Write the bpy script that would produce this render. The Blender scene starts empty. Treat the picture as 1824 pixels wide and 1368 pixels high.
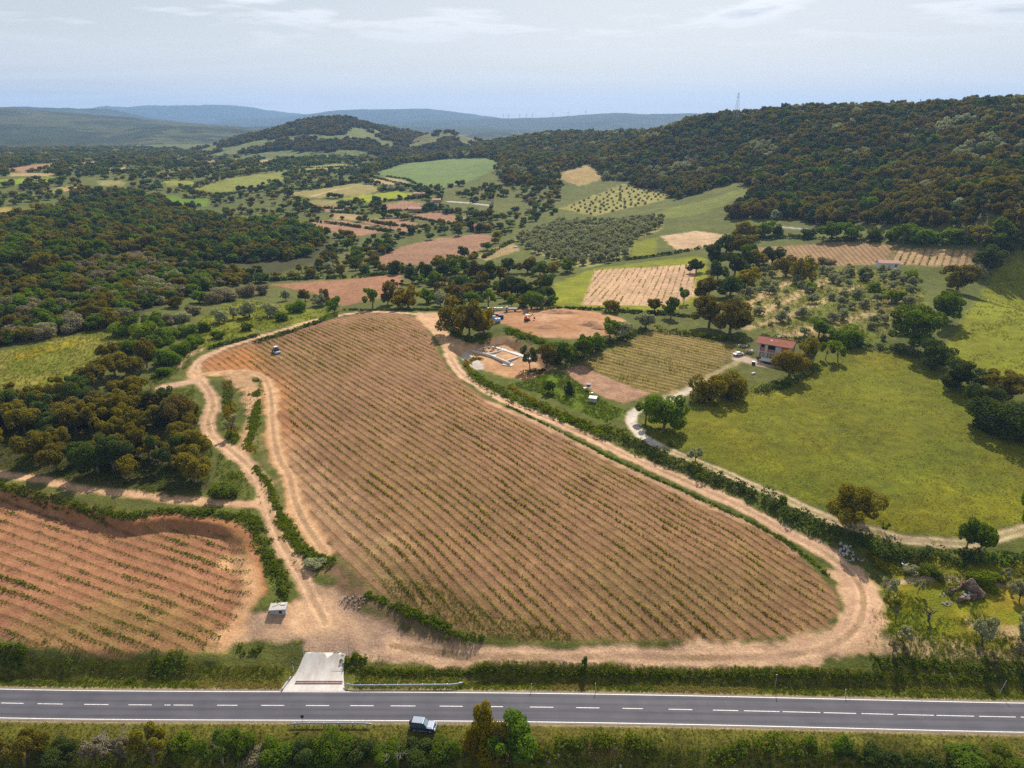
import bpy, bmesh, math, random
import numpy as np
from mathutils import Vector, Matrix

# ------------------------------------------------------------------ camera, sky, sun, exposure
scene = bpy.context.scene
COL = scene.collection
R = math.radians
CAM_H, PITCH, FPX, W0, H0 = 94.0, R(20.3), 1265.0, 1824.0, 1368.0
cam_data = bpy.data.cameras.new('camera')
cam = bpy.data.objects.new('camera', cam_data)
COL.objects.link(cam)
cam.location = (0, 0, CAM_H)
cam.rotation_euler = (math.pi / 2 - PITCH, 0, 0)
cam_data.sensor_fit = 'HORIZONTAL'
cam_data.sensor_width = 36.0
cam_data.lens = 36.0 * FPX / W0
cam_data.clip_start = 1.0
cam_data.clip_end = 60000.0
scene.camera = cam

SUN_EL, SUN_AZ = R(43.0), R(13.0)            # ahead of the camera, a little to its right
SUN_DIR = Vector((math.sin(SUN_AZ) * math.cos(SUN_EL), math.cos(SUN_AZ) * math.cos(SUN_EL), math.sin(SUN_EL)))
world = bpy.data.worlds.new('World')
scene.world = world
world.use_nodes = True
wn, wl = world.node_tree.nodes, world.node_tree.links
wn.clear()
w_out = wn.new('ShaderNodeOutputWorld')
w_bg = wn.new('ShaderNodeBackground')
w_bg.inputs['Strength'].default_value = 0.055
sky = wn.new('ShaderNodeTexSky')
sky.sky_type = 'NISHITA'
sky.sun_disc = False
sky.sun_elevation = SUN_EL
sky.sun_rotation = SUN_AZ
sky.altitude = 300
sky.air_density = 1.2
sky.dust_density = 2.0
tc = wn.new('ShaderNodeTexCoord')
sep = wn.new('ShaderNodeSeparateXYZ')
wl.new(tc.outputs['Generated'], sep.inputs[0])
def wmath(op, a, b=None, clamp=False):
    n = wn.new('ShaderNodeMath'); n.operation = op; n.use_clamp = clamp
    for i, v in enumerate((a, b)):
        if v is None: continue
        if isinstance(v, (int, float)): n.inputs[i].default_value = v
        else: wl.new(v, n.inputs[i])
    return n.outputs[0]
zz = wmath('ADD', wmath('MAXIMUM', sep.outputs['Z'], 0.0), 0.045)
cx = wmath('DIVIDE', sep.outputs['X'], zz)
cy = wmath('DIVIDE', sep.outputs['Y'], zz)
comb = wn.new('ShaderNodeCombineXYZ')
wl.new(cx, comb.inputs[0]); wl.new(cy, comb.inputs[1])
def wnoise(scale, detail, rough, offs, dist=0.0):
    m = wn.new('ShaderNodeMapping'); m.inputs['Location'].default_value = offs
    m.inputs['Scale'].default_value = scale
    wl.new(comb.outputs[0], m.inputs['Vector'])
    n = wn.new('ShaderNodeTexNoise'); n.inputs['Scale'].default_value = 1.0
    n.inputs['Detail'].default_value = detail; n.inputs['Roughness'].default_value = rough
    n.inputs['Distortion'].default_value = dist
    wl.new(m.outputs[0], n.inputs['Vector'])
    return n.outputs['Fac']
veil = wnoise((0.22, 0.42, 1), 5, 0.55, (3.1, 1.7, 0), 0.6)
puff = wnoise((0.9, 1.0, 1), 7, 0.55, (4.1, 1.15, 0), 0.25)
ramp = wn.new('ShaderNodeValToRGB')
ramp.color_ramp.elements[0].position = 0.30; ramp.color_ramp.elements[0].color = (0.72, 0.72, 0.72, 1)
ramp.color_ramp.elements[1].position = 0.62; ramp.color_ramp.elements[1].color = (0.97, 0.97, 0.97, 1)
wl.new(veil, ramp.inputs[0])
mix1 = wn.new('ShaderNodeMixRGB')
thick = wmath('SUBTRACT', 1.0, wmath('POWER', 2.718, wmath('DIVIDE', -0.17, wmath('ADD', wmath('MAXIMUM', sep.outputs['Z'], 0.0), 0.06))))   # a thin veil looks thicker towards the horizon
wl.new(wmath('MULTIPLY', ramp.outputs[0], thick), mix1.inputs[0]); wl.new(sky.outputs[0], mix1.inputs[1])
mix1.inputs[2].default_value = (12.4, 12.4, 12.6, 1)
pr = wn.new('ShaderNodeValToRGB')
pr.color_ramp.elements[0].position = 0.50; pr.color_ramp.elements[0].color = (0, 0, 0, 1)
pr.color_ramp.elements[1].position = 0.62; pr.color_ramp.elements[1].color = (1, 1, 1, 1)
wl.new(puff, pr.inputs[0])
pc = wn.new('ShaderNodeValToRGB')
pc.color_ramp.elements[0].position = 0.58; pc.color_ramp.elements[0].color = (15.5, 15.5, 15.6, 1)
pc.color_ramp.elements[1].position = 0.74; pc.color_ramp.elements[1].color = (7.6, 8.0, 8.8, 1)
wl.new(puff, pc.inputs[0])
mix2 = wn.new('ShaderNodeMixRGB')
wl.new(wmath('MULTIPLY', pr.outputs[0], wmath('MULTIPLY', wmath('SUBTRACT', sep.outputs['Z'], 0.075), 14.0, True)), mix2.inputs[0])   # puffs sink into the veil near the horizon
wl.new(mix1.outputs[0], mix2.inputs[1]); wl.new(pc.outputs[0], mix2.inputs[2])
wl.new(mix2.outputs[0], w_bg.inputs['Color'])
wl.new(w_bg.outputs[0], w_out.inputs['Surface'])

sun_data = bpy.data.lights.new('sun', 'SUN')
sun_data.energy = 5.0
sun_data.angle = R(0.8)
sun_data.color = (1.0, 0.925, 0.81)
sun = bpy.data.objects.new('sun', sun_data)
COL.objects.link(sun)
sun.rotation_euler = SUN_DIR.to_track_quat('Z', 'Y').to_euler()
sun.location = (0, 0, 400)

scene.view_settings.view_transform = 'Standard'
scene.view_settings.look = 'None'
scene.view_settings.exposure = 0.45
scene.view_settings.gamma = 1.0
scene.view_settings.use_curve_mapping = False
scene.render.engine = 'CYCLES'
scene.cycles.max_bounces = 4
scene.cycles.diffuse_bounces = 2
scene.cycles.glossy_bounces = 2
scene.cycles.transmission_bounces = 3
scene.cycles.transparent_max_bounces = 4
scene.cycles.volume_bounces = 0
scene.cycles.caustics_reflective = False
scene.cycles.caustics_refractive = False
scene.cycles.use_adaptive_sampling = False
scene.cycles.use_denoising = False
try:
    scene.cycles.denoiser = 'OPENIMAGEDENOISE'
    scene.cycles.denoising_prefilter = 'ACCURATE'
except Exception:
    pass

rng = np.random.default_rng(7)
random.seed(7)

# ------------------------------------------------------------------ helpers: noise, materials, meshes
def _h(ix, iy, seed):
    h = (ix.astype(np.int64) * 374761393 + iy.astype(np.int64) * 668265263 + seed * 982451653) & 0xFFFFFFFF
    h = ((h ^ (h >> 13)) * 1274126177) & 0xFFFFFFFF
    return ((h ^ (h >> 16)) & 0xFFFF) / 65535.0
def vnoise(x, y, seed=0):
    ix, iy = np.floor(x), np.floor(y)
    fx, fy = x - ix, y - iy
    fx, fy = fx * fx * (3 - 2 * fx), fy * fy * (3 - 2 * fy)
    ix, iy = ix.astype(np.int64), iy.astype(np.int64)
    a, b = _h(ix, iy, seed), _h(ix + 1, iy, seed)
    c, d = _h(ix, iy + 1, seed), _h(ix + 1, iy + 1, seed)
    return (a + (b - a) * fx) * (1 - fy) + (c + (d - c) * fx) * fy
def fbm(x, y, size, octv=3, seed=0):
    s, amp, tot = 0.0, 1.0, 0.0
    for o in range(octv):
        s = s + amp * (vnoise(x / size * 2 ** o + 17.3 * o, y / size * 2 ** o - 9.1 * o, seed + o) - 0.5)
        tot += amp; amp *= 0.55
    return s / tot * 2.0                      # about -1 .. 1
def sstep(a, b, x):
    t = np.clip((x - a) / (b - a), 0, 1)
    return t * t * (3 - 2 * t)

def mk_mesh(name, verts, faces, mat=None, smooth=False):
    """verts (n,3); faces (m,k) equal-size, or list of arrays"""
    me = bpy.data.meshes.new(name)
    v = np.asarray(verts, dtype=np.float32)
    if not isinstance(faces, list): faces = [faces]
    faces = [np.asarray(f, dtype=np.int32) for f in faces if len(f)]
    me.vertices.add(len(v)); me.vertices.foreach_set('co', v.ravel())
    nl = sum(f.size for f in faces); nf = sum(len(f) for f in faces)
    me.loops.add(nl); me.polygons.add(nf)
    me.loops.foreach_set('vertex_index', np.concatenate([f.ravel() for f in faces]))
    tot = np.concatenate([np.full(len(f), f.shape[1], dtype=np.int32) for f in faces])
    st = np.concatenate([[0], np.cumsum(tot)[:-1]]).astype(np.int32)
    me.polygons.foreach_set('loop_start', st)
    try: me.polygons.foreach_set('loop_total', tot)
    except Exception: pass
    if smooth: me.polygons.foreach_set('use_smooth', np.ones(nf, dtype=bool))
    if mat: me.materials.append(mat)
    me.update(calc_edges=True)
    return me
def fattr(me, name, arr, typ='FLOAT'):
    a = me.attributes.new(name, typ, 'POINT')
    key = {'FLOAT': 'value', 'FLOAT_COLOR': 'color', 'FLOAT_VECTOR': 'vector'}[typ]
    a.data.foreach_set(key, np.asarray(arr, dtype=np.float32).ravel())
def link(name, data, parent=None, loc=None, rot=None, scale=None):
    o = bpy.data.objects.new(name, data)
    COL.objects.link(o)
    if parent is not None: o.parent = parent
    if loc is not None: o.location = loc
    if rot is not None: o.rotation_euler = rot
    if scale is not None: o.scale = scale
    return o
def tag(o, label=None, cat=None, group=None, kind=None):
    if label: o['label'] = label
    if cat: o['category'] = cat
    if group: o['group'] = group
    if kind: o['kind'] = kind
    return o

class NT:
    def __init__(s, name):
        s.m = bpy.data.materials.new(name); s.m.use_nodes = True
        s.n, s.l = s.m.node_tree.nodes, s.m.node_tree.links
        s.n.clear(); s.out = s.n.new('ShaderNodeOutputMaterial')
    def new(s, t, **kw):
        n = s.n.new(t)
        for k, v in kw.items(): setattr(n, k, v)
        return n
    def set(s, inp, v):
        if hasattr(v, 'is_output') or isinstance(v, bpy.types.NodeSocket): s.l.new(v, inp)
        else: inp.default_value = v
    def math(s, op, a, b=0.0, clamp=False):
        n = s.new('ShaderNodeMath', operation=op, use_clamp=clamp)
        s.set(n.inputs[0], a); s.set(n.inputs[1], b); return n.outputs[0]
    def mix(s, f, a, b, mode='MIX'):
        n = s.new('ShaderNodeMixRGB', blend_type=mode)
        s.set(n.inputs[0], f); s.set(n.inputs[1], a); s.set(n.inputs[2], b); return n.outputs[0]
    def noise(s, vec, scale, detail=4.0, rough=0.55):
        n = s.new('ShaderNodeTexNoise'); n.inputs['Scale'].default_value = scale
        n.inputs['Detail'].default_value = detail; n.inputs['Roughness'].default_value = rough
        if vec is not None: s.l.new(vec, n.inputs['Vector'])
        return n.outputs['Fac']
    def ramp(s, f, stops):
        n = s.new('ShaderNodeValToRGB'); e = n.color_ramp.elements
        while len(e) < len(stops): e.new(0.5)
        for i, (p, c) in enumerate(stops):
            e[i].position = p
            e[i].color = (*c, 1) if not isinstance(c, (int, float)) else (c, c, c, 1)
        s.set(n.inputs[0], f); return n.outputs[0]
    def attr(s, name):
        n = s.new('ShaderNodeAttribute', attribute_name=name); return n
    def pos(s): return s.new('ShaderNodeNewGeometry').outputs['Position']
    def principled(s, color, rough=0.8, metal=0.0, bump=None, bdist=0.05, spec=0.3):
        b = s.new('ShaderNodeBsdfPrincipled')
        s.set(b.inputs['Base Color'], color); s.set(b.inputs['Roughness'], rough)
        s.set(b.inputs['Metallic'], metal)
        if 'Specular IOR Level' in b.inputs: b.inputs['Specular IOR Level'].default_value = spec
        if bump is not None:
            bn = s.new('ShaderNodeBump'); bn.inputs['Strength'].default_value = 1.0
            bn.inputs['Distance'].default_value = bdist
            s.set(bn.inputs['Height'], bump); s.l.new(bn.outputs[0], b.inputs['Normal'])
        s.l.new(b.outputs[0], s.out.inputs['Surface'])
        return s.m
def c4(c): return (c[0], c[1], c[2], 1.0)
_mats = {}
def plain(name, c, rough=0.7, metal=0.0, var=0.25, scale=1.5, spec=0.3, bump=0.0):
    """object paint / stone / concrete with grain and wear"""
    if name in _mats: return _mats[name]
    t = NT(name)
    tcn = t.new('ShaderNodeTexCoord').outputs['Object']
    n1 = t.noise(tcn, scale, 5.0, 0.6); n2 = t.noise(tcn, scale * 9, 3.0)
    f = t.math('ADD', t.math('MULTIPLY', n1, 0.7), t.math('MULTIPLY', n2, 0.3))
    lo = tuple(x * (1 - var) for x in c); hi = tuple(min(1, x * (1 + var)) for x in c)
    col = t.ramp(f, [(0.3, lo), (0.7, hi)])
    _mats[name] = t.principled(col, rough, metal, bump=(n2 if bump else None), bdist=bump or 0.01, spec=spec)
    return _mats[name]

# ------------------------------------------------------------------ terrain
def ray(px, py):
    X = (np.asarray(px, float) - W0 / 2) / FPX
    Y = -(np.asarray(py, float) - H0 / 2) / FPX
    dx = X
    dy = math.cos(PITCH) + Y * math.sin(PITCH)
    dz = -math.sin(PITCH) + Y * math.cos(PITCH)
    hl = np.hypot(dx, dy)
    return dx / hl, dy / hl, dz / hl          # per metre of horizontal range
CTRL = [  # px, py, 'z' or 'r', value
    (0,1368,'z',-3.5),(450,1368,'z',-3.5),(912,1368,'z',-3.5),(1400,1368,'z',-3),(1824,1368,'z',-2.5),
    (-250,1260,'z',0),(0,1178,'z',4.6),(300,1182,'z',4.0),(560,1182,'z',2.9),(640,1182,'z',1.7),(800,1182,'z',1.6),(1200,1182,'z',1.7),(1600,1186,'z',1.8),(1824,1190,'z',1.9),
    (0,1000,'z',8.0),(200,1000,'z',7.6),(430,1000,'z',7.0),(0,1110,'z',6.4),(250,1110,'z',6.0),(470,1110,'z',4.6),
    (0,860,'z',11.5),(250,885,'z',10.5),(450,905,'z',9.2),
    (600,1140,'z',3.6),(560,1060,'z',4.6),(500,960,'z',7.0),(455,850,'z',9.6),(375,740,'z',12.0),(350,660,'z',13.4),
    (700,1010,'z',8.0),(900,1130,'z',4.2),(1200,1140,'z',3.5),(1430,1125,'z',3.8),(1540,1080,'z',4.0),(1400,1165,'z',2.7),(1000,1168,'z',2.6),
    (700,850,'z',11.5),(900,950,'z',9.2),(1100,1000,'z',8.0),(1300,1000,'z',7.2),(900,800,'z',12.5),(1150,860,'z',9.8),(600,700,'z',14.0),
    (780,700,'z',14.0),(1000,760,'z',11.4),(1250,870,'z',8.8),(1400,950,'z',6.8),(1490,1000,'z',5.6),
    (430,640,'z',14.6),(560,590,'z',15.5),(700,562,'z',15.6),(770,580,'z',15.4),(800,640,'z',14.2),
    (870,640,'z',14.0),(950,575,'z',17.6),(1060,580,'z',17.4),(1120,760,'z',11.2),(1237,820,'z',10.8),(1342,865,'z',10.2),(1500,932,'z',8.8),(1640,963,'z',8.0),(1824,945,'z',8.2),
    (1600,1000,'z',4.8),(1700,1080,'z',4.4),(1824,1080,'z',4.8),(1824,1160,'z',3.4),(1600,1160,'z',3.2),
    (1100,690,'z',12.6),(1200,640,'z',14.6),(1300,690,'z',12.4),(1500,800,'z',10.4),(1500,680,'z',12.6),(1824,850,'z',9.6),(1824,720,'z',13.5),(1370,632,'z',14.6),
    (1700,620,'z',16.5),(1824,560,'z',21),(1500,540,'z',19),(1300,560,'z',17),(1600,470,'z',22),(1824,450,'z',27),
    (100,760,'z',12.5),(250,790,'z',12.0),(0,700,'z',14),(100,640,'z',14.5),(220,590,'z',15),(0,590,'z',17),
    (420,560,'z',14.5),(560,545,'z',13.5),(600,515,'z',10.5),(700,495,'z',10),(480,470,'z',9.5),(300,500,'z',13),(150,500,'z',19),(0,500,'z',22),
    (900,520,'z',12.0),(1140,505,'z',14.5),(1250,470,'z',17),(780,445,'z',9),(900,430,'z',11),(1050,420,'z',14),(1230,425,'z',19),
    (400,430,'z',10),(200,430,'z',19),(0,430,'z',24),(600,400,'z',11),(800,385,'z',13),(150,370,'z',21),(350,365,'z',14),
    (1452,406,'r',535),(1700,425,'r',470),(1824,400,'r',480),(1280,370,'r',620),(1330,330,'r',690),(1180,385,'r',600),
    (1100,350,'r',760),(1040,305,'r',900),(800,305,'r',1020),(740,345,'r',800),(600,350,'r',790),(880,285,'r',1080),
    (560,310,'r',1040),(450,325,'r',930),(300,325,'r',930),(100,320,'r',960),(0,330,'r',930),
    (0,275,'r',1800),(200,278,'r',1700),(400,285,'r',1450),(600,285,'r',1350),(700,290,'r',1250),
    (1824,187,'r',900),(1700,195,'r',900),(1550,203,'r',920),(1400,211,'r',950),(1240,220,'r',1060),
    (1824,300,'r',640),(1600,300,'r',700),(1450,280,'r',780),(1300,270,'r',900),(1200,300,'r',900),(1250,240,'r',1000),
    (1130,244,'r',1300),(1040,246,'r',1360),(950,247,'r',1400),(860,266,'r',1430),(760,283,'r',1420),(950,280,'r',1200),(1100,262,'r',1150),
]
EXTRA = [  # bearing deg, range, z
    (-57,40,-6),(0,40,-6),(57,40,-6),(-57,90,1),(57,90,1),(-57,150,8),(57,150,6),(57,250,14),(-57,250,15),(-57,500,24),(57,400,26),(57,700,75),
    (57,1000,125),(45,1000,112),(45,1400,70),(30,1300,55),(20,1500,50),(10,1800,60),(0,1900,45),(-10,2200,28),(-20,2400,26),(-35,2400,28),(-57,1200,30),(-57,2400,30),
    (57,2400,60),(45,2400,60),(30,2400,50),(10,2600,40),
]
_c = np.array([(c[0], c[1]) for c in CTRL], float)
_dx, _dy, _dz = ray(_c[:, 0], _c[:, 1])
_r = np.array([(c[3] if c[2] == 'r' else (c[3] - CAM_H) / _dz[i]) for i, c in enumerate(CTRL)])
_z = CAM_H + _r * _dz
_th = np.arctan2(_dx, _dy)
_e = np.array(EXTRA, float)
_th = np.concatenate([_th, np.radians(_e[:, 0])]); _r = np.concatenate([_r, _e[:, 1]]); _z = np.concatenate([_z, _e[:, 2]])
def _uv(th, r): return th * 1.7, np.log(r)
_cu, _cv = _uv(_th, _r)
def _phi(d2): return 0.5 * d2 * np.log(d2 + 1e-9)
_n = len(_cu)
_K = _phi((_cu[:, None] - _cu[None]) ** 2 + (_cv[:, None] - _cv[None]) ** 2) + np.eye(_n) * 2e-4
_P = np.stack([np.ones(_n), _cu, _cv], 1)
_A = np.block([[_K, _P], [_P.T, np.zeros((3, 3))]])
_w = np.linalg.solve(_A, np.concatenate([_z, np.zeros(3)]))
def tps(x, y):
    sh = np.shape(x); x = np.ravel(x); y = np.ravel(y)
    r = np.hypot(x, y); th = np.clip(np.arctan2(x, y), R(-60), R(60))
    u, v = _uv(th, np.clip(r, 40, 2600))
    out = np.empty(len(x))
    for a in range(0, len(x), 60000):
        b = a + 60000
        d2 = (u[a:b, None] - _cu[None]) ** 2 + (v[a:b, None] - _cv[None]) ** 2
        out[a:b] = _phi(d2) @ _w[:_n] + _w[_n] + _w[_n + 1] * u[a:b] + _w[_n + 2] * v[a:b]
    k = sstep(2000, 2800, r)
    out = out * (1 - k) + (24 - 0.0012 * np.maximum(r - 2600, 0)) * k
    return out.reshape(sh)
def march(px, py, Hf, t0=60.0, t1=4500.0, n=420):
    px, py = np.atleast_1d(np.asarray(px, float)), np.atleast_1d(np.asarray(py, float))
    dx, dy, dz = ray(px, py)
    ts = np.geomspace(t0, t1, n)
    T = ts[None, :]
    below = CAM_H + dz[:, None] * T < Hf(dx[:, None] * T, dy[:, None] * T)
    hit = below.any(1); k = np.where(hit, below.argmax(1), n - 1)
    lo = ts[np.maximum(k - 1, 0)]; hi = ts[k]
    for _ in range(26):
        m = 0.5 * (lo + hi)
        b = CAM_H + dz * m < Hf(dx * m, dy * m)
        hi = np.where(b, m, hi); lo = np.where(b, lo, m)
    return np.stack([dx * hi, dy * hi, Hf(dx * hi, dy * hi)], 1)
def at0(pts):
    p = np.array(pts, float)
    return march(p[:, 0], p[:, 1], tps)[:, :2]
def flat0(pts):                               # the road is level: read its line off the z = 0 plane
    p = np.array(pts, float); dx, dy, dz = ray(p[:, 0], p[:, 1]); t = -CAM_H / dz
    return np.stack([dx * t, dy * t], 1)
_rc = flat0([(-200,1246),(0,1251),(150,1255),(300,1257),(600,1257.5),(900,1259),(1200,1263),(1400,1268),(1600,1274),(1824,1277.5),(2000,1280)])
_rp = np.polyfit(_rc[:, 0], _rc[:, 1], 4)
def road_y(x): return np.polyval(_rp, np.clip(x, -125, 125))
def road_n(x, y): return y - road_y(x)        # signed offset from the centre line, + = far side
def seg_dist(x, y, P, closed=False):
    """distance to a polyline, and arc position"""
    P = np.asarray(P, float); Q = np.roll(P, -1, 0) if closed else P[1:]
    A = P if closed else P[:-1]
    best = np.full(np.shape(x), 1e9); arc = np.zeros(np.shape(x)); s0 = 0.0
    for a, b in zip(A, Q):
        d = b - a; L2 = max(d @ d, 1e-9)
        t = np.clip(((x - a[0]) * d[0] + (y - a[1]) * d[1]) / L2, 0, 1)
        q = np.hypot(x - a[0] - t * d[0], y - a[1] - t * d[1])
        m = q < best
        best = np.where(m, q, best); arc = np.where(m, s0 + t * math.sqrt(L2), arc)
        s0 += math.sqrt(L2)
    return best, arc
def inside(x, y, P):
    P = np.asarray(P, float); c = np.zeros(np.shape(x), bool)
    for (x0, y0), (x1, y1) in zip(P, np.roll(P, -1, 0)):
        if y0 == y1: continue
        m = (y0 > y) != (y1 > y)
        c ^= m & (x < (x1 - x0) * (y - y0) / (y1 - y0) + x0)
    return c
def sd_poly(x, y, P):
    d, _ = seg_dist(x, y, P, True)
    return np.where(inside(x, y, P), d, -d)

# features cut into the ground (outlines read off the ground, then kept in metres)
FIELD_LL = at0([(-150,852),(0,872),(60,884),(140,908),(235,930),(300,922),(400,935),(440,955),(455,1010),(462,1060),(500,1108),(540,1135),(560,1290),(0,1290),(-250,1290)])
PIT = at0([(800,622),(868,602),(905,600),(960,628),(985,655),(940,678),(890,672),(850,655)])
APRON = at0([(545,1040),(600,1040),(640,1075),(720,1105),(790,1135),(860,1150),(860,1290),(480,1290),(470,1110),(500,1085)])
def H(x, y):
    z = tps(x, y)
    r = np.hypot(x, y)
    near = r < 420
    if near.any():
        xn, yn = x[near], y[near]; zn = z[near].copy()
        s = sd_poly(xn, yn, FIELD_LL) + 0.5 * fbm(xn, yn, 6, 2, 3)
        wd = 1.0 + 3.4 * sstep(-68, -52, xn); zn -= 2.1 * sstep(-0.3, 1.7, s / wd)
        s = sd_poly(xn, yn, PIT)
        zn -= 2.6 * sstep(-0.5, 2.0, s)
        s = sd_poly(xn, yn, APRON) + 0.4 * fbm(xn, yn, 5, 2, 4)
        zn -= 0.8 * sstep(-1.4, 3.4, s)
        zn += (0.22 * fbm(xn, yn, 9, 3, 11) + 0.10 * fbm(xn, yn, 1.6, 2, 12)) * (1 - np.exp(-((xn + 34.6) / 6.2) ** 4 - np.maximum(0, (road_n(xn, yn) - 14) / 6) ** 2))
        n = road_n(xn, yn)
        drive = np.exp(-((xn + 34.6) / 6.2) ** 4)          # the concrete ramp up to the vineyard
        t0 = 5.0 - 0.7 * drive; t1 = 8.1 + 7.6 * drive + 1.9 * sstep(-44, -52, xn)
        zn = zn * sstep(t0, t1, n) * (n > 0) + zn * sstep(-5.5, -13, n) * (n <= 0)
        zn += np.where((n > 5.5) & (n < 8.5), 0.25 * fbm(xn, yn, 2.5, 2, 13), 0) * (1 - drive)
        zn -= 0.03 * (np.abs(n) < 3.8)
        z = z.copy(); z[near] = zn
    z = z + np.where(r > 420, np.clip((r - 420) / 900, 0, 1) * 2.5 * fbm(x, y, 140, 3, 21), 0)
    return z
TH0, TH1, DTH = R(-58), R(58), 0.00245
ths = np.arange(TH0, TH1 + DTH, DTH)
rs = [42.0]
while rs[-1] < 2600:
    r_ = rs[-1]
    rs.append(r_ + (1.2 if r_ < 78 else max(0.2, min(r_ * r_ * 2.4e-5, r_ * 0.0062))))
while rs[-1] < 12600: rs.append(rs[-1] * 1.05)
rs = np.array(rs)
NT_, NR_ = len(ths), len(rs)
RR, TT = np.meshgrid(rs, ths, indexing='ij')
GX, GY = RR * np.sin(TT), RR * np.cos(TT)
GZ = H(GX.ravel(), GY.ravel()).reshape(GX.shape)
def HG(x, y):
    sh = np.shape(x); x = np.ravel(x); y = np.ravel(y)
    r = np.clip(np.hypot(x, y), rs[0], rs[-2]); th = np.clip(np.arctan2(x, y), ths[0], ths[-2])
    i = np.clip(np.searchsorted(rs, r) - 1, 0, NR_ - 2); fi = (r - rs[i]) / (rs[i + 1] - rs[i])
    jf = (th - TH0) / DTH; j = np.clip(jf.astype(int), 0, NT_ - 2); fj = jf - j
    z = (GZ[i, j] * (1 - fj) + GZ[i, j + 1] * fj) * (1 - fi) + (GZ[i + 1, j] * (1 - fj) + GZ[i + 1, j + 1] * fj) * fi
    return z.reshape(sh)
def at(pts):
    p = np.array(pts, float)
    if p.ndim == 1: p = p[None]
    return march(p[:, 0], p[:, 1], HG)
def pxm(P):                                   # photo pixels per metre at a point
    P = np.atleast_2d(P)
    return FPX / (P[:, 1] * math.cos(PITCH) - (P[:, 2] - CAM_H) * math.sin(PITCH))

# ---- land cover: base colours and row directions carried by the ground's vertices
NV = GX.size
vx, vy, vz = GX.ravel(), GY.ravel(), GZ.ravel()
vr = RR.ravel()
big = fbm(vx, vy, 60, 3, 31); med = fbm(vx, vy, 12, 3, 32); fin = fbm(vx, vy, 2.2, 2, 33); far_ = fbm(vx, vy, 240, 3, 34)
def lerp(a, b, w): return a + (b - a) * w[:, None]
VC = np.array([0.085, 0.098, 0.026])[None] * np.ones((NV, 1))
VC = lerp(VC, np.array([0.125, 0.118, 0.042])[None] * np.ones((NV, 1)), np.clip(0.25 + 0.5 * med + 0.3 * big, 0, 1))
VC *= (1 + 0.18 * fin)[:, None]
ROW = np.zeros((NV, 3)); AUX = np.zeros((NV, 3)); AUX[:, 0] = 1.0     # AUX: grass, bare soil, hard track
VID = np.zeros(NV, np.int32); IDS = ['ground']; IDLAB = {}
def paint(P, col, soft=1.0, wob=0.6, var=0.18, col2=None, pat=None, aux=(1, 0, 0), rows=None, name=None, label=None, cover=1.0, width=None, fade=None, line=None):
    global VC, ROW, AUX
    P = np.asarray(P, float)[:, :2]
    mg = (width or 0) + 6
    lo, hi = P.min(0) - mg, P.max(0) + mg
    idx = np.nonzero((vx > lo[0]) & (vx < hi[0]) & (vy > lo[1]) & (vy < hi[1]))[0]
    if not len(idx): return
    x, y = vx[idx], vy[idx]
    if width is not None:
        d, arc = seg_dist(x, y, P); s = width / 2 - d
    else:
        s = sd_poly(x, y, P); d = arc = None
    s = s + wob * fin[idx] + wob * 0.8 * med[idx]
    w = np.clip(0.5 + s / soft, 0, 1) * cover
    if fade is not None: w = w * np.clip(0.5 + fade * (0.6 * med[idx] + 0.8 * fin[idx]) + 0.5, 0, 1)
    m = w > 0.003
    idx, x, y, w = idx[m], x[m], y[m], w[m]
    c = np.array(col)[None] * (1 + var * (0.6 * med[idx] + 0.5 * fin[idx] + 0.5 * big[idx]))[:, None]
    if col2 is not None:
        k = np.clip((pat(x, y) if pat else 0.5 + 0.9 * med[idx]), 0, 1)
        c = lerp(c, np.array(col2)[None] * (1 + var * fin[idx])[:, None], k)
    if line is not None:                      # wheel ruts: (half gauge, rut width, rut colour, middle colour)
        dd = d[m]
        k = np.exp(-((dd - line[0]) / line[1]) ** 2) * (0.75 + 0.4 * fin[idx])
        c = lerp(c, np.array(line[2])[None] * np.ones((len(idx), 1)), np.clip(k, 0, 1))
        if line[3] is not None:
            k = (dd < line[0] - line[1]) * np.clip(0.55 + 0.9 * med[idx] + 0.5 * fin[idx], 0, 1)
            c = lerp(c, np.array(line[3])[None] * np.ones((len(idx), 1)), k)
    VC[idx] = lerp(VC[idx], c, w)
    AUX[idx] = lerp(AUX[idx], np.array(aux, float)[None] * np.ones((len(idx), 1)), w)
    if rows is not None:
        a, sp, st, gr = rows
        u = (x * -math.sin(R(a)) + y * math.cos(R(a))) / sp
        ROW[idx, 0] = u; ROW[idx, 1] = ROW[idx, 1] * (1 - w) + st * w; ROW[idx, 2] = ROW[idx, 2] * (1 - w) + gr * w
    else:
        ROW[idx, 1] *= 1 - w; ROW[idx, 2] *= 1 - w
    if name:
        if name not in IDS: IDS.append(name)
        VID[idx[w > 0.5]] = IDS.index(name)
        if label: IDLAB[name] = label
def A2(p): return at(p)[:, :2]

SOIL = (0.262, 0.146, 0.090); SOILR = (0.36, 0.165, 0.075); SAND = (0.43, 0.285, 0.195); PALE = (0.45, 0.33, 0.24)
FBR = (0.30, 0.175, 0.115); FTAN = (0.34, 0.25, 0.13); GRN = (0.10, 0.125, 0.025); MEAD = (0.118, 0.128, 0.019); YEL = (0.30, 0.24, 0.02)
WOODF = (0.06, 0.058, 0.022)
MDIR = -50.0

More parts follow.
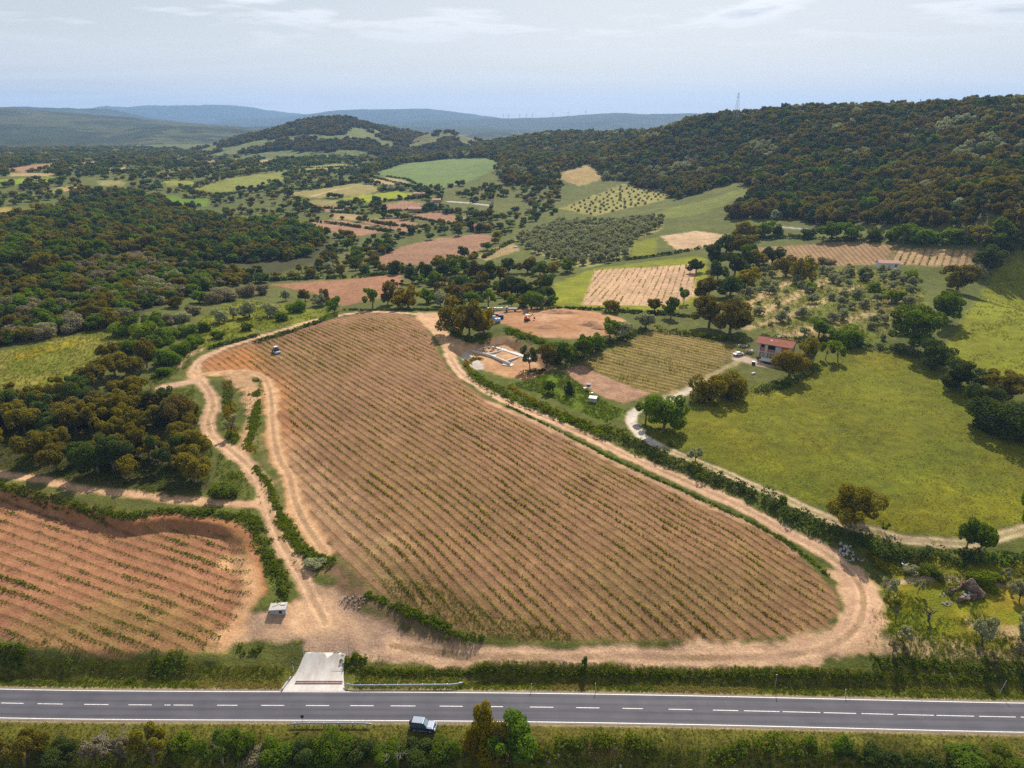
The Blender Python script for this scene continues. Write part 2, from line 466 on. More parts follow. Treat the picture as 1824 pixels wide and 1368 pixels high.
# ------------------------------------------------------------------ what grows and lies where
def atr(px, r):
    dx, dy, _ = ray(px, 400); return [float(dx) * r, float(dy) * r]
WR = np.array([atr(760,1530),atr(860,1540),atr(950,1520),atr(1130,1430),atr(1240,1190),atr(1400,1090),atr(1600,1050),atr(1950,1030)] + A2([(1930,400),(1824,402),(1700,412),(1550,402),(1400,392),(1290,390),(1342,338),(1310,325),(1200,357),(1182,342),(1110,322),(1078,322),(1050,290),(985,314),(1000,332),(900,330),(882,302),(890,288),(800,287),(720,292),(700,302),(650,314),(640,304)]).tolist())
WL = A2([(-120,395),(60,388),(150,345),(250,345),(330,372),(430,400),(540,402),(590,425),(560,470),(470,495),(330,470),(400,500),(330,530),(250,560),(205,588),(100,605),(0,622),(-140,640)])
WC = A2([(20,690),(110,690),(170,695),(280,695),(340,720),(362,765),(380,800),(372,870),(300,888),(150,860),(0,840),(-120,830),(-120,720)])
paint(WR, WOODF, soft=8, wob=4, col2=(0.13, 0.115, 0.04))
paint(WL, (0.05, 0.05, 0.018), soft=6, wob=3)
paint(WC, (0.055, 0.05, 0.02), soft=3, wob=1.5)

FIELDS = {}
def field(key, pts, col, name, label, **kw):
    P = A2(pts); FIELDS[key] = P
    paint(P, col, name=name, label=label, **kw)
    return P
# -- distant plots
field('far_meadow', [(672,306),(720,291),(790,284),(868,281),(890,297),(842,321),(792,335),(732,331),(690,319)], (0.120,0.160,0.055), 'pasture', 'smooth pale green pasture below the wooded ridge', soft=4, wob=2, var=.1)
field('b1', [(663,464),(716,439),(775,425),(846,417),(884,420),(874,436),(828,457),(758,471),(688,473)], FBR, 'ploughed_field', None, soft=2, wob=1, rows=(72,2.6,.35,.1))
field('b2', [(846,457),(909,429),(926,445),(867,464)], FTAN, 'ploughed_field', None, soft=2, wob=1, rows=(40,2.6,.3,.2))
field('b3', [(478,506),(600,499),(716,489),(714,510),(660,536),(610,545),(560,522)], (0.30,0.16,0.10), 'ploughed_field', None, soft=2, wob=1, rows=(-20,2.6,.4,.1))
for i, (pts, c) in enumerate([
    ([(552,395),(600,391),(650,401),(700,413),(620,421),(560,408)], FBR), ([(640,393),(700,388),(765,402),(722,413)], FBR), ([(715,385),(780,377),(842,390),(800,399)], FBR),
    ([(590,382),(620,378),(650,384),(640,392),(600,390)], FTAN), ([(660,370),(720,358),(760,362),(740,375),(690,376)], FBR), ([(640,383),(690,378),(715,384),(660,391)], (0.13,.14,.04)),
    ([(500,346),(560,338),(640,326),(686,337),(640,350),(560,353)], (0.25,0.21,0.085)), ([(655,322),(690,316),(728,324),(700,331)], FTAN), ([(520,302),(600,291),(640,297),(560,308)], (0.21,0.20,0.07)),
    ([(600,354),(640,349),(700,340),(742,346),(690,358),(640,361)], (0.25,0.27,0.035)), ([(340,337),(440,313),(520,304),(500,322),(440,338),(390,344)], (0.19,0.20,0.055)),
    ([(240,353),(300,350),(368,354),(366,366),(320,370),(290,358)], (0.12,0.19,0.03)), ([(20,300),(60,293),(102,290),(90,300),(40,308)], FBR), ([(0,320),(70,316),(60,327),(0,329)], (0.19,0.25,0.035)),
    ([(80,317),(102,316),(90,326),(60,328)], (0.19,0.25,0.035)), ([(15,308),(95,309),(90,314),(20,314)], FTAN), ([(138,291),(175,287),(172,294),(145,296)], FTAN), ([(190,301),(230,297),(225,306),(195,306)], FTAN),
    ([(172,322),(220,321),(218,332),(180,330)], (0.25,0.22,0.09)), ([(100,334),(140,330),(135,340),(95,342)], FTAN), ([(290,322),(340,321),(355,328),(300,332)], (0.24,0.24,0.06)), ([(-20,372),(20,369),(22,377),(-20,382)], (0.3,0.23,0.08)),
    ([(310,285),(330,281),(335,288),(315,290)], FBR), ([(410,284),(450,281),(440,290),(415,290)], FBR), ([(360,281),(390,277),(405,281),(375,287)], FBR), ([(340,287),(400,288),(395,294),(345,293)], (0.25,0.22,0.09)),
    ([(450,290),(480,283),(500,286),(470,294)], FTAN), ([(560,355),(620,358),(600,368),(540,364)], (0.24,0.2,0.08)), ([(560,365),(610,370),(600,378),(560,374)], FBR)]):
    field('d%d' % i, pts, c, 'field_patch', None, soft=4, wob=5, var=.2, rows=(30 + 17 * i, 4.0, .18, .1))
field('tan1', [(985,316),(1020,300),(1046,294),(1078,318),(1030,331)], (0.30,0.22,0.10), 'field_patch', None, soft=3, wob=2)
field('orch', [(1000,372),(1060,347),(1112,328),(1188,344),(1182,357),(1120,370),(1060,384)], (0.27,0.23,0.09), 'orchard_slope', 'yellowish hillside plot dotted with small young olives', soft=3, wob=5, col2=(0.19,0.18,0.06))
field('slope', [(1140,386),(1200,369),(1336,331),(1330,347),(1262,376),(1180,392)], (0.15,0.165,0.045), 'pasture', None, soft=3, wob=2, rows=(10,9,.25,.3))
field('grove', [(915,424),(1000,396),(1185,391),(1172,412),(1135,425),(1110,462),(1040,478),(960,455)], (0.24,0.225,0.09), 'olive_grove_ground', None, soft=3, wob=2)
field('tan2', [(1178,421),(1240,411),(1298,419),(1270,441),(1205,446)], (0.42,0.30,0.19), 'field_patch', None, soft=2, wob=1.5)
field('yvine', [(1125,431),(1172,422),(1165,455),(1126,461)], (0.19,0.20,0.03), 'field_patch', None, soft=1.5, wob=1, rows=(-15,2.6,.5,.4))
field('vb1', [(1342,440),(1480,431),(1600,436),(1570,472),(1450,474),(1350,466)], (0.31,0.20,0.115), 'ploughed_field', None, soft=2, wob=1, rows=(78,2.6,.45,.25))
field('vb2', [(1600,441),(1738,446),(1736,466),(1722,478),(1580,470)], (0.38,0.26,0.15), 'ploughed_field', None, soft=2, wob=1, rows=(56,3.4,.35,.15))
# -- green slopes and olive plots nearer
field('gr_c', [(980,552),(985,505),(1060,478),(1240,456),(1262,462),(1258,500),(1230,548),(1100,556)], (0.135,0.15,0.026), 'pasture', None, soft=2, wob=1.5, col2=(0.22,0.22,0.03))
field('vy_f4', [(1036,543),(1060,481),(1240,471),(1236,528),(1200,545)], (0.43,0.29,0.19), 'vineyard_field', 'small pinkish vineyard with straight pale rows behind the building site', soft=1.2, wob=.5, var=.1)
field('oplot', [(1300,520),(1340,480),(1420,478),(1580,480),(1650,520),(1640,590),(1560,612),(1420,602),(1310,575)], (0.20,0.165,0.07), 'olive_plot', 'rough tan hillside plot planted with scattered olives', soft=3, wob=3, var=.25, col2=(0.12,0.135,0.03), pat=lambda x, y: 0.6 + 1.2 * fbm(x, y, 14, 2, 41))
for pts in ([(1330,585),(1400,565),(1470,535),(1530,510)], [(1350,560),(1420,525),(1480,495)], [(1330,545),(1370,520),(1440,485)], [(1400,598),(1480,580),(1545,560)]):
    paint(A2(pts), (0.42,0.30,0.18), width=5, soft=2, wob=1.5, cover=.7, aux=(0,1,0))
field('gr_l', [(330,600),(370,560),(430,535),(520,545),(610,556),(520,578),(430,600),(370,622),(320,640)], (0.125,0.15,0.025), 'grass_slope', 'grassy slope with scattered olives above the dirt track', soft=2, wob=1.5, col2=(0.17,0.16,0.03))
field('gr_left', [(-160,640),(0,628),(100,602),(222,580),(228,602),(165,650),(132,690),(60,715),(0,760),(-160,800)], (0.125,0.14,0.026), 'meadow', None, soft=2, wob=1.5, var=.3, col2=(0.20,0.18,0.05), pat=lambda x, y: 0.5 + 1.3 * fbm(x, y, 10, 2, 42))
paint(A2([(30,632),(80,617),(150,604),(152,610),(90,626),(40,640)]), (0.30,0.22,0.015), soft=3, wob=2, cover=.5)
field('ur', [(1900,440),(1824,454),(1768,476),(1758,508),(1733,543),(1710,580),(1684,612),(1700,640),(1780,670),(1900,700)], (0.17,0.175,0.03), 'meadow', 'sloping bright green meadow at the upper edge beside the hedge', soft=2, wob=1, var=.22)
field('mead', [(1150,752),(1165,778),(1205,799),(1260,823),(1330,850),(1400,880),(1470,905),(1540,933),(1620,951),(1700,955),(1770,945),(1824,930),(1950,890),(1950,760),(1824,742),(1740,700),(1690,655),(1640,640),(1550,622),(1480,618),(1440,655),(1400,690),(1330,702),(1255,712),(1215,735)], MEAD, 'meadow', 'large yellow-green hay meadow beside the curving lane', soft=1.5, wob=1, var=.22, col2=(0.158,0.144,0.020), pat=lambda x, y: 0.42 + 1.1 * fbm(x, y, 22, 3, 43))
paint(A2([(1500,900),(1650,890),(1824,880),(1824,930),(1700,952),(1560,940)]), (0.20,0.18,0.016), soft=8, wob=4, cover=.5)
field('vy_s', [(1033,650),(1100,618),(1165,588),(1240,598),(1312,618),(1300,640),(1242,684),(1165,701)], (0.262,0.195,0.082), 'vineyard_field', None, soft=1.2, wob=.6, var=.14, rows=(-33,2.5,.5,.2))
field('plough', [(995,662),(1033,650),(1160,701),(1112,718),(1075,708)], (0.36,0.225,0.15), 'ploughed_field', None, soft=1.2, wob=.6, rows=(-33,1.2,.3,0))
paint(A2([(905,685),(1000,660),(1070,712),(1120,735),(1080,752),(960,700)]), (0.10,0.135,0.022), soft=2, wob=1.5)
field('ruin', [(1575,1030),(1640,1022),(1760,1030),(1900,1040),(1950,1180),(1600,1178),(1580,1120)], (0.15,0.155,0.024), 'grass_plot', 'rough green plot with olives around the stone ruin', soft=2, wob=2, var=.3, col2=(0.24,0.19,0.04), pat=lambda x, y: 0.4 + 1.2 * fbm(x, y, 7, 2, 44))
paint(A2([(1540,985),(1600,990),(1700,1000),(1900,1000),(1900,1035),(1640,1025),(1560,1015)]), (0.135,0.15,0.02), soft=2, wob=1.5, col2=(0.27,0.22,0.015))
paint(A2([(1580,1040),(1650,1028),(1700,1032),(1770,1040),(1900,1048)]), PALE, width=1.4, soft=1, wob=.6, cover=.8, aux=(0,1,0))
paint(A2([(1560,1150),(1650,1155),(1750,1165),(1900,1172)]), (0.40,0.28,0.18), width=4, soft=2, wob=1.5, cover=.8, fade=1.2, aux=(0,1,0))
paint(A2([(1740,1120),(1800,1130),(1900,1150)]), (0.40,0.28,0.19), width=3, soft=2, wob=1.5, cover=.7, fade=1.2, aux=(0,1,0))

# -- building site
paint(A2([(800,560),(880,556),(960,548),(1040,552),(1105,566),(1125,580),(1075,605),(1010,602),(960,600),(930,588),(890,575),(850,580),(800,590)]), (0.30,0.165,0.092), soft=2, wob=1, name='bare_earth_pad', label='bare orange earth pad of the building site', aux=(0,1,0), col2=(0.40,0.25,0.16), pat=lambda x, y: 0.4 + 1.2 * fbm(x, y, 16, 2, 45))
paint(A2([(800,622),(868,602),(905,600),(960,628),(985,655),(940,678),(900,672),(850,655)]), (0.36,0.21,0.12), soft=2, wob=1, col2=(0.44,0.28,0.17), name='bare_earth_pad', aux=(0,1,0))
paint(A2([(810,621),(836,628),(866,652),(852,660),(826,642)]), (0.46,0.42,0.385), soft=1.2, wob=.7, cover=.85, aux=(0,1,0))
# -- main vineyard and lower-left field
VY = [(352,652),(372,630),(430,614),(500,592),(570,572),(640,560),(700,557),(744,566),(768,600),(783,628),(798,657),(826,682),(855,703),(900,727),(953,751),(1023,786),(1093,825),(1163,856),(1242,891),(1326,930),(1372,948),(1404,972),(1440,1004),(1470,1036),(1492,1065),(1494,1093),(1475,1114),(1430,1128),(1360,1139),(1254,1142),(1126,1140),(1000,1142),(940,1136),(880,1135),(800,1118),(730,1085),(665,1050),(610,1000),(560,945),(520,880),(505,800),(490,735),(480,690),(465,668),(420,660),(370,662)]
field('vy', VY, SOIL, 'vineyard_field', 'large brown tilled vineyard slope ringed by dirt tracks', soft=1.6, wob=.8, var=.16, aux=(0.2,.8,0), rows=(MDIR,2.2,.42,.15), col2=(0.238,0.143,0.078), pat=lambda x, y: 0.45 + 1.0 * fbm(x, y, 30, 3, 46))
paint(A2([(350,655),(380,632),(440,618),(470,640),(500,690),(520,760),(505,800),(482,700),(462,668),(400,662)]), SOILR, soft=10, wob=3, cover=.8, aux=(0,1,0), rows=(MDIR,2.2,.25,.03))
paint(A2([(500,780),(540,800),(620,880),(700,980),(680,1040),(620,1000),(560,940),(518,880)]), (0.40,0.26,0.16), soft=12, wob=4, cover=.6, aux=(0,1,0), rows=(MDIR,2.2,.3,.15))
paint(A2([(640,990),(760,1010),(900,1090),(1010,1135),(880,1132),(780,1105),(690,1060)]), (0.16,0.15,0.04), soft=10, wob=3, cover=.45, rows=(MDIR,2.2,.3,.5))
paint(A2([(1050,1010),(1250,990),(1400,1010),(1470,1060),(1480,1095),(1400,1126),(1200,1136),(980,1136)]), (0.20,0.15,0.06), soft=14, wob=5, cover=.25, aux=(0.3,.7,0), rows=(MDIR,2.2,.42,.3))
LLP = [(-150,860),(0,874),(60,886),(140,912),(235,934),(300,930),(400,945),(432,968),(445,1020),(452,1060),(430,1090),(395,1140),(350,1160),(200,1172),(60,1150),(0,1140),(-200,1130)]
field('ll', LLP, (0.29,0.150,0.088), 'vineyard_field', 'reddish terraced vineyard with weedy rows beside the road', soft=1.2, wob=.6, var=.18, aux=(0,1,0), rows=(-22,2.5,.3,.1))
paint(A2([(20,1120),(200,1060),(350,1100),(380,1150),(200,1170),(60,1150)]), (0.17,0.15,0.045), soft=8, wob=3, cover=.4, rows=(-22,2.5,.3,.3))
paint(A2([(-150,856),(0,870),(60,882),(140,906),(235,928),(300,920),(400,933),(440,954),(456,1010),(462,1055)]), (0.27,0.135,0.07), width=2.8, soft=1, wob=.5, name='earth_bank', label='steep bare earth bank cut above the lower vineyard', aux=(0,1,0))
# -- dirt aprons and tracks
TRK = dict(name='dirt_track', label='sandy dirt tracks looping round the vineyards', aux=(0, .3, .7))
paint(A2([(470,1090),(520,1075),(545,1040),(600,1040),(640,1085),(700,1115),(780,1148),(880,1150),(880,1178),(760,1182),(640,1172),(612,1160),(545,1160),(540,1140),(450,1138),(395,1150),(400,1125),(440,1080)]), (0.41,0.27,0.175), soft=1.2, wob=1.0, col2=(0.34,0.235,0.17), pat=lambda x, y: 0.4 + 1.0 * fbm(x, y, 8, 2, 47), **TRK)
def track(pts, w, rut=None, **kw):
    d = dict(TRK); d.update(kw)
    P = A2(pts)
    # smooth the line
    t = np.linspace(0, len(P) - 1, len(P) * 5); i = np.clip(t.astype(int), 0, len(P) - 2); f = (t - i)[:, None]
    p0, p1, p2, p3 = P[np.maximum(i - 1, 0)], P[i], P[i + 1], P[np.minimum(i + 2, len(P) - 1)]
    Q = 0.5 * ((2 * p1) + (-p0 + p2) * f + (2 * p0 - 5 * p1 + 4 * p2 - p3) * f ** 2 + (-p0 + 3 * p1 - 3 * p2 + p3) * f ** 3)
    paint(Q, SAND if 'c' not in kw else kw['c'], width=w, line=rut, **{k: v for k, v in d.items() if k != 'c'})
    return Q
RUT = (0.95, 0.38, (0.53, 0.36, 0.235), (0.30, 0.20, 0.12))
paint(A2([(1180,1150),(1400,1138),(1480,1120),(1505,1085),(1498,1050),(1470,1015),(1530,1010),(1565,1050),(1575,1110),(1560,1165),(1420,1182),(1180,1184)]), (0.42,0.28,0.18), soft=1.4, wob=1.3, **TRK)
track([(700,1150),(775,1162),(881,1168),(986,1171),(1126,1168),(1289,1171),(1395,1168),(1458,1157),(1500,1140),(1528,1112),(1538,1077),(1531,1042),(1500,1007),(1430,963),(1380,935),(1324,904),(1254,872),(1184,841),(1126,816),(1056,781),(986,749),(916,721),(867,696),(825,668),(805,642),(797,622),(789,605),(770,582),(757,562)], 4.0, RUT, soft=.8, wob=.7)
paint(A2([(745,556),(800,556),(815,570),(790,585),(830,612),(812,640),(790,625),(770,590),(740,565)]), (0.44,0.285,0.175), soft=1.4, wob=1, **TRK)
paint(A2([(870,716),(930,742),(1000,774),(1070,812),(1140,846),(1240,891),(1320,926),(1380,952),(1420,985)]), (0.38,0.25,0.16), width=1.8, soft=1.0, wob=.6, aux=(0,1,0), cover=.8)
track([(757,562),(700,556),(632,557),(561,571),(491,592),(421,613),(376,630),(353,646),(347,662)], 3.8, RUT, soft=.9, wob=.7)
track([(347,662),(358,679),(374,700),(379,725),(371,750),(378,778),(405,797),(445,832),(468,866),(480,905),(498,955),(528,1008),(552,1055),(580,1110)], 4.4, RUT, soft=.9, wob=.8, c=(0.38,0.25,0.165))
track([(352,676),(320,684),(282,690)], 4.4, None, soft=1.4, wob=.9)
track([(318,652),(330,636),(358,622)], 3.0, None, soft=1.4, wob=.9, cover=.8)
track([(360,668),(400,664),(440,663),(468,672),(482,700),(485,742),(489,785),(499,820),(517,851),(525,890),(545,935),(580,985)], 4.0, RUT, soft=1.0, wob=1.0, c=(0.41,0.245,0.14))
paint(A2([(405,668),(452,664),(462,690),(456,760),(440,820),(425,790),(440,740),(436,700),(410,690)]), (0.46,0.29,0.18), soft=2, wob=1.2, cover=.9, aux=(0,1,0))
track([(-120,838),(0,845),(53,850),(105,862),(158,873),(246,880),(316,889),(403,896),(470,902)], 2.6, None, soft=1.2, wob=.7, c=(0.42,0.27,0.17))
track([(405,1000),(432,1010),(445,1050),(430,1100),(395,1140)], 3.6, None, soft=2, wob=1, c=(0.46,0.28,0.16))
LANE = track([(1250,682),(1225,696),(1195,712),(1150,722),(1127,736),(1124,752),(1140,774),(1184,799),(1237,820),(1289,841),(1342,865),(1395,886),(1447,911),(1500,932),(1570,950),(1640,963),(1710,968),(1763,960),(1824,943),(1930,915)], 3.0, (0.85, 0.3, (0.52,0.40,0.28), (0.15,0.15,0.035)), soft=.8, wob=.35, name='farm_lane', label='narrow rutted lane curving round the hay meadow', c=(0.36,0.28,0.18))
paint(A2([(1252,681),(1225,696),(1195,712),(1150,722),(1127,736),(1124,752),(1140,774),(1170,793)]), (0.50,0.44,0.38), width=3.0, soft=.7, wob=.2, aux=(0,0,1), name='farm_lane')
paint(A2([(1170,712),(1240,684),(1290,655),(1330,636)]), (0.40,0.30,0.18), width=2.2, soft=1, wob=.6, cover=.8)
paint(A2([(1310,625),(1345,640),(1400,655),(1350,652),(1300,640)]), (0.42,0.33,0.26), soft=1.5, wob=.8, aux=(0,1,0))
# far roads
paint(A2([(1392,404),(1420,407),(1452,410),(1490,413)]), (0.30,0.275,0.27), width=3.4, soft=1.0, wob=.2, name='country_road', label='pale country road running below the oak hillside', aux=(0,0,1))
for pts in ([(668,254),(672,262),(680,275)], [(690,252),(705,246),(708,243)]): pass
paint(A2([(800,359),(830,361),(872,366)]), (0.46,0.42,0.40), width=5, soft=3, wob=.3)
paint(A2([(600,378),(608,374),(620,366)]), (0.42,0.38,0.34), width=4, soft=3, wob=.3)
paint(A2([(555,350),(575,344),(600,338),(625,334)]), (0.42,0.33,0.2), width=4, soft=3, wob=.3)
# roadside banks and verges
nn = road_n(vx, vy)
m = (np.abs(nn) < 30) & (vr < 240)
idx = np.nonzero(m)[0]; n_ = nn[idx]
drv = np.exp(-((vx[idx] + 34.6) / 6.0) ** 4)
w = sstep(3.2, 3.8, n_) * sstep(8.8, 7.4, n_ + .8 * fin[idx]) * (1 - drv)
VC[idx] = lerp(VC[idx], np.array([0.135, 0.138, 0.028])[None] * (1 + .3 * med[idx] + .2 * fin[idx])[:, None], w)
w = np.exp(-((n_ - 6.0) / 0.8) ** 2) * (1 - drv) * (n_ > 0)
VC[idx] = lerp(VC[idx], np.array([0.10, 0.075, 0.035])[None] * (1 + .3 * fin[idx])[:, None], w * .35)
w = sstep(-3.2, -4.2, n_) * sstep(-40, -30, n_)
VC[idx] = lerp(VC[idx], np.array([0.118, 0.108, 0.028])[None] * (1 + .25 * med[idx] + .3 * fin[idx])[:, None], w)
w = np.exp(-((np.abs(n_) - 3.75) / .35) ** 2)
VC[idx] = lerp(VC[idx], np.array([0.38, 0.29, 0.20])[None] * np.ones((len(idx), 1)), w * .6)
b = (n_ > 5.2) & (n_ < 7.4) & (drv < .4) & (np.abs(vx[idx]) < 110)
IDS.append('road_bank'); VID[idx[b]] = IDS.index('road_bank'); IDLAB['road_bank'] = 'steep shaded grassy bank along the far side of the road'
AUX[idx[(n_ > 3.2) & (n_ < 7.6)]] = (1, 0, 0); ROW[idx[(n_ > 3.2) & (n_ < 7.6)], 1:] = 0
# dark spoil below the vineyard corner
paint(A2([(575,1000),(612,1005),(650,1045),(672,1072),(640,1078),(600,1050)]), (0.15,0.085,0.06), soft=3, wob=1.5, cover=.9, aux=(0,1,0))
paint(A2([(655,1070),(720,1100),(800,1138)]), (0.13,0.09,0.055), width=3.5, soft=2.5, wob=1, cover=.8, aux=(0,1,0))
_l = VC @ np.array([.3, .59, .11]); VC = np.clip(_l[:, None] + (VC - _l[:, None]) * 1.16, 0.008, 0.9)

# ---- ground material
def ground_material(name):
    t = NT(name)
    pos = t.pos()
    col = t.attr('Col').outputs['Color']
    row = t.attr('row'); aux = t.attr('aux')
    srow = t.new('ShaderNodeSeparateXYZ'); t.l.new(row.outputs['Vector'], srow.inputs[0])
    saux = t.new('ShaderNodeSeparateXYZ'); t.l.new(aux.outputs['Vector'], saux.inputs[0])
    n_f = t.noise(pos, 2.6, 5.0, 0.7); n_m = t.noise(pos, 0.35, 4.0, 0.6); n_l = t.noise(pos, 0.05, 3.0, 0.6)
    f = t.math('ADD', t.math('ADD', t.math('MULTIPLY', n_f, 0.95), t.math('MULTIPLY', n_m, 0.45)), t.math('MULTIPLY', n_l, 0.3))
    f = t.math('ADD', f, 0.15)                                   # about 1
    g = t.math('POWER', f, t.math('ADD', 1.8, t.math('MULTIPLY', saux.outputs[0], .6)))
    col = t.mix(1.0, col, g, 'MULTIPLY')
    hs = t.new('ShaderNodeHueSaturation'); t.set(hs.inputs['Color'], col)
    t.set(hs.inputs['Hue'], t.math('ADD', 0.485, t.math('MULTIPLY', n_m, 0.03)))
    col = hs.outputs[0]
    ph = t.math('ADD', t.math('MULTIPLY', srow.outputs[0], 6.28318), t.math('MULTIPLY', n_m, 1.2))
    st = t.math('ADD', t.math('MULTIPLY', t.math('SINE', ph), 0.5), 0.5)
    fine = t.math('ADD', t.math('MULTIPLY', t.math('SINE', t.math('MULTIPLY', ph, 4.0)), 0.5), 0.5)
    d = t.math('SUBTRACT', 1.0, t.math('MULTIPLY', srow.outputs[1], t.math('ADD', t.math('MULTIPLY', t.math('POWER', st, 5.0), 1.0), t.math('MULTIPLY', fine, 0.4))))
    col = t.mix(1.0, col, d, 'MULTIPLY')
    gm = t.math('MULTIPLY', t.math('POWER', st, 3.0), t.math('MULTIPLY', srow.outputs[2], t.math('MULTIPLY', t.math('SUBTRACT', n_f, 0.28), 2.6)), True)
    col = t.mix(gm, col, (0.15, 0.16, 0.02, 1))
    hgt = t.math('ADD', t.math('MULTIPLY', n_f, t.math('ADD', 0.35, t.math('MULTIPLY', saux.outputs[0], 0.75))), t.math('MULTIPLY', st, t.math('MULTIPLY', srow.outputs[1], 0.5)))
    return t.principled(col, 0.95, bump=hgt, bdist=0.35, spec=0.1)
GMAT = ground_material('ground')

# ---- split the sheet into the ground and the plots laid in it (one shared vertex colouring, no overlaps)
ii, jj = np.meshgrid(np.arange(NR_ - 1), np.arange(NT_ - 1), indexing='ij')
base = (ii * NT_ + jj).ravel()
quads = np.stack([base, base + NT_, base + NT_ + 1, base + 1], 1)[:, ::-1]
quads = quads[:, [0, 1, 2, 3]]
fid = VID[base]
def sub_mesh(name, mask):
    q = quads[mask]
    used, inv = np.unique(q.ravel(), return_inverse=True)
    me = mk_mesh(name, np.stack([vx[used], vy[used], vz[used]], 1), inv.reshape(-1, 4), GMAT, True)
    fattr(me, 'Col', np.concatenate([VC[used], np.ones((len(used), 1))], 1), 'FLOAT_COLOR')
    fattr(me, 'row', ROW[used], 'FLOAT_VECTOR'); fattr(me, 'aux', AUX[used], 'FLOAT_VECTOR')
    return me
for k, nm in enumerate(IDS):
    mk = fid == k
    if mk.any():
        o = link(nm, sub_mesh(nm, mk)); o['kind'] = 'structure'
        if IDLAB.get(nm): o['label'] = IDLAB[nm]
SKY_LABEL = None

# ---- distant hills: ridges with a front and a back slope, at their own distances
def hill_material(name):
    t = NT(name)
    pos = t.pos(); col = t.attr('Col').outputs['Color']
    n1 = t.noise(pos, 0.035, 5.0, 0.65); n2 = t.noise(pos, 0.12, 3.0, 0.6)
    f = t.math('ADD', t.math('MULTIPLY', n1, 0.9), t.math('ADD', t.math('MULTIPLY', n2, 0.7), 0.2))
    col = t.mix(1.0, col, f, 'MULTIPLY')
    return t.principled(col, 0.95, bump=n2, bdist=6.0, spec=0.05)
HMAT = hill_material('far_hill')
HILLS = {}; HILL_LIST = []
def hill(key, label, crest, r0, zb, front, back, amp=0.04, fieldamt=0.35, seed=0, nth=320, nt=70, wood=(0.034, 0.044, 0.020), pale=(0.19, 0.18, 0.07), power=1.3, thr=.02):
    c = np.array(crest, float)
    dx, dy, dz = ray(c[:, 0], c[:, 1])
    th = np.arctan2(dx, dy); zc = CAM_H + r0 * dz
    pad = 0.06
    tg = np.linspace(th[0] - pad, th[-1] + pad, nth)
    zz_ = np.interp(tg, th, zc, left=None, right=None)
    zz_ = np.where(tg < th[0], zb + (zc[0] - zb) * sstep(th[0] - pad, th[0], tg), zz_)
    zz_ = np.where(tg > th[-1], zb + (zc[-1] - zb) * sstep(th[-1] + pad, th[-1], tg), zz_)
    k = np.array([1, 2, 3, 2, 1.]); k /= k.sum(); zz_ = np.convolve(np.pad(zz_, 2, 'edge'), k, 'valid')
    tt = np.linspace(-1, 1, nt)
    T, G = np.meshgrid(tt, tg, indexing='ij')
    rr_ = r0 + np.where(T < 0, T * front, T * back)
    x, y = rr_ * np.sin(G), rr_ * np.cos(G)
    prof = (1 - np.abs(T) ** power) ** 1.1
    hgt = np.maximum(zz_[None, :] - zb, 0)
    z = zb + hgt * prof
    z += hgt * amp * 6 * fbm(x, y, front * 0.55, 3, 60 + seed) * (1 - prof) * prof * 2 + hgt * amp * fbm(x, y, front * 0.08, 2, 70 + seed)
    z -= 4 * (np.abs(T) > .98)
    I, J = np.meshgrid(np.arange(nt - 1), np.arange(nth - 1), indexing='ij'); b_ = (I * nth + J).ravel()
    q = np.stack([b_ + 1, b_ + nth + 1, b_ + nth, b_], 1)
    me = mk_mesh(key, np.stack([x.ravel(), y.ravel(), z.ravel()], 1), q, HMAT, True)
    p = fbm(x.ravel(), y.ravel() * 1.0, front * 0.22, 3, 80 + seed)
    w_ = sstep(thr, thr + .08, p) * fieldamt
    cc = np.array(wood)[None] * (1 + .5 * fbm(x.ravel(), y.ravel(), front * .05, 2, 90 + seed))[:, None]
    cc = lerp(cc, np.array(pale)[None] * np.ones((cc.shape[0], 1)), w_)
    fattr(me, 'Col', np.concatenate([cc, np.ones((len(cc), 1))], 1), 'FLOAT_COLOR')
    o = link(key, me); tag(o, label, kind='structure')
    HILL_LIST.append((x, y, z, w_.reshape(x.shape)))
    return o
hill('hill', 'rounded wooded hill with pale fields in the middle distance', [(330,272),(370,262),(420,248),(480,231),(530,218),(575,211.5),(610,211),(640,216),(670,224),(705,232),(745,239),(800,250)], 1950, 24, 560, 500, amp=.05, fieldamt=.85, seed=1, thr=-.10, pale=(0.155, 0.175, 0.06))
hill('hill', 'low wooded knoll with a bare field on its flank', [(700,262),(735,248),(765,237),(800,236),(830,243),(870,256)], 1750, 26, 300, 300, amp=.05, fieldamt=.7, seed=2, thr=-.05)
hill('hill', 'long blue hazy ridge with scattered fields', [(-300,196),(-60,194),(20,194),(60,196),(150,202),(250,211),(350,219),(440,226),(520,236)], 4300, 20, 1500, 900, amp=.05, fieldamt=.22, seed=3)
hill('hill', 'dark wooded spur in front of the long blue ridge', [(120,256),(190,240),(245,227),(300,224),(380,226),(450,230),(520,240)], 3300, 20, 700, 600, amp=.05, fieldamt=.3, seed=4)
hill('hill', 'low dark blue wooded rise at the valley end', [(-60,262),(30,257),(90,249),(160,249),(230,257),(300,262)], 2700, 20, 450, 400, amp=.04, fieldamt=.1, seed=5)
hill('hill', 'low wooded rise behind the far fields', [(-200,270),(0,268),(120,266),(240,265),(330,268),(400,274)], 2150, 20, 350, 300, amp=.04, fieldamt=.15, seed=6)
hill('hill', 'small dark hazy hill in the gap', [(800,247),(840,239),(875,235),(905,235),(940,243)], 3600, 20, 500, 500, amp=.05, fieldamt=.2, seed=7)
hill('mountain', 'flat topped hazy mesa on the horizon', [(-300,188),(0,190),(120,192),(205,195),(230,201),(258,209),(300,214)], 7200, 10, 1200, 1200, amp=.03, fieldamt=.1, seed=8)
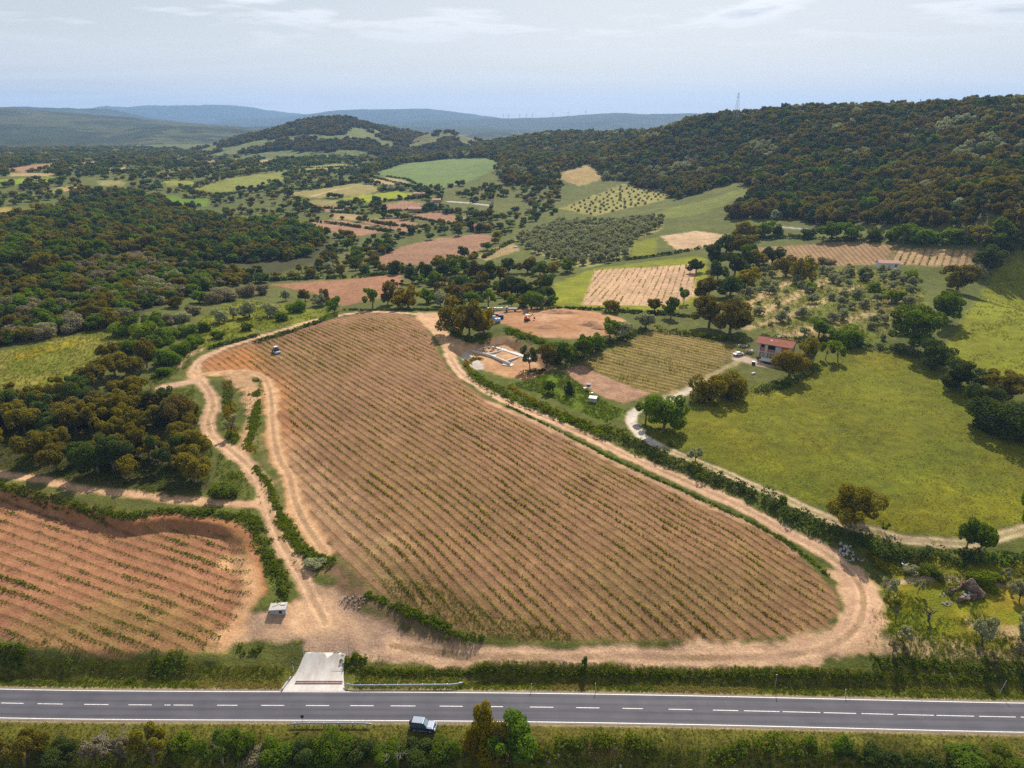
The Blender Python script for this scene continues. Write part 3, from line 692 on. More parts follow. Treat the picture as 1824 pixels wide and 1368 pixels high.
hill('mountain', 'faint pale mountain range farthest on the horizon', [(140,194),(190,189),(230,191),(262,187),(300,188),(350,187),(400,187),(440,190),(480,197),(540,203)], 11800, 10, 1300, 1300, amp=.05, fieldamt=0, seed=9)
hill('mountain', 'pale blue tableland on the horizon', [(420,212),(500,209),(560,202),(590,197),(640,195),(700,194),(765,193.5),(810,199),(860,206),(900,211),(960,214)], 9300, 10, 1500, 1500, amp=.03, fieldamt=0, seed=10)
hill('mountain', 'blue hazy ridge behind the oak hillside', [(600,222),(680,219),(740,215),(800,214),(880,211),(980,209),(1040,204),(1090,200.5),(1150,203),(1200,203),(1230,202),(1300,206),(1450,212)], 7000, 10, 1600, 1500, amp=.04, fieldamt=.05, seed=11)
hill('hill', 'blue foothill below the hazy ridge', [(440,226),(560,223),(660,222),(740,226),(820,226),(900,230),(1000,234)], 5000, 10, 900, 900, amp=.05, fieldamt=.1, seed=12)

# ------------------------------------------------------------------ road
def ribmesh(name, v, q, mat, off):
    me = mk_mesh(name, v, q, mat); fattr(me, 'off', off); return me
def ribbon(name, off0, off1, x0, x1, z, mat, step=1.0, parent=None, crown=0.0):
    xs = np.arange(x0, x1 + step * .5, step); 
    if xs[-1] < x1 - 1e-6: xs = np.append(xs, x1)
    dydx = np.polyval(np.polyder(_rp), np.clip(xs, -125, 125)) * (np.abs(xs) < 125)
    nx, ny = -dydx / np.hypot(1, dydx), 1 / np.hypot(1, dydx)
    y0 = road_y(xs); cols = []
    K = 5 if crown else 2
    for k in range(K):
        of = off0 + (off1 - off0) * k / (K - 1)
        cols.append(np.stack([xs + nx * of, y0 + ny * of, np.full_like(xs, z) + crown * (1 - (of / 3.4) ** 2)], 1))
    v = np.stack(cols, 1).reshape(-1, 3); n = len(xs)
    a, b_ = np.meshgrid(np.arange(n - 1), np.arange(K - 1), indexing='ij'); s = (a * K + b_).ravel()
    q = np.stack([s, s + K, s + K + 1, s + 1], 1)
    return link(name, ribmesh(name, v, q, mat, np.tile(np.linspace(off0, off1, K), n)), parent)
def asphalt():
    t = NT('asphalt'); pos = t.pos()
    n1 = t.noise(pos, 0.25, 4.0, 0.6); n2 = t.noise(pos, 14.0, 3.0, 0.7)
    m = t.new('ShaderNodeMapping'); m.inputs['Scale'].default_value = (0.03, 1.1, 1); t.l.new(pos, m.inputs['Vector'])
    n3 = t.noise(m.outputs[0], 1.0, 4.0, 0.6)
    f = t.math('ADD', t.math('ADD', t.math('MULTIPLY', n1, .4), t.math('MULTIPLY', n2, .3)), t.math('MULTIPLY', n3, .4))
    col = t.ramp(f, [(0.35, (0.044, 0.043, 0.056)), (0.75, (0.098, 0.094, 0.112))])
    off = t.math('ABSOLUTE', t.attr('off').outputs['Fac'])
    lane = t.math('ABSOLUTE', t.math('SUBTRACT', t.math('ABSOLUTE', t.math('SUBTRACT', off, 1.6)), .78))        # two wheel paths in each lane
    wp = t.ramp(t.math('ADD', lane, t.math('MULTIPLY', t.math('SUBTRACT', n3, .5), .5)), [(0.0, 0.80), (.45, 1.06)])
    col = t.mix(1.0, col, wp, 'MULTIPLY')
    edge = t.ramp(t.math('ADD', off, t.math('MULTIPLY', t.math('SUBTRACT', n1, .5), .5)), [(.96, 0.), (1., 1.)])
    dust = t.math('MULTIPLY', t.math('GREATER_THAN', t.math('ADD', off, t.math('MULTIPLY', n2, .35)), 3.52), .6)
    col = t.mix(dust, col, (0.30, 0.23, 0.16, 1))
    return t.principled(col, 0.8, bump=n2, bdist=0.01, spec=0.35)
def paint_mat():
    t = NT('road_paint'); pos = t.pos()
    n1 = t.noise(pos, 5.0, 5.0, 0.7)
    col = t.ramp(n1, [(0.32, (0.25, 0.235, 0.225)), (0.47, (0.66, 0.64, 0.61)), (.7, (.8, .78, .75))])
    return t.principled(col, 0.6)
ASPH, RPAINT = asphalt(), paint_mat()
road = ribbon('road', -3.55, 3.55, -170, 170, 0.0, ASPH, crown=0.035)
tag(road, 'grey asphalt road with white lines crossing the foreground', kind='structure')
for s in (-1, 1):
    e = ribbon('edge_line', s * 3.16 - .085, s * 3.16 + .085, -170, 170, 0.012, RPAINT, parent=road)
_dashes = [((a + b_) / 2, b_ - a) for a, b_ in []]
def xroad(px):                                # where the centre line passes under a picture column
    xs = np.linspace(-120, 120, 4801); ys = road_y(xs)
    dep = ys * math.cos(PITCH) + CAM_H * math.sin(PITCH)
    return float(np.interp(px, W0 / 2 + FPX * xs / dep, xs))
DP = [(2,38),(67,112),(150,193),(229,268),(293,304),(309,344),(387,423),(465,504),(545,585),(624,661),(696,740),(783,822),(864,896),(944,982),(1026,1064),(1109,1145),(1191,1229),(1270,1315),(1325,1388),(1394,1461),(1467,1525),(1534,1591),(1599,1659),(1668,1735),(1744,1809),(1818,1880)]
for a, b_ in DP:
    ribbon('centre_dash', -.07, .07, xroad(a), xroad(b_), 0.048, RPAINT, parent=road)
for x in list(np.arange(-150, xroad(0) - 9, 7.5)) + list(np.arange(xroad(1890), 150, 7.5)):
    ribbon('centre_dash', -.07, .07, x, x + 4.0, 0.048, RPAINT, parent=road)

# ------------------------------------------------------------------ plants
def leaf_material(name, a, b, trans=0.35, hv=0.02):
    t = NT(name)
    tint = t.attr('tint').outputs['Fac']
    rnd = t.new('ShaderNodeObjectInfo').outputs['Random']
    pos = t.pos(); n1 = t.noise(pos, 0.02, 2.0)
    f = t.math('ADD', t.math('MULTIPLY', tint, 0.55), t.math('MULTIPLY', rnd, 0.45))
    col = t.mix(f, c4(a), c4(b))
    hs = t.new('ShaderNodeHueSaturation'); t.set(hs.inputs['Color'], col)
    t.set(hs.inputs['Hue'], t.math('ADD', 0.5 - hv, t.math('MULTIPLY', rnd, 2 * hv)))
    t.set(hs.inputs['Saturation'], 1.14)
    t.set(hs.inputs['Value'], t.math('ADD', 0.68, t.math('MULTIPLY', n1, 0.6)))
    col = hs.outputs[0]
    d = t.new('ShaderNodeBsdfDiffuse'); t.set(d.inputs['Color'], col)
    tr = t.new('ShaderNodeBsdfTranslucent'); t.set(tr.inputs['Color'], t.mix(1.0, col, (1.25, 1.2, 0.6, 1), 'MULTIPLY'))
    m1 = t.new('ShaderNodeMixShader'); m1.inputs[0].default_value = trans; t.l.new(d.outputs[0], m1.inputs[1]); t.l.new(tr.outputs[0], m1.inputs[2])
    t.l.new(m1.outputs[0], t.out.inputs['Surface'])
    return t.m
LEAF = {
    'cork':  leaf_material('cork_oak_leaves', (0.100, 0.096, 0.022), (0.255, 0.205, 0.046), .40, .012),
    'brown': leaf_material('bronze_oak_leaves', (0.104, 0.088, 0.029), (0.205, 0.160, 0.052), .40, .014),
    'green': leaf_material('broad_leaves', (0.066, 0.115, 0.020), (0.185, 0.245, 0.046), .46, .015),
    'dark':  leaf_material('dark_leaves', (0.046, 0.068, 0.020), (0.108, 0.135, 0.040), .40, .015),
    'bright': leaf_material('fresh_leaves', (0.12, 0.18, 0.025), (0.23, 0.28, 0.05), .46, .015),
    'olive': leaf_material('olive_leaves', (0.21, 0.225, 0.13), (0.38, 0.385, 0.24), .38, .012),
    'grey':  leaf_material('grey_shrub_leaves', (0.185, 0.165, 0.10), (0.29, 0.25, 0.165), .3, .01),
    'gold':  leaf_material('golden_leaves', (0.16, 0.135, 0.022), (0.31, 0.24, 0.04), .44, .012),
    'blue':  leaf_material('blue_green_leaves', (0.062, 0.105, 0.055), (0.125, 0.175, 0.09), .38, .012),
    'grass': leaf_material('grass_blades', (0.075, 0.118, 0.016), (0.175, 0.195, 0.034), .42, .02),
    'dry':   leaf_material('dry_grass_blades', (0.18, 0.145, 0.05), (0.29, 0.23, 0.095), .3, .01),
    'vine':  leaf_material('vine_leaves', (0.090, 0.120, 0.014), (0.30, 0.285, 0.030), .48, .02),
    'weed':  leaf_material('weed_leaves', (0.066, 0.105, 0.018), (0.155, 0.185, 0.038), .42, .02),
}
BARK = plain('bark', (0.16, 0.12, 0.085), 0.95, var=.4, scale=3)
BARKD = plain('dark_bark', (0.075, 0.055, 0.042), 0.95, var=.4, scale=3)
BARKP = plain('pale_bark', (0.30, 0.27, 0.23), 0.95, var=.3, scale=3)

def quads_from(P, N, S, rnd, aspect=0.75):
    """leaf-clump faces: centres P, normals N, half-size S"""
    n = len(P)
    a = rnd.normal(size=(n, 3)); t1 = np.cross(N, a); t1 /= np.linalg.norm(t1, axis=1, keepdims=True) + 1e-9
    t2 = np.cross(N, t1)
    S = S[:, None]
    c = [P + t1 * S, P + t2 * S * aspect, P - t1 * S * .9, P - t2 * S * aspect]
    c[1] = c[1] - N * S * .25; c[3] = c[3] - N * S * .25
    V = np.stack(c, 1).reshape(-1, 3)
    F = np.arange(n * 4).reshape(n, 4)
    return V, F
def lobes_leaves(L, nleaf, size, rnd, up=0.6, jit=0.75, core=0.75):
    """L: (k,4) lobe centres + radii -> leaf centres, normals on their shells"""
    L = np.asarray(L, float)
    wgt = L[:, 3] ** 2; wgt /= wgt.sum()
    k = rnd.choice(len(L), nleaf * 2, p=wgt)
    d = rnd.normal(size=(nleaf * 2, 3)); d /= np.linalg.norm(d, axis=1, keepdims=True)
    rad = L[k, 3] * (core + (1.08 - core) * rnd.random(nleaf * 2) ** .5)
    P = L[k, :3] + d * rad[:, None]
    dist = np.linalg.norm(P[:, None] - L[None, :, :3], axis=2) / L[None, :, 3]
    ok = (dist.min(1) > core * .82)
    P, d = P[ok][:nleaf], d[ok][:nleaf]
    N = d + rnd.normal(size=d.shape) * jit; N[:, 2] += up; N /= np.linalg.norm(N, axis=1, keepdims=True)
    return P, N
def add_tint(me, nq, rnd, per=4):
    fattr(me, 'tint', np.repeat(rnd.random(nq), per))
def tube(points, radii, seg=6):
    P = np.asarray(points, float); V = []; F = []
    for i, p in enumerate(P):
        d = P[min(i + 1, len(P) - 1)] - P[max(i - 1, 0)]; d /= np.linalg.norm(d) + 1e-9
        a = np.cross(d, (0.31, 0.9, 0.2)); a /= np.linalg.norm(a) + 1e-9; b_ = np.cross(d, a)
        for k in range(seg):
            w_ = 2 * math.pi * k / seg
            V.append(p + (a * math.cos(w_) + b_ * math.sin(w_)) * radii[i])
    for i in range(len(P) - 1):
        for k in range(seg):
            F.append((i * seg + k, i * seg + (k + 1) % seg, (i + 1) * seg + (k + 1) % seg, (i + 1) * seg + k))
    return np.array(V), np.array(F)
def join(parts):
    V, F, o = [], [], 0
    for v, f in parts: V.append(v); F.append(f + o); o += len(v)
    return np.concatenate(V), np.concatenate(F)

def crown_lobes(shape, rnd):
    """unit tree: width 1 (radius .5), height 1"""
    L = []
    if shape == 'round':
        for _ in range(22):
            a, h = rnd.random() * 6.28, rnd.random()
            rr_ = .40 * math.sqrt(rnd.random()) * (1.15 - .55 * abs(h - .35))
            L.append((rr_ * math.cos(a), rr_ * math.sin(a), .24 + .62 * h, .07 + .12 * rnd.random() ** 1.5))
        L.append((0, 0, .48, .24))
    elif shape == 'spread':
        for _ in range(20):
            a = rnd.random() * 6.28; rr_ = .38 * math.sqrt(rnd.random())
            L.append((rr_ * math.cos(a), rr_ * math.sin(a), .36 + .44 * rnd.random() * (1.2 - rr_ * 1.4), .10 + .08 * rnd.random()))
        L.append((0, 0, .52, .24))
    elif shape == 'bush':
        for _ in range(15):
            a = rnd.random() * 6.28; rr_ = .36 * math.sqrt(rnd.random())
            L.append((rr_ * math.cos(a), rr_ * math.sin(a), .12 + .62 * rnd.random() * (1.15 - rr_), .13 + .1 * rnd.random()))
        L.append((0, 0, .35, .28))
    elif shape == 'tall':
        for _ in range(18):
            h = rnd.random(); a = rnd.random() * 6.28; rr_ = .36 * math.sqrt(rnd.random()) * (1 - .62 * h)
            L.append((rr_ * math.cos(a), rr_ * math.sin(a), .12 + .76 * h, (.19 - .09 * h) * (0.8 + .4 * rnd.random())))
    elif shape == 'open':
        for _ in range(11):
            a = rnd.random() * 6.28; rr_ = .2 + .22 * rnd.random()
            L.append((rr_ * math.cos(a), rr_ * math.sin(a), .42 + .46 * rnd.random(), .09 + .07 * rnd.random()))
    elif shape == 'pair':
        for cx_, cz in ((-.2, 0), (.22, -.06), (0, .06)):
            for _ in range(8):
                a = rnd.random() * 6.28; rr_ = .2 * math.sqrt(rnd.random())
                L.append((cx_ + rr_ * math.cos(a), rr_ * math.sin(a), .34 + cz + .48 * rnd.random(), .1 + .07 * rnd.random()))
    return np.array(L)
PROTO = {}
def proto(kind, shape, lod, var):
    """unit crown and trunk meshes, shared by every copy"""
    key = (kind, shape, lod, var)
    if key in PROTO: return PROTO[key]
    rnd = np.random.default_rng(abs(hash((shape, lod, var))) % 100000 if False else 1000 + 37 * var + 7 * lod + len(shape) * 131)
    n, s = {0: (7000, .023), 1: (3400, .033), 2: (1300, .054), 3: (320, .105)}[lod]
    if shape == 'open': n = int(n * .6)
    L = crown_lobes(shape, rnd)
    P, N = lobes_leaves(L, n, s, rnd, core=.6 if lod < 3 else .55)
    V, F = quads_from(P, N, s * (.65 + .7 * rnd.random(len(P))), rnd)
    me = mk_mesh('crown', V, F, LEAF[kind]); add_tint(me, len(P), rnd)
    tr = None
    if shape != 'bush' or lod < 2:
        bark = {'olive': BARKD, 'cork': BARK, 'brown': BARK, 'grey': BARKD}.get(kind, BARK)
        h0 = .34 if shape in ('round', 'spread', 'open', 'pair') else .2
        lean = rnd.normal() * .03
        seg = 6 if lod < 2 else 4
        parts = [tube([(0, 0, -.06), (lean * .5, 0, h0 * .5), (lean, lean, h0), (lean, lean, .62)], [.042, .034, .028, .01], seg)]
        if lod < 3:
            order = np.argsort(-L[:, 3])[:(9 if lod < 2 else 4)]
            for q in order:
                e = L[q, :3]; mid = np.array([lean, lean, h0 * .9]) * .45 + e * .55; mid[2] -= .03
                parts.append(tube([(lean, lean, h0 * .75), mid, e], [.02, .013, .005], 4))
        V2, F2 = join(parts)
        tr = mk_mesh('trunk', V2, F2, bark)
    PROTO[key] = (me, tr)
    return PROTO[key]

NAMES = {'cork': 'cork_oak', 'brown': 'bronze_oak', 'green': 'broadleaf_tree', 'dark': 'dark_tree', 'bright': 'young_tree', 'olive': 'olive_tree', 'grey': 'grey_shrub', 'gold': 'golden_tree', 'blue': 'poplar_tree', 'weed': 'shrub'}
N_TREES = 0
def lod_of(wpx):
    return 0 if wpx > 62 else 1 if wpx > 30 else 2 if wpx > 13 else 3
def plant(P, w_, h_, kind, shape, label, group=None, name=None, lod=None, cat='tree', sink=.1):
    """one tree or shrub as a thing: an Empty at its foot, with its trunk and its crown"""
    global N_TREES
    N_TREES += 1
    P = np.asarray(P, float)
    wpx = w_ * pxm(P)[0]
    if lod is None: lod = lod_of(wpx)
    var = random.randrange(4 if lod < 2 else 5)
    me, tr = proto(kind, shape, lod, var)
    nm = name or (NAMES[kind] if shape != 'bush' else ('shrub' if kind != 'grey' else 'grey_shrub'))
    loc = (P[0], P[1], P[2] - sink); rot = (random.gauss(0, .05), random.gauss(0, .05), random.random() * 6.28); a_ = .82 + .36 * random.random(); sc = (w_ * (2 - a_) ** .5, w_ * a_, h_)
    if wpx < 12 or tr is None:
        o = link(nm, me, None, loc, rot, sc)
    else:
        o = link(nm, None, None, loc, rot, sc); o.empty_display_size = .2
        link('crown', me, o)
        link('trunk', tr, o)
    tag(o, label, cat, group)
    return o
def tpx(px, py, wpx, hpx, kind, shape='round', label=None, group=None, **kw):
    """a plant whose foot shows at (px, py) and whose size reads wpx x hpx in the photo"""
    P = at([(px, py)])[0]; s = pxm(P)[0]
    dep = math.atan2(CAM_H - P[2], math.hypot(P[0], P[1]))
    w_ = wpx / s
    h_ = max((hpx / s - .35 * w_ * math.sin(dep)) / math.cos(dep), .45 * w_)
    return plant(P, w_, h_, kind, shape, label, group, **kw)

# --- foliage stuff placed by geometry nodes over a cloud of points
def gn_scatter(name, pts, scales, protos, label, seed=0, idx=None):
    """one 'stuff' object: instances of the prototypes on points (what nobody could count)"""
    me = bpy.data.meshes.new(name)
    me.vertices.add(len(pts)); me.vertices.foreach_set('co', np.asarray(pts, np.float32).ravel())
    fattr(me, 'sc', scales, 'FLOAT_VECTOR')
    r_ = np.random.default_rng(seed)
    a = me.attributes.new('rotz', 'FLOAT', 'POINT'); a.data.foreach_set('value', (r_.random(len(pts)) * 6.283).astype(np.float32))
    a = me.attributes.new('pick', 'INT', 'POINT'); a.data.foreach_set('value', (idx if idx is not None else r_.integers(0, len(protos), len(pts))).astype(np.int32))
    c = bpy.data.collections.new(name + '_kinds')
    for k, p in enumerate(protos):
        c.objects.link(bpy.data.objects.new('%s_kind_%02d' % (name, k), p))
    ng = bpy.data.node_groups.new(name, 'GeometryNodeTree')
    ng.interface.new_socket('Geometry', in_out='INPUT', socket_type='NodeSocketGeometry')
    ng.interface.new_socket('Geometry', in_out='OUTPUT', socket_type='NodeSocketGeometry')
    N = ng.nodes; Lk = ng.links
    gi, go = N.new('NodeGroupInput'), N.new('NodeGroupOutput')
    m2p = N.new('GeometryNodeMeshToPoints'); iop = N.new('GeometryNodeInstanceOnPoints')
    ci = N.new('GeometryNodeCollectionInfo'); ci.inputs['Collection'].default_value = c
    ci.inputs['Separate Children'].default_value = True; ci.inputs['Reset Children'].default_value = True
    def na(nm, t):
        n = N.new('GeometryNodeInputNamedAttribute'); n.data_type = t; n.inputs['Name'].default_value = nm; return n.outputs['Attribute']
    cx_ = N.new('ShaderNodeCombineXYZ'); Lk.new(na('rotz', 'FLOAT'), cx_.inputs['Z'])
    Lk.new(gi.outputs[0], m2p.inputs['Mesh']); Lk.new(m2p.outputs[0], iop.inputs['Points'])
    Lk.new(ci.outputs[0], iop.inputs['Instance']); iop.inputs['Pick Instance'].default_value = True
    Lk.new(na('pick', 'INT'), iop.inputs['Instance Index'])
    Lk.new(cx_.outputs[0], iop.inputs['Rotation']); Lk.new(na('sc', 'FLOAT_VECTOR'), iop.inputs['Scale'])
    Lk.new(iop.outputs[0], go.inputs[0])
    o = link(name, me)
    md = o.modifiers.new('scatter', 'NODES'); md.node_group = ng
    tag(o, label, kind='stuff')
    return o
def sample_poly(P, n, rnd, spacing=None, avoid=()):
    """points inside an outline; with `spacing`, a jittered triangular lattice thinned to n"""
    lo, hi = P.min(0), P.max(0)
    if spacing:
        dy = spacing * .87; ys = np.arange(lo[1], hi[1], dy); xs = np.arange(lo[0], hi[0], spacing)
        X, Y = np.meshgrid(xs, ys); X = X + (np.arange(len(ys)) % 2)[:, None] * spacing * .5
        c = np.column_stack([X.ravel(), Y.ravel()]) + rnd.uniform(-.36, .36, (X.size, 2)) * spacing
        c = c[inside(c[:, 0], c[:, 1], P)]
    else:
        c = np.zeros((0, 2))
        for _ in range(400):
            q = lo + (hi - lo) * rnd.random((4000, 2)); c = np.concatenate([c, q[inside(q[:, 0], q[:, 1], P)]])
            if len(c) >= n: break
    for A in avoid:
        if len(c): c = c[~inside(c[:, 0], c[:, 1], A)]
    if len(c) > n: c = c[np.sort(rnd.permutation(len(c))[:n])]
    return c

# ------------------------------------------------------------------ vine rows: each row is one thing
def rows_in(P, a, sp, off=0.0):
    e = np.array([math.cos(R(a)), math.sin(R(a))]); n = np.array([-e[1], e[0]])
    c = P @ n; out = []
    for k in range(int(math.ceil(c.min() / sp)), int(c.max() / sp) + 1):
        t = np.arange((P @ e).min(), (P @ e).max(), 0.5)
        q = n[None] * (k * sp + off) + e[None] * t[:, None]
        m = inside(q[:, 0], q[:, 1], P)
        if m.sum() > 14: out.append(q[m])
    return out
_ONES = ['', 'first', 'second', 'third', 'fourth', 'fifth', 'sixth', 'seventh', 'eighth', 'ninth', 'tenth', 'eleventh', 'twelfth', 'thirteenth', 'fourteenth', 'fifteenth', 'sixteenth', 'seventeenth', 'eighteenth', 'nineteenth']
_TENS = ['', '', 'twent', 'thirt', 'fort', 'fift', 'sixt', 'sevent', 'eight', 'ninet']
def ordinal(n):
    if n < 20: return _ONES[n]
    return _TENS[n // 10] + ('ieth' if n % 10 == 0 else 'y-' + _ONES[n % 10])
def vine_row(pts, rnd, step, size, hgt, dens, kind, label, group, name='vine_row', seedk=0, thick=.18, boost=0.0, amp=.72):
    q = pts[::max(1, int(step / .5))]
    q = q + rnd.normal(size=q.shape) * .09
    e_ = (pts[-1] - pts[0]) / np.linalg.norm(pts[-1] - pts[0]); al, ac = q @ e_, q @ np.array([-e_[1], e_[0]])
    vig = 0.50 + amp * fbm(al, ac * 3, 6, 2, 200) + .3 * fbm(q[:, 0], q[:, 1], 38, 2, 201) + .4 * (rnd.random(len(q)) - .5) + boost
    keep = rnd.random(len(q)) < np.clip(dens + .5 * (vig - .5), .12, 1)
    q, vig = q[keep], np.clip(vig[keep], .05, 1.4)
    if len(q) < 3: return None
    z = HG(q[:, 0], q[:, 1])
    cnt = np.clip((2 + 6 * vig ** 1.6), 2, 10).astype(int)
    k = np.repeat(np.arange(len(q)), cnt)
    n = len(k)
    e = (pts[-1] - pts[0]); e /= np.linalg.norm(e)
    off = e[None] * (rnd.random((n, 1)) - .5) * step * 1.0 + np.array([-e[1], e[0]])[None] * rnd.normal(size=(n, 1)) * thick
    P = np.column_stack([q[k] + off, z[k] + hgt * (.15 + .75 * rnd.random(n)) * (.55 + .6 * vig[k])])
    N = rnd.normal(size=(n, 3)); N[:, 2] = np.abs(N[:, 2]) + .5; N /= np.linalg.norm(N, axis=1, keepdims=True)
    V, F = quads_from(P, N, size * (.5 + .6 * rnd.random(n)) * (.6 + .5 * vig[k]), rnd)
    me = mk_mesh('foliage', V, F, LEAF[kind])
    fattr(me, 'tint', np.repeat(np.clip(.15 + .75 * vig[k] * (.5 + .6 * rnd.random(n)), 0, 1), 4))
    o = link(name, None); o.empty_display_size = .3
    link('foliage', me, o)['kind'] = 'stuff'
    return tag(o, label, 'vine row', group)
rv = np.random.default_rng(5)
inner = A2([(385,650),(430,622),(500,600),(570,580),(640,568),(700,566),(742,574),(764,604),(780,632),(795,662),(822,687),(850,709),(896,733),(950,757),(1020,792),(1090,831),(1160,862),(1238,897),(1320,936),(1366,955),(1398,978),(1432,1010),(1458,1040),(1478,1067),(1480,1090),(1462,1108),(1420,1122),(1350,1132),(1254,1135),(1126,1133),(1000,1136),(940,1128),(880,1122),(805,1105),(740,1070),(680,1035),(625,985),(575,925),(540,870),(525,800),(515,740),(500,690),(470,660),(430,652)])
for i_, q in enumerate(rows_in(inner, MDIR, 2.2, 0.55)):
    vine_row(q, rv, .5, .20, .46, .94, 'vine', ordinal(i_ + 1) + ' vine row of the central vineyard counted from the rubble corner', 'vine rows of the central vineyard', thick=.13, boost=.06)
for i_, q in enumerate(rows_in(FIELDS['ll'] * 1.0, -22, 2.5, 0.3)):
    vine_row(q, rv, .5, .22, .5, .85, 'weed', ordinal(i_ + 1) + ' weedy vine row of the reddish field counted from the road', 'vine rows of the reddish roadside field', thick=.26, amp=.9, boost=(-.05 + .6 * float(sstep(170, 122, np.hypot(*q.mean(0))))))
for i_, q in enumerate(rows_in(FIELDS['vy_s'], -33, 2.5, 0.2)):
    vine_row(q, rv, .5, .24, .8, .95, 'vine', ordinal(i_ + 1) + ' trellised vine row counted from the ploughed strip', 'vine rows below the house')
for i_, q in enumerate(rows_in(FIELDS['vy_f4'], 74, 3.1, 0.2)):
    vine_row(q, rv, 1.5, .34, .8, .95, 'vine', ordinal(i_ + 1) + ' vine row of the pinkish vineyard counted from the tree clump', 'vine rows of the pinkish vineyard')
for i_, q in enumerate(rows_in(FIELDS['vb2'], 56, 3.4, 0.2)):
    vine_row(q, rv, 2.0, .45, .9, .95, 'weed', ordinal(i_ + 1) + ' vine row of the striped plot counted from the dark corner tree', 'vine rows of the striped plot')

# ------------------------------------------------------------------ hedges and undergrowth
def hedge(pts, width, height, kind, label, leaf=.28, dens=9.0, name='hedge', cat='hedge', lob=1.0, seed=0, group=None, kind2=None, drop=0.0):
    rnd = np.random.default_rng(300 + seed)
    P = at(pts)[:, :2]
    seg = np.linalg.norm(np.diff(P, axis=0), axis=1); cum = np.concatenate([[0], np.cumsum(seg)])
    nl = max(6, int(cum[-1] / (lob * .55) * max(1, width / (lob * 1.4))))
    t = rnd.random(nl) * cum[-1]
    c = np.stack([np.interp(t, cum, P[:, 0]), np.interp(t, cum, P[:, 1])], 1)
    c += rnd.normal(size=c.shape) * width * .27
    v = .55 + .75 * (fbm(c[:, 0], c[:, 1], 9, 2, 310 + seed) * .5 + .5) * rnd.random(nl) + .25 * rnd.random(nl)
    if drop: 
        k = fbm(c[:, 0], c[:, 1], 12, 2, 330 + seed) > -1 + 2 * drop; c, v = c[k], v[k]
    r_ = lob * (.55 + .6 * rnd.random(len(c))) * np.clip(v, .5, 1.2)
    zc = HG(c[:, 0], c[:, 1]) + np.maximum(height * v - r_, .05) * (.3 + .7 * rnd.random(len(c)))
    L = np.column_stack([c, zc, r_])
    area = (r_ ** 2).sum() * 6
    nq = int(min(area * dens * .3 / (leaf * leaf * 4) * .12 + len(c) * 8, 26000))
    # leaves on each lobe's shell
    w_ = r_ ** 2 / (r_ ** 2).sum(); k = rnd.choice(len(c), nq, p=w_)
    d = rnd.normal(size=(nq, 3)); d[:, 2] = np.abs(d[:, 2]) * .9 + d[:, 2] * .1; d /= np.linalg.norm(d, axis=1, keepdims=True)
    Q = L[k, :3] + d * (r_[k] * (.7 + .38 * rnd.random(nq)))[:, None]
    N = d + rnd.normal(size=d.shape) * .8; N[:, 2] += .25; N /= np.linalg.norm(N, axis=1, keepdims=True)
    V, F = quads_from(Q, N, leaf * (.6 + .7 * rnd.random(nq)), rnd)
    me = mk_mesh(name, V, F, LEAF[kind])
    tv = np.clip(.5 + .5 * fbm(L[:, 0], L[:, 1], 4, 2, 340 + seed) + .3 * (rnd.random(len(c)) - .5), 0, 1)
    fattr(me, 'tint', np.repeat(np.clip(tv[k] + .35 * (rnd.random(nq) - .5), 0, 1), 4))
    if kind2:
        me.materials.append(LEAF[kind2])
        mi = (fbm(L[:, 0], L[:, 1], 6, 2, 350 + seed) > .12)[k]
        me.polygons.foreach_set('material_index', mi.astype(np.int32))
    return tag(link(name, me), label, cat, group)
hedge([(842,668),(870,690),(920,714),(985,738),(1050,765),(1080,782)], 4.6, 1.8, 'grass', 'thick green hedge on the bank beside the sandy track', dens=22, seed=1, lob=1.0, kind2='green')
hedge([(1080,768),(1120,790),(1180,818),(1260,850),(1340,884)], 4.2, 2.2, 'dark', 'dark bramble hedge between the track and the curving lane', dens=22, seed=2, lob=1.2, kind2='weed')
hedge([(1340,886),(1400,912),(1460,940),(1520,965),(1570,975)], 4.6, 2.4, 'dark', 'dark scrub on the bank above the stone heap', dens=22, seed=3, lob=1.3, kind2='weed')
hedge([(1560,978),(1640,990),(1720,998),(1840,1000),(1920,1000)], 4.4, 1.7, 'dark', 'dark thicket on the bank below the lane end', dens=20, seed=4, lob=1.3, kind2='green')
hedge([(905,690),(960,722),(1020,748),(1075,770)], 2.0, 1.2, 'gold', 'low strip of yellowish weeds at the hedge foot', dens=20, seed=5, lob=.7, leaf=.22, drop=.3)
hedge([(-60,856),(0,868),(70,884),(140,906),(228,922),(298,912),(350,914),(430,922)], 2.6, 1.1, 'weed', 'green hedge along the bank above the reddish field', dens=28, seed=6, lob=.65, leaf=.22, kind2='grass', drop=.12)
hedge([(430,918),(455,930),(462,960),(478,995),(500,1035),(508,1062)], 3.2, 1.2, 'weed', 'bushy hedge between the field and the dirt track', dens=28, seed=7, lob=.75, leaf=.22, kind2='grass')
hedge([(905,724),(951,746),(1021,781),(1091,817),(1161,850),(1230,880)], .7, .45, 'grass', 'thin weed strip between the vineyard and the track', dens=34, seed=8, lob=.4, leaf=.16, drop=.2)
hedge([(1230,880),(1300,913),(1370,947),(1402,966),(1442,996),(1474,1024)], 1.0, .5, 'weed', 'weed strip at the outer bend of the vineyard', dens=34, seed=9, lob=.45, leaf=.16, kind2='grass', drop=.15)
hedge([(405,680),(408,720),(412,760),(416,790)], 2.4, .9, 'grass', 'bushy strip under the bare tree by the track', dens=30, seed=10, lob=.55, leaf=.2, kind2='gold', drop=.25)
hedge([(455,678),(458,720),(448,775),(440,800),(455,830)], 2.6, .7, 'grass', 'green weedy strip beside the vineyard turning loop', dens=30, seed=11, lob=.5, leaf=.2, kind2='gold', drop=.35)
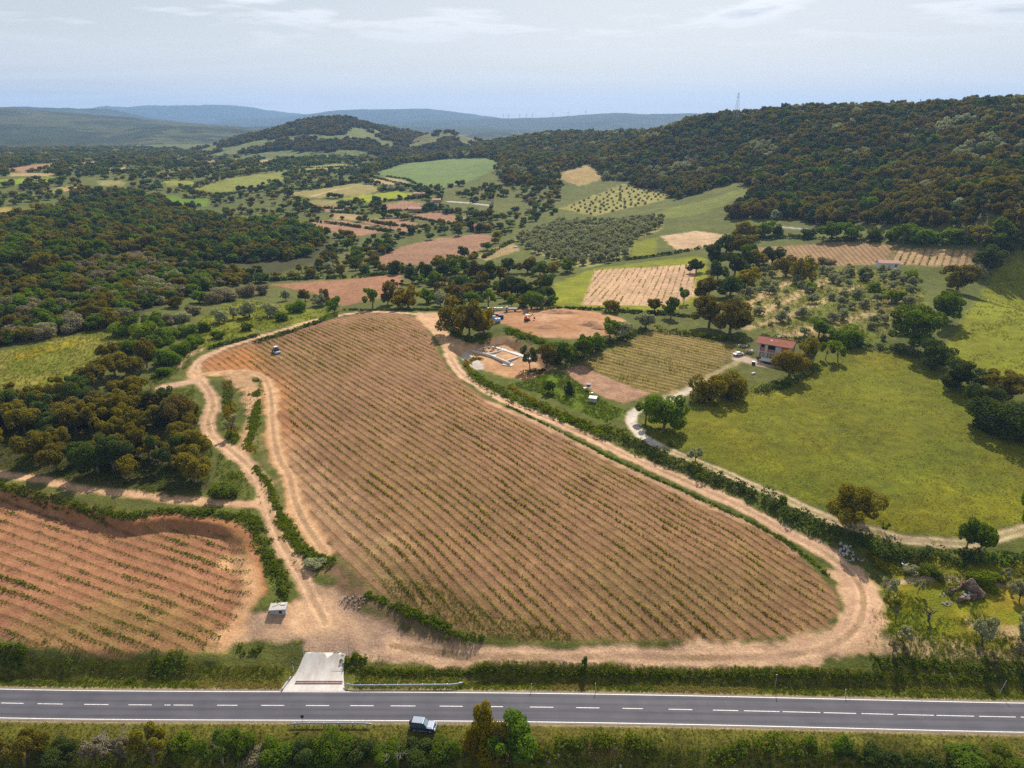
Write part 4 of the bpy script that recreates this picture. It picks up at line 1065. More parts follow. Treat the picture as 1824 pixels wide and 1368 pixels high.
hedge([(455,835),(478,862),(492,900),(505,935),(525,960)], 1.7, .5, 'grass', 'grassy verge between track and vineyard edge', dens=30, seed=12, lob=.4, leaf=.18, drop=.25)
hedge([(500,920),(520,960),(548,985),(575,1003),(590,1000)], 3.2, .7, 'grass', 'green weed patch above the dark spoil', dens=30, seed=13, lob=.5, leaf=.2, kind2='weed')
hedge([(715,1082),(740,1100),(780,1120),(830,1138),(858,1142)], 1.9, 1.0, 'grass', 'bright tall grass ridge at the vineyard corner', dens=34, seed=14, lob=.6, leaf=.2, kind2='weed')
hedge([(650,1060),(690,1075),(730,1088),(800,1115)], 1.2, .5, 'grass', 'low grass edge along the vineyard corner', dens=30, seed=15, lob=.5, leaf=.2, drop=.3)
hedge([(-40,1165),(60,1178),(150,1190),(250,1190),(360,1182),(440,1172),(520,1165)], 3.4, .75, 'grass', 'green weedy bank between the reddish field and the road', dens=30, seed=16, lob=.5, leaf=.18, kind2='weed', drop=.48)
hedge([(625,1194),(700,1199),(800,1200),(950,1199),(1100,1199),(1250,1202),(1400,1203),(1550,1205),(1700,1208),(1860,1211)], 1.0, .32, 'grass', 'weedy top of the long roadside bank', dens=30, seed=17, lob=.45, leaf=.18, kind2='weed')
hedge([(612,1190),(622,1172),(650,1178)], 1.6, .8, 'grass', 'grassy corner beside the concrete ramp', dens=30, seed=18, lob=.5, leaf=.2)
hedge([(1560,1182),(1650,1185),(1750,1190),(1840,1193)], 2.2, .9, 'weed', 'scrubby edge below the ruin plot', dens=24, seed=19, lob=.6, leaf=.22, drop=.35)
hedge([(945,1348),(1000,1330),(1060,1326),(1120,1328),(1165,1332)], 2.4, 1.5, 'weed', 'green hedge below the road beyond the tall trees', dens=26, seed=20, lob=.8, leaf=.2, kind2='grass')
hedge([(1278,1352),(1320,1340),(1370,1336),(1420,1336),(1475,1338)], 2.8, 2.0, 'green', 'dense rounded hedge below the road', dens=30, seed=21, lob=.9, leaf=.2)
hedge([(1500,1345),(1560,1350),(1640,1360),(1700,1366)], 2.0, 1.0, 'dark', 'low dark hedge below the road', dens=26, seed=22, lob=.7, leaf=.2)
hedge([(860,640),(842,640),(830,650),(842,668),(880,690)], 1.6, 1.0, 'gold', 'olive-brown scrub along the foundation plot', dens=26, seed=23, lob=.6, leaf=.22, kind2='weed')
hedge([(795,580),(815,600),(840,608),(870,600)], 4.0, 1.6, 'weed', 'undergrowth beneath the big oak clump', dens=24, seed=24, lob=.9, kind2='dark')
hedge([(900,588),(930,600),(970,612),(1010,622),(1050,620)], 4.0, 1.6, 'weed', 'green scrub on the bank above the foundation', dens=24, seed=25, lob=.9, kind2='grass')
hedge([(930,668),(985,650),(1040,636),(1090,612),(1150,590)], 3.0, 2.0, 'dark', 'dark hedge beside the trellised vineyard', dens=22, seed=26, lob=1.1)
hedge([(960,552),(1020,550),(1100,555),(1180,560),(1240,565)], 2.4, 1.6, 'dark', 'low dark hedge behind the earth pad', dens=18, seed=27, lob=1.0, leaf=.4)
hedge([(1170,590),(1240,598),(1290,606),(1330,612)], 3.2, 2.2, 'grass', 'tall light green scrub behind the trellised vineyard', dens=20, seed=28, lob=1.1, leaf=.35, kind2='weed')
hedge([(1350,602),(1400,606),(1440,608),(1480,612),(1540,618)], 2.6, 2.4, 'dark', 'dark hedge behind the tiled house', dens=20, seed=29, lob=1.2, leaf=.35)
hedge([(1530,618),(1580,625),(1640,640)], 3.0, 2.6, 'dark', 'dark hedge at the meadow top', dens=20, seed=30, lob=1.3, leaf=.35)
hedge([(460,610),(500,598),(540,584),(580,570),(600,562)], 2.4, 1.6, 'dark', 'dark scrub row above the vineyard top track', dens=22, seed=31, lob=.9, leaf=.32, kind2='green')
hedge([(370,622),(400,614),(430,606),(460,598)], 2.0, 1.4, 'dark', 'dark bushes beside the track bend', dens=22, seed=32, lob=.9, leaf=.32)
hedge([(610,552),(680,553),(740,552),(790,553)], 1.6, 1.0, 'dark', 'low hedge line behind the vineyard crest', dens=20, seed=33, lob=.8, leaf=.32)
hedge([(1345,700),(1390,690),(1430,672),(1450,655)], 4.0, 2.0, 'dark', 'dark scrub below the tiled house', dens=20, seed=34, lob=1.2, leaf=.32, kind2='bright')
hedge([(1055,468),(1130,462),(1200,452),(1262,440)], 2.2, 2.0, 'dark', 'dark hedgerow above the pinkish vineyard', dens=16, seed=35, lob=1.2, leaf=.5)
hedge([(1350,425),(1420,424),(1500,428),(1560,430)], 3.5, 3.0, 'dark', 'hedgerow below the country road', dens=16, seed=36, lob=1.6, leaf=.6)
hedge([(1600,432),(1680,436),(1760,440),(1840,445)], 3.5, 3.0, 'green', 'green hedgerow along the striped plot', dens=16, seed=37, lob=1.6, leaf=.6)
hedge([(1345,476),(1400,478),(1440,476)], 2.5, 2.0, 'dark', 'short dark hedge below the brown vineyard', dens=16, seed=38, lob=1.2, leaf=.5)
for i, pts in enumerate(([(552,394),(620,402),(700,414)], [(640,391),(700,402),(765,405)], [(720,384),(790,398),(860,404)], [(590,378),(650,382),(720,376)], [(650,312),(700,325),(745,334)], [(600,362),(680,360),(745,352)],
        [(500,340),(570,336),(650,322)], [(690,315),(725,320),(740,328)], [(340,345),(420,345),(500,330)], [(430,310),(520,300),(640,297)], [(700,377),(760,372),(850,380)], [(540,372),(620,372),(680,368)], [(862,460),(890,442),(915,430)], [(470,500),(560,497),(640,494),(716,486)])):
    hedge(pts, 2.6, 2.4, 'dark', 'thin dark hedgerow between the distant fields', dens=12, seed=40 + i, lob=1.7, leaf=.9, name='hedgerow', group='hedgerows between the distant fields')

# tufts: grass and weeds as ground cover
def tuft(kind, n, seed, leaf=.12, hgt=.5, wid=.35):
    rnd = np.random.default_rng(seed)
    a = rnd.random(n) * 6.28; rr_ = wid * np.sqrt(rnd.random(n))
    P = np.column_stack([rr_ * np.cos(a), rr_ * np.sin(a), hgt * (.25 + .7 * rnd.random(n))])
    N = rnd.normal(size=(n, 3)); N[:, 2] = np.abs(N[:, 2]) * .6 + .2; N /= np.linalg.norm(N, axis=1, keepdims=True)
    V, F = quads_from(P, N, leaf * (.6 + .8 * rnd.random(n)), rnd, .6)
    me = mk_mesh('tuft', V, F, LEAF[kind]); add_tint(me, n, rnd); return me
TUFTS = [tuft('grass', 14, 1), tuft('grass', 12, 2), tuft('weed', 16, 3), tuft('weed', 14, 4), tuft('dry', 12, 5)]
rt = np.random.default_rng(9)
def scatter_on(P, n, rnd, w=None):
    q = sample_poly(np.asarray(P), n, rnd)
    return np.column_stack([q, HG(q[:, 0], q[:, 1]) - .03])
# verges and slope below the road
xs = rt.uniform(-92, 92, 26000); off = np.where(rt.random(26000) < .28, rt.uniform(3.9, 5.3, 26000), -rt.uniform(4.0, 22, 26000))
k = ~((np.abs(xs + 34.6) < 6.4) & (off > 0))
xs, off = xs[k], off[k]; ys = road_y(xs) + off
pts = np.column_stack([xs, ys, HG(xs, ys) - .04])
sz = (.45 + .75 * rt.random(len(xs))) * np.where(off > 0, .5, np.where(off > -7.5, .5, 1.0))
mix_ = fbm(xs, ys, 10, 2, 401)
pick = np.where(mix_ > -.05, rt.integers(2, 4, len(xs)), np.where(mix_ < -.3, 4, rt.integers(0, 2, len(xs))))
gn_scatter('grass', pts, np.repeat(sz[:, None], 3, 1), TUFTS, 'rough verge grass and weeds along the road', 1, pick)
# bank face
xs = rt.uniform(-100, 100, 9000); off = rt.uniform(5.2, 8.4, 9000); k = np.abs(xs + 34.6) > 6.6; xs, off = xs[k], off[k]; ys = road_y(xs) + off
pts = np.column_stack([xs, ys, HG(xs, ys) - .05]); sz = .28 + .45 * rt.random(len(xs))
gn_scatter('grass', pts, np.repeat(sz[:, None], 3, 1), TUFTS, 'long grass hanging over the roadside bank', 2, rt.choice([0, 1, 3, 4, 2], len(xs)))
def cover(name, label, outlines, n, seed, s0=.4, s1=1.0, kinds=(0, 1, 2, 3, 4), noise=0.0):
    rnd = np.random.default_rng(seed); A = []
    tot = [abs(np.sum(p[:, 0] * np.roll(p[:, 1], -1) - p[:, 1] * np.roll(p[:, 0], -1))) for p in outlines]
    for p, a in zip(outlines, tot):
        q = sample_poly(p, int(n * a / sum(tot)) + 3, rnd)
        if noise: q = q[fbm(q[:, 0], q[:, 1], 7, 2, seed) > noise - .3 * rnd.random(len(q))]
        A.append(q)
    q = np.concatenate(A); pts = np.column_stack([q, HG(q[:, 0], q[:, 1]) - .04])
    sz = s0 + (s1 - s0) * rnd.random(len(q))
    return gn_scatter(name, pts, np.repeat(sz[:, None], 3, 1), TUFTS, label, seed, rnd.choice(kinds, len(q)))
cover('grass', 'tall hay grass of the large meadow', [FIELDS['mead']], 14000, 11, .25, .6, (0, 1, 1, 0), noise=-.15)
cover('grass', 'rough grass and weeds around the stone ruin', [FIELDS['ruin']], 6000, 12, .4, 1.0, (0, 1, 2, 3, 0), noise=-.1)
cover('grass', 'grass of the sloping upper meadow', [FIELDS['ur']], 5000, 13, .5, 1.1, (0, 1, 2), noise=.1)
cover('grass', 'rough grass of the meadow beside the left wood', [FIELDS['gr_left']], 5000, 14, .5, 1.1, (0, 1, 2, 4), noise=.0)
cover('weeds', 'weeds at the low corner of the central vineyard', [A2([(660,1030),(760,1040),(900,1100),(1020,1128),(1010,1142),(900,1138),(800,1112),(700,1065)])], 1700, 16, .25, .6, (0, 1, 0, 3), noise=.0)
cover('weeds', 'scattered weeds over the dirt track edges', [A2([(470,840),(500,900),(540,990),(560,1040),(520,1010),(480,940),(455,880)]), A2([(630,1160),(760,1175),(760,1182),(630,1182)]), A2([(1556,1060),(1600,1050),(1615,1170),(1540,1176)]), A2([(380,690),(470,690),(460,800),(430,820),(400,780)])], 1300, 17, .3, .8, (0, 1, 2, 3), noise=.15)
cover('weeds', 'green ground cover below the hedge and small ploughed plot', [A2([(905,685),(1000,660),(1070,712),(1120,735),(1080,752),(960,700)])], 2500, 18, .5, 1.2, (0, 1, 2, 3), noise=-.2)
cover('weeds', 'undergrowth below the oaks left of the vineyard', [WC, A2([(280,640),(340,600),(340,650),(300,680),(260,700)]), A2([(290,700),(345,690),(362,740),(330,740)]), A2([(390,800),(440,850),(450,890),(380,890)])], 5200, 19, .8, 1.8, (2, 3, 3, 0, 1), noise=-.3)
cover('grass', 'grass of the slope with scattered olives', [FIELDS['gr_l']], 3500, 20, .6, 1.3, (0, 1, 2, 3), noise=-.1)
cover('weeds', 'yellow flowering weeds below the lane bank', [A2([(1540,985),(1600,990),(1700,1000),(1900,1000),(1900,1035),(1640,1025),(1560,1015)])], 2600, 21, .5, 1.1, (0, 1, 2, 4), noise=-.1)
cover('scrub', 'low green scrub between the olives above the house', [FIELDS['oplot']], 2600, 22, .8, 2.6, (2, 3, 0, 4), noise=.0)

# ------------------------------------------------------------------ woods
rw = np.random.default_rng(21)
KIDX = ['cork', 'brown', 'dark', 'green', 'olive', 'grey', 'blue', 'bright', 'gold']
def wood_points(P, n, spacing, size, hr, mixf, avoid=()):
    q = sample_poly(P, n, rw, spacing, avoid)
    z = HG(q[:, 0], q[:, 1])
    s = size[0] + (size[1] - size[0]) * rw.random(len(q)) ** 1.3
    h = s * (hr[0] + (hr[1] - hr[0]) * rw.random(len(q)))
    kinds = mixf(q[:, 0], q[:, 1], rw)
    return np.column_stack([q, z]), s, h, kinds
def mixer(names, probs, size=45, seed=0):
    def f(x, y, rnd):
        u = np.clip(.5 + .75 * fbm(x, y, size, 2, 500 + seed) + .55 * (rnd.random(len(x)) - .5), 0, .999)
        c = np.cumsum(probs) / sum(probs)
        return np.array([names[min(int(np.searchsorted(c, v, side='right')), len(names) - 1)] for v in u])
    return f
def in_view(P, m=60):
    dep = P[:, 1] * math.cos(PITCH) - (P[:, 2] - CAM_H) * math.sin(PITCH)
    X = W0 / 2 + FPX * P[:, 0] / dep
    Y = H0 / 2 - FPX * (P[:, 1] * math.sin(PITCH) + (P[:, 2] - CAM_H) * math.cos(PITCH)) / dep
    return (X > -m) & (X < W0 + m) & (Y > 100) & (Y < H0 + m), X, Y
def seen(P, h):
    """whether the crown's top stands clear of the ground between it and the camera"""
    t = np.linspace(.05, .985, 60)
    top = P[:, 2] + h
    x = P[:, 0:1] * t; y = P[:, 1:2] * t; z = CAM_H + (top[:, None] - CAM_H) * t
    return (z > HG(x, y)).all(1)
def shape_of(k, shapes):
    s_ = shapes.get(k, 'round')
    return s_ if s_ == 'bush' else random.choice([s_, s_, 'round', 'spread', 'open', 'pair'])
def wood(P, n, spacing, size, hr, mixf, ntop, labels, group, stuff_name, stuff_label, shapes, avoid=(), seed=0, gaps=None):
    pts, s, h, kinds = wood_points(P, n, spacing, size, hr, mixf, avoid)
    if gaps is not None:
        ok = fbm(pts[:, 0], pts[:, 1], 55, 3, 555) > gaps - .25 * rw.random(len(pts)); pts, s, h, kinds = pts[ok], s[ok], h[ok], kinds[ok]
    px = s * pxm(pts); v, X, Y = in_view(pts); v &= seen(pts, h)
    order = np.argsort(-np.where(v, px, 0))
    top = [i for i in order[:ntop] if v[i]]
    for i in top:
        k = kinds[i]
        lab = zone(labels[k], s[i] / (.5 * (size[0] + size[1])), X[i], Y[i], labels['zones'])
        plant(pts[i], s[i], h[i], k, shape_of(k, shapes), lab, lab)
    rest = np.ones(len(pts), bool); rest[top] = False; rest &= (px > .8)
    ps, keys = [], {}
    idx = []
    for i in np.nonzero(rest)[0]:
        lod = 3 if px[i] < 14 else 2
        key = (kinds[i], shape_of(kinds[i], shapes), lod, int(rw.integers(0, 3)))
        if key not in keys: keys[key] = len(keys); ps.append(proto(*key)[0])
        idx.append(keys[key])
    if len(idx):
        w_ = s[rest]; gn_scatter(stuff_name, pts[rest] - np.array([0, 0, .3]), np.column_stack([w_, w_, h[rest]]), ps, stuff_label, seed, np.array(idx))
    return len(top), int(rest.sum())
def zone(base, rel, X, Y, zones):
    w_ = 'large ' if rel > 1.12 else 'small ' if rel < .86 else ''
    return w_ + base + ' ' + min(zones, key=lambda z: (z[0] - X) ** 2 + 2.5 * (z[1] - Y) ** 2)[2]
RSH = {'cork': 'round', 'brown': 'spread', 'dark': 'round', 'green': 'round', 'olive': 'bush', 'grey': 'bush', 'blue': 'round', 'bright': 'round', 'gold': 'round'}
LAB_R = {'green': 'leafy green tree on the oak hillside', 'zones': [(1330,380,'beside the green slope plot'),(1430,380,'above the plum car'),(1540,385,'above the brown vineyard'),(1660,390,'above the striped plot'),(1780,390,'by the upper meadow corner'),(1400,320,'midway below the tall pylon'),(1580,310,'midway below the small pylons'),(1760,300,'midway up by the frame edge'),(1350,240,'high below the tall pylon'),(1600,230,'high below the small pylons'),(1760,220,'on the ridge by the frame edge'),(1100,280,'above the yellowish orchard plot'),(950,290,'above the far olive grove'),(820,285,'along the top of the pale pasture')], 'cork': 'olive-brown cork oak on the oak hillside', 'brown': 'bronze tinted oak on the oak hillside', 'dark': 'dark green holm oak on the oak hillside', 'olive': 'grey-green shrub on the oak hillside'}
AV = [FIELDS['slope'], FIELDS['orch'], FIELDS['tan1'], FIELDS['far_meadow']]
print('wood right', wood(WR, 12000, 7.0, (6, 14), (.65, 1.0), mixer(['dark', 'green', 'cork', 'dark', 'brown', 'cork', 'dark', 'olive'], [.16, .08, .2, .14, .13, .14, .08, .07], 38, 1), 210, LAB_R, 'oaks on the right hillside', 'woodland', 'dense oak woodland covering the right hillside', RSH, AV, 31))
LAB_L = {'zones': [(40,480,'low by the left frame edge'),(40,420,'by the left frame edge'),(150,450,'in its near middle'),(160,390,'in its far middle'),(270,440,'near the wood clearing'),(300,390,'behind the small red shed'),(400,440,'below the poplars'),(420,410,'at its far end'),(520,420,'towards the brown fields')], 'cork': 'brownish cork oak in the dark wood', 'brown': 'bronze oak in the dark wood', 'dark': 'dark holm oak in the dark wood', 'green': 'green broadleaf tree in the dark wood'}
WLb = A2([(-120,400),(60,392),(150,348),(250,348),(330,375),(430,402),(540,404),(590,425),(540,460),(440,470),(330,468),(240,455),(120,480),(0,520),(-140,540)])
WLf = A2([(-140,545),(0,525),(120,485),(240,460),(330,472),(430,490),(480,505),(400,510),(330,530),(250,560),(205,586),(100,600),(0,618),(-140,640)])
print('wood left', wood(WLb, 2200, 6.4, (5, 14.5), (.55, .95), mixer(['brown', 'cork', 'dark', 'cork', 'green', 'dark', 'cork', 'green'], [.08, .18, .18, .14, .12, .13, .07, .10], 28, 2), 130, LAB_L, 'oaks of the dark left wood', 'woodland', 'dense dark oak wood on the left valley side', RSH, (), 32))
LAB_F = {'zones': [(20,580,'by the left frame edge'),(110,570,'above the yellow flower strip'),(200,570,'beside the utility pole'),(60,520,'deep behind the flower strip'),(180,510,'deep behind the utility pole'),(290,520,'above the olive slope'),(380,500,'near the ploughed field'),(300,480,'below the dark wood')], 'cork': 'golden brown oak at the wood edge', 'green': 'leafy green tree at the wood edge', 'grey': 'greyish wild olive shrub at the wood edge', 'olive': 'silvery olive bush at the wood edge', 'dark': 'dark green tree at the wood edge'}
print('wood front', wood(WLf, 420, 6.2, (6, 12), (.6, .8), mixer(['cork', 'dark', 'green', 'grey', 'cork', 'green', 'olive', 'grey'], [.2, .12, .18, .12, .12, .12, .06, .08], 22, 3), 150, LAB_F, 'trees of the left wood edge', 'woodland', 'mixed trees behind the left wood edge', RSH, (), 33))
LAB_C = {'zones': [(20,780,'by the left frame edge'),(30,820,'at its low left corner'),(120,760,'in its upper middle'),(120,830,'at the narrow track'),(220,730,'at its upper edge'),(220,800,'in its middle'),(220,860,'on the low bank'),(310,760,'beside the dirt track'),(320,850,'at the track junction')], 'cork': 'golden brown cork oak in the grove', 'dark': 'dark oak in the grove', 'brown': 'bronze cork oak in the grove'}
WC2 = A2([(-120,735),(20,712),(110,708),(170,712),(280,712),(330,735),(350,775),(362,805),(350,860),(290,872),(150,848),(0,826),(-120,815)])
print('grove', wood(WC2, 80, 4.6, (6.5, 10.5), (.8, 1.05), mixer(['cork', 'cork', 'dark', 'brown', 'cork'], [.35, .2, .12, .13, .2], 14, 4), 80, LAB_C, 'oaks of the grove by the track', 'woodland', 'oaks behind the grove', {'cork': 'spread', 'brown': 'spread', 'dark': 'round'}, (), 34))
# valley floor: trees and clumps between the distant plots
VAL = A2([(-60,288),(200,284),(420,288),(640,290),(690,300),(900,335),(1000,335),(990,380),(900,420),(840,475),(1000,480),(985,545),(900,548),(800,548),(700,520),(600,495),(480,500),(560,470),(600,430),(545,402),(330,372),(240,345),(120,348),(-60,388)])
LAB_V = {'zones': [(40,340,'by the left frame edge'),(150,320,'beyond the dark wood'),(280,330,'by the pale plots'),(400,330,'by the long pale field'),(380,380,'behind the dark wood end'),(500,360,'among the small plots'),(600,340,'by the yellow-green plot'),(620,430,'below the brown fields'),(700,350,'near the mauve farmhouse'),(760,390,'near the pink farmhouse'),(830,350,'below the pale pasture'),(900,380,'by the far road'),(880,470,'above the building site'),(760,480,'under the big ploughed field'),(560,480,'above the dark ploughed field'),(480,440,'by the poplar hollow'),(940,520,'behind the flatbed truck')], 'dark': 'dark green tree in the valley', 'green': 'mid green tree in the valley', 'cork': 'olive-brown oak in the valley', 'blue': 'blue-green poplar in the valley', 'olive': 'grey olive tree in the valley', 'brown': 'bronze oak in the valley'}
av = [FIELDS[k] for k in FIELDS if k in ('b1', 'b2', 'b3', 'far_meadow', 'gr_c', 'vy_f4', 'grove', 'tan1', 'orch') or k[0] == 'd' and k[1:].isdigit()]
av += [A2([(590,392),(730,415),(700,425),(560,415)])]
def mix_val(x, y, rnd):
    return mixer(['dark', 'green', 'cork', 'brown', 'dark', 'blue', 'olive'], [.25, .15, .18, .12, .14, .1, .06], 70, 5)(x, y, rnd)
print('valley', wood(VAL, 2600, 7.5, (4.5, 10), (.6, .85), mix_val, 260, LAB_V, 'trees in the valley', 'woodland', 'scattered trees and thickets over the distant valley floor', RSH, av, 35, -.2))
FARV = np.array([atr(-80, 1180), atr(300, 1150), atr(560, 1180), atr(700, 1250), atr(740, 1500), atr(420, 1600), atr(330, 2150), atr(-80, 2250)])
print('far', wood(FARV, 2600, 13, (7, 13), (.6, .85), mix_val, 0, LAB_V, 'far', 'woodland', 'far trees and hedges at the valley end', RSH, av, 36, -.2))
# trees on the mid-distance hills
def hill_trees(key_i, n, size, label, seed, tlim=(0, 36)):
    o = [k for k in HILL_LIST][key_i]
    x, y, z, wf = o
    rnd = np.random.default_rng(seed)
    i = rnd.integers(tlim[0], tlim[1], n * 2); j = rnd.integers(2, x.shape[1] - 2, n * 2)
    ok = (wf[i, j] < .2) & (z[i, j] > 24 + 2) ; i, j = i[ok][:n], j[ok][:n]
    p = np.column_stack([x[i, j] + rnd.normal(size=len(i)) * 3, y[i, j] + rnd.normal(size=len(i)) * 3, z[i, j] - .8])
    s = size * (.7 + .6 * rnd.random(len(i)))
    ps = [proto(k, 'round', 3, v)[0] for k in ('dark', 'cork', 'brown') for v in (0, 1)]
    gn_scatter('woodland', p, np.column_stack([s, s, s * .8]), ps, label, seed)
hill_trees(0, 3400, 10, 'far woodland over the rounded hill', 41)
hill_trees(1, 1300, 10, 'far woodland over the low knoll', 42)
hill_trees(5, 2200, 11, 'far woodland on the rise behind the fields', 43)

# ------------------------------------------------------------------ olives in their plots
def grid_trees(P, a, s1, s2, rnd, jit=.12):
    e = np.array([math.cos(R(a)), math.sin(R(a))]); n = np.array([-e[1], e[0]])
    U = np.arange((P @ e).min(), (P @ e).max(), s1); Vv = np.arange((P @ n).min(), (P @ n).max(), s2)
    q = np.array([e * u + n * v for v in Vv for u in U]) + rnd.normal(size=(len(U) * len(Vv), 2)) * jit * s1
    ok = inside(q[:, 0], q[:, 1], P); out, r_, lastr = [], 0, -1
    for k in np.nonzero(ok)[0]:
        if k // len(U) != lastr: lastr = k // len(U); r_ += 1; c_ = 0
        c_ += 1; out.append((q[k, 0], q[k, 1], r_, c_))
    return out
ro = np.random.default_rng(77)
q = grid_trees(FIELDS['grove'], 35, 6.6, 7.4, ro); q = sorted(q, key=lambda t_: math.hypot(t_[0], t_[1]))[:280]
for p in q:
    s = 5.2 + 1.9 * ro.random()
    plant((p[0], p[1], HG(p[0], p[1])), s, s * .85, 'olive', 'round', 'silvery olive, ' + ordinal(p[3]) + ' along the ' + ordinal(p[2]) + ' row of the dense grove', 'olives of the dense grove')
q = grid_trees(FIELDS['orch'], 20, 10, 11, ro)
for p in q[:110]:
    s = 2.2 + 1.4 * ro.random()
    plant((p[0], p[1], HG(p[0], p[1])), s, s * .9, 'olive', 'bush', 'small young olive, ' + ordinal(p[3]) + ' along the ' + ordinal(p[2]) + ' row of the hillside plot', 'young olives on the hillside plot', name='young_olive', lod=3)
def pix(p):
    _, X, Y = in_view(np.array([[p[0], p[1], float(HG(p[0], p[1]))]])); return X[0], Y[0]
OZ = [(1340,500,'by the tree clump'),(1340,560,'behind the cork oak pair'),(1400,480,'under the brown vineyard'),(1400,530,'between the bare strips'),(1410,585,'behind the house roof'),(1470,490,'below the brown vineyard end'),(1470,550,'in the middle of the plot'),(1540,490,'below the pink roofed hut'),(1540,545,'in its shady half'),(1530,595,'above the rounded bush'),(1610,500,'beside the brown oak'),(1620,560,'beside the biggest hedge tree')]
q = sample_poly(FIELDS['oplot'], 105, ro, 6.0)
for p in q:
    s = 2.4 + 4.6 * ro.random() ** 1.3
    plant((p[0], p[1], HG(p[0], p[1])), s, s * .8, random.choice(['olive', 'olive', 'olive', 'green', 'grey']) if False else 'olive', 'round', zone('grey-green olive on the rough plot', s / 5.4, *pix(p), OZ), 'olives above the house')

# ------------------------------------------------------------------ single trees and shrubs read off the photograph
T = tpx
T(1518,926,92,84,'cork','round','lone golden-brown oak standing in the hay meadow')
T(1720,980,44,70,'green','spread','slimmer of the two green trees by the lane, nearer the lone oak', name='lane_tree')
T(1743,986,48,64,'green','spread','second of the two green trees by the lane, farther from the lone oak', name='lane_tree')
T(1826,955,66,100,'green','round','green tree cut by the frame at the lane end')
T(1182,768,82,78,'green','round','large round green tree at the lane bend')
T(1150,752,40,54,'bright','open','small bright green tree leaning beside the large round one')
T(1260,714,62,64,'cork','bush','cork oak of the dark pair at the meadow corner, nearer the lane bend')
T(1304,708,66,64,'cork','bush','cork oak of the dark pair at the meadow corner, nearer the house')
T(1405,674,66,64,'gold','spread','golden oak in front of the tiled house')
T(1444,648,42,52,'cork','round','brown oak at the gable of the tiled house')
T(1470,640,30,40,'bright','open','young fruit tree past the house gable, nearer the house')
T(1492,644,30,38,'bright','open','young fruit tree past the house gable, nearer the meadow')
T(1508,612,66,42,'green','bush','wide rounded green bush behind the meadow top')
T(1458,600,46,40,'green','round','green tree behind the tiled house')
T(1625,620,98,82,'green','round','biggest green tree of the hedge between the two meadows')
T(1682,575,64,62,'green','round','green tree in the hedge above the biggest one')
T(1704,520,68,54,'cork','round','brown oak at the top of the meadow hedge')
T(1760,482,54,48,'dark','round','dark tree at the corner of the upper meadow')
T(1738,492,34,34,'olive','bush','grey bush beside the dark corner tree')
T(1662,655,66,56,'dark','round','dark green tree at the bend of the meadow hedge')
T(1706,692,80,64,'dark','round','spreading dark tree low in the meadow hedge')
T(1778,712,86,60,'cork','round','brown oak in the clump at the meadow edge')
T(1742,748,66,72,'dark','round','dark tree of the meadow edge clump, nearest the meadow')
T(1800,778,112,92,'dark','bush','broad dark thicket at the meadow edge')
T(1262,582,64,60,'cork','round','cork oak of the tall pair behind the trellised vineyard, nearer the pad')
T(1300,592,72,66,'cork','round','cork oak of the tall pair behind the trellised vineyard, nearer the house')
for i, (x, y, w_, h_, k) in enumerate([(1270,478,40,48,'dark'),(1292,452,50,42,'dark'),(1322,458,52,46,'cork'),(1332,476,46,46,'green'),(1308,492,46,46,'dark'),(1347,478,42,40,'cork'),(1278,500,34,40,'dark'),(1246,532,26,36,'cork'),(1262,528,32,40,'cork'),(1300,530,60,48,'dark'),(1332,512,44,40,'gold'),(1240,486,30,30,'dark')]):
    T(x, y, w_, h_, k, 'round', zone({'dark': 'dark green', 'green': 'mid green', 'cork': 'olive-brown', 'gold': 'golden'}[k] + ' tree in the dense clump', w_ / 42., x, y, [(1270,478,'nearest the pinkish vineyard'),(1292,452,'at its back'),(1322,458,'by the brown vineyard'),(1332,476,'beside the brown vineyard corner'),(1308,492,'in its heart'),(1347,478,'farthest right'),(1278,500,'on its near left'),(1246,532,'at the vineyard corner'),(1300,530,'at its foot'),(1332,512,'facing the olives'),(1240,486,'on the green slope')]), 'clump beside the pinkish vineyard', name='clump_tree')
T(1218,542,26,32,'green','open','slender green tree at the lower corner of the pinkish vineyard')
T(1166,556,30,32,'cork','spread','small oak below the middle of the pinkish vineyard')
T(1088,556,34,28,'cork','spread','flat-topped oak at the near corner of the pinkish vineyard')
T(1195,566,32,42,'green','round','green tree in the hedge behind the earth pad')
T(944,658,32,46,'dark','open','dark open tree at the edge of the foundation plot')
T(974,652,46,50,'cork','round','rounded oak beside the foundation plot')
T(1008,648,38,48,'green','round','green tree next to the rounded oak by the foundation')
T(1040,640,46,52,'green','round','tall green tree in the hedge along the trellised vineyard')
T(1064,626,32,36,'green','round','smaller green tree in the hedge along the trellised vineyard')
T(1086,602,34,40,'bright','round','pale green tree at the end of the earth pad')
T(1110,604,40,36,'olive','round','grey-green tree past the end of the earth pad')
T(1150,586,38,34,'olive','round','olive at the top corner of the trellised vineyard')
T(808,594,56,58,'cork','round','oak of the big clump by the site entrance, nearest the vineyard')
T(836,600,60,72,'cork','round','tallest oak of the big clump by the site entrance')
T(862,596,50,56,'gold','round','golden oak of the big clump by the site entrance, nearest the tanks')
T(664,549,30,42,'green','open','slender green tree behind the vineyard crest')
T(691,543,28,46,'brown','round','dark reddish tree behind the vineyard crest')
T(728,548,54,44,'gold','round','broad golden tree behind the vineyard crest')
T(391,575,34,32,'olive','round','first rounded olive on the grassy slope, nearest the wood')
T(417,568,22,26,'olive','round','smallest rounded olive on the grassy slope')
T(445,565,36,36,'olive','round','tallest rounded olive on the grassy slope')
T(481,564,35,32,'olive','round','last rounded olive on the grassy slope, nearest the vineyard')
T(404,534,54,36,'grey','bush','largest greyish wild olive above the grassy slope')
T(380,540,36,30,'grey','bush','greyish wild olive beside the largest one')
T(441,528,34,32,'grey','bush','greyish wild olive next to the ploughed field')
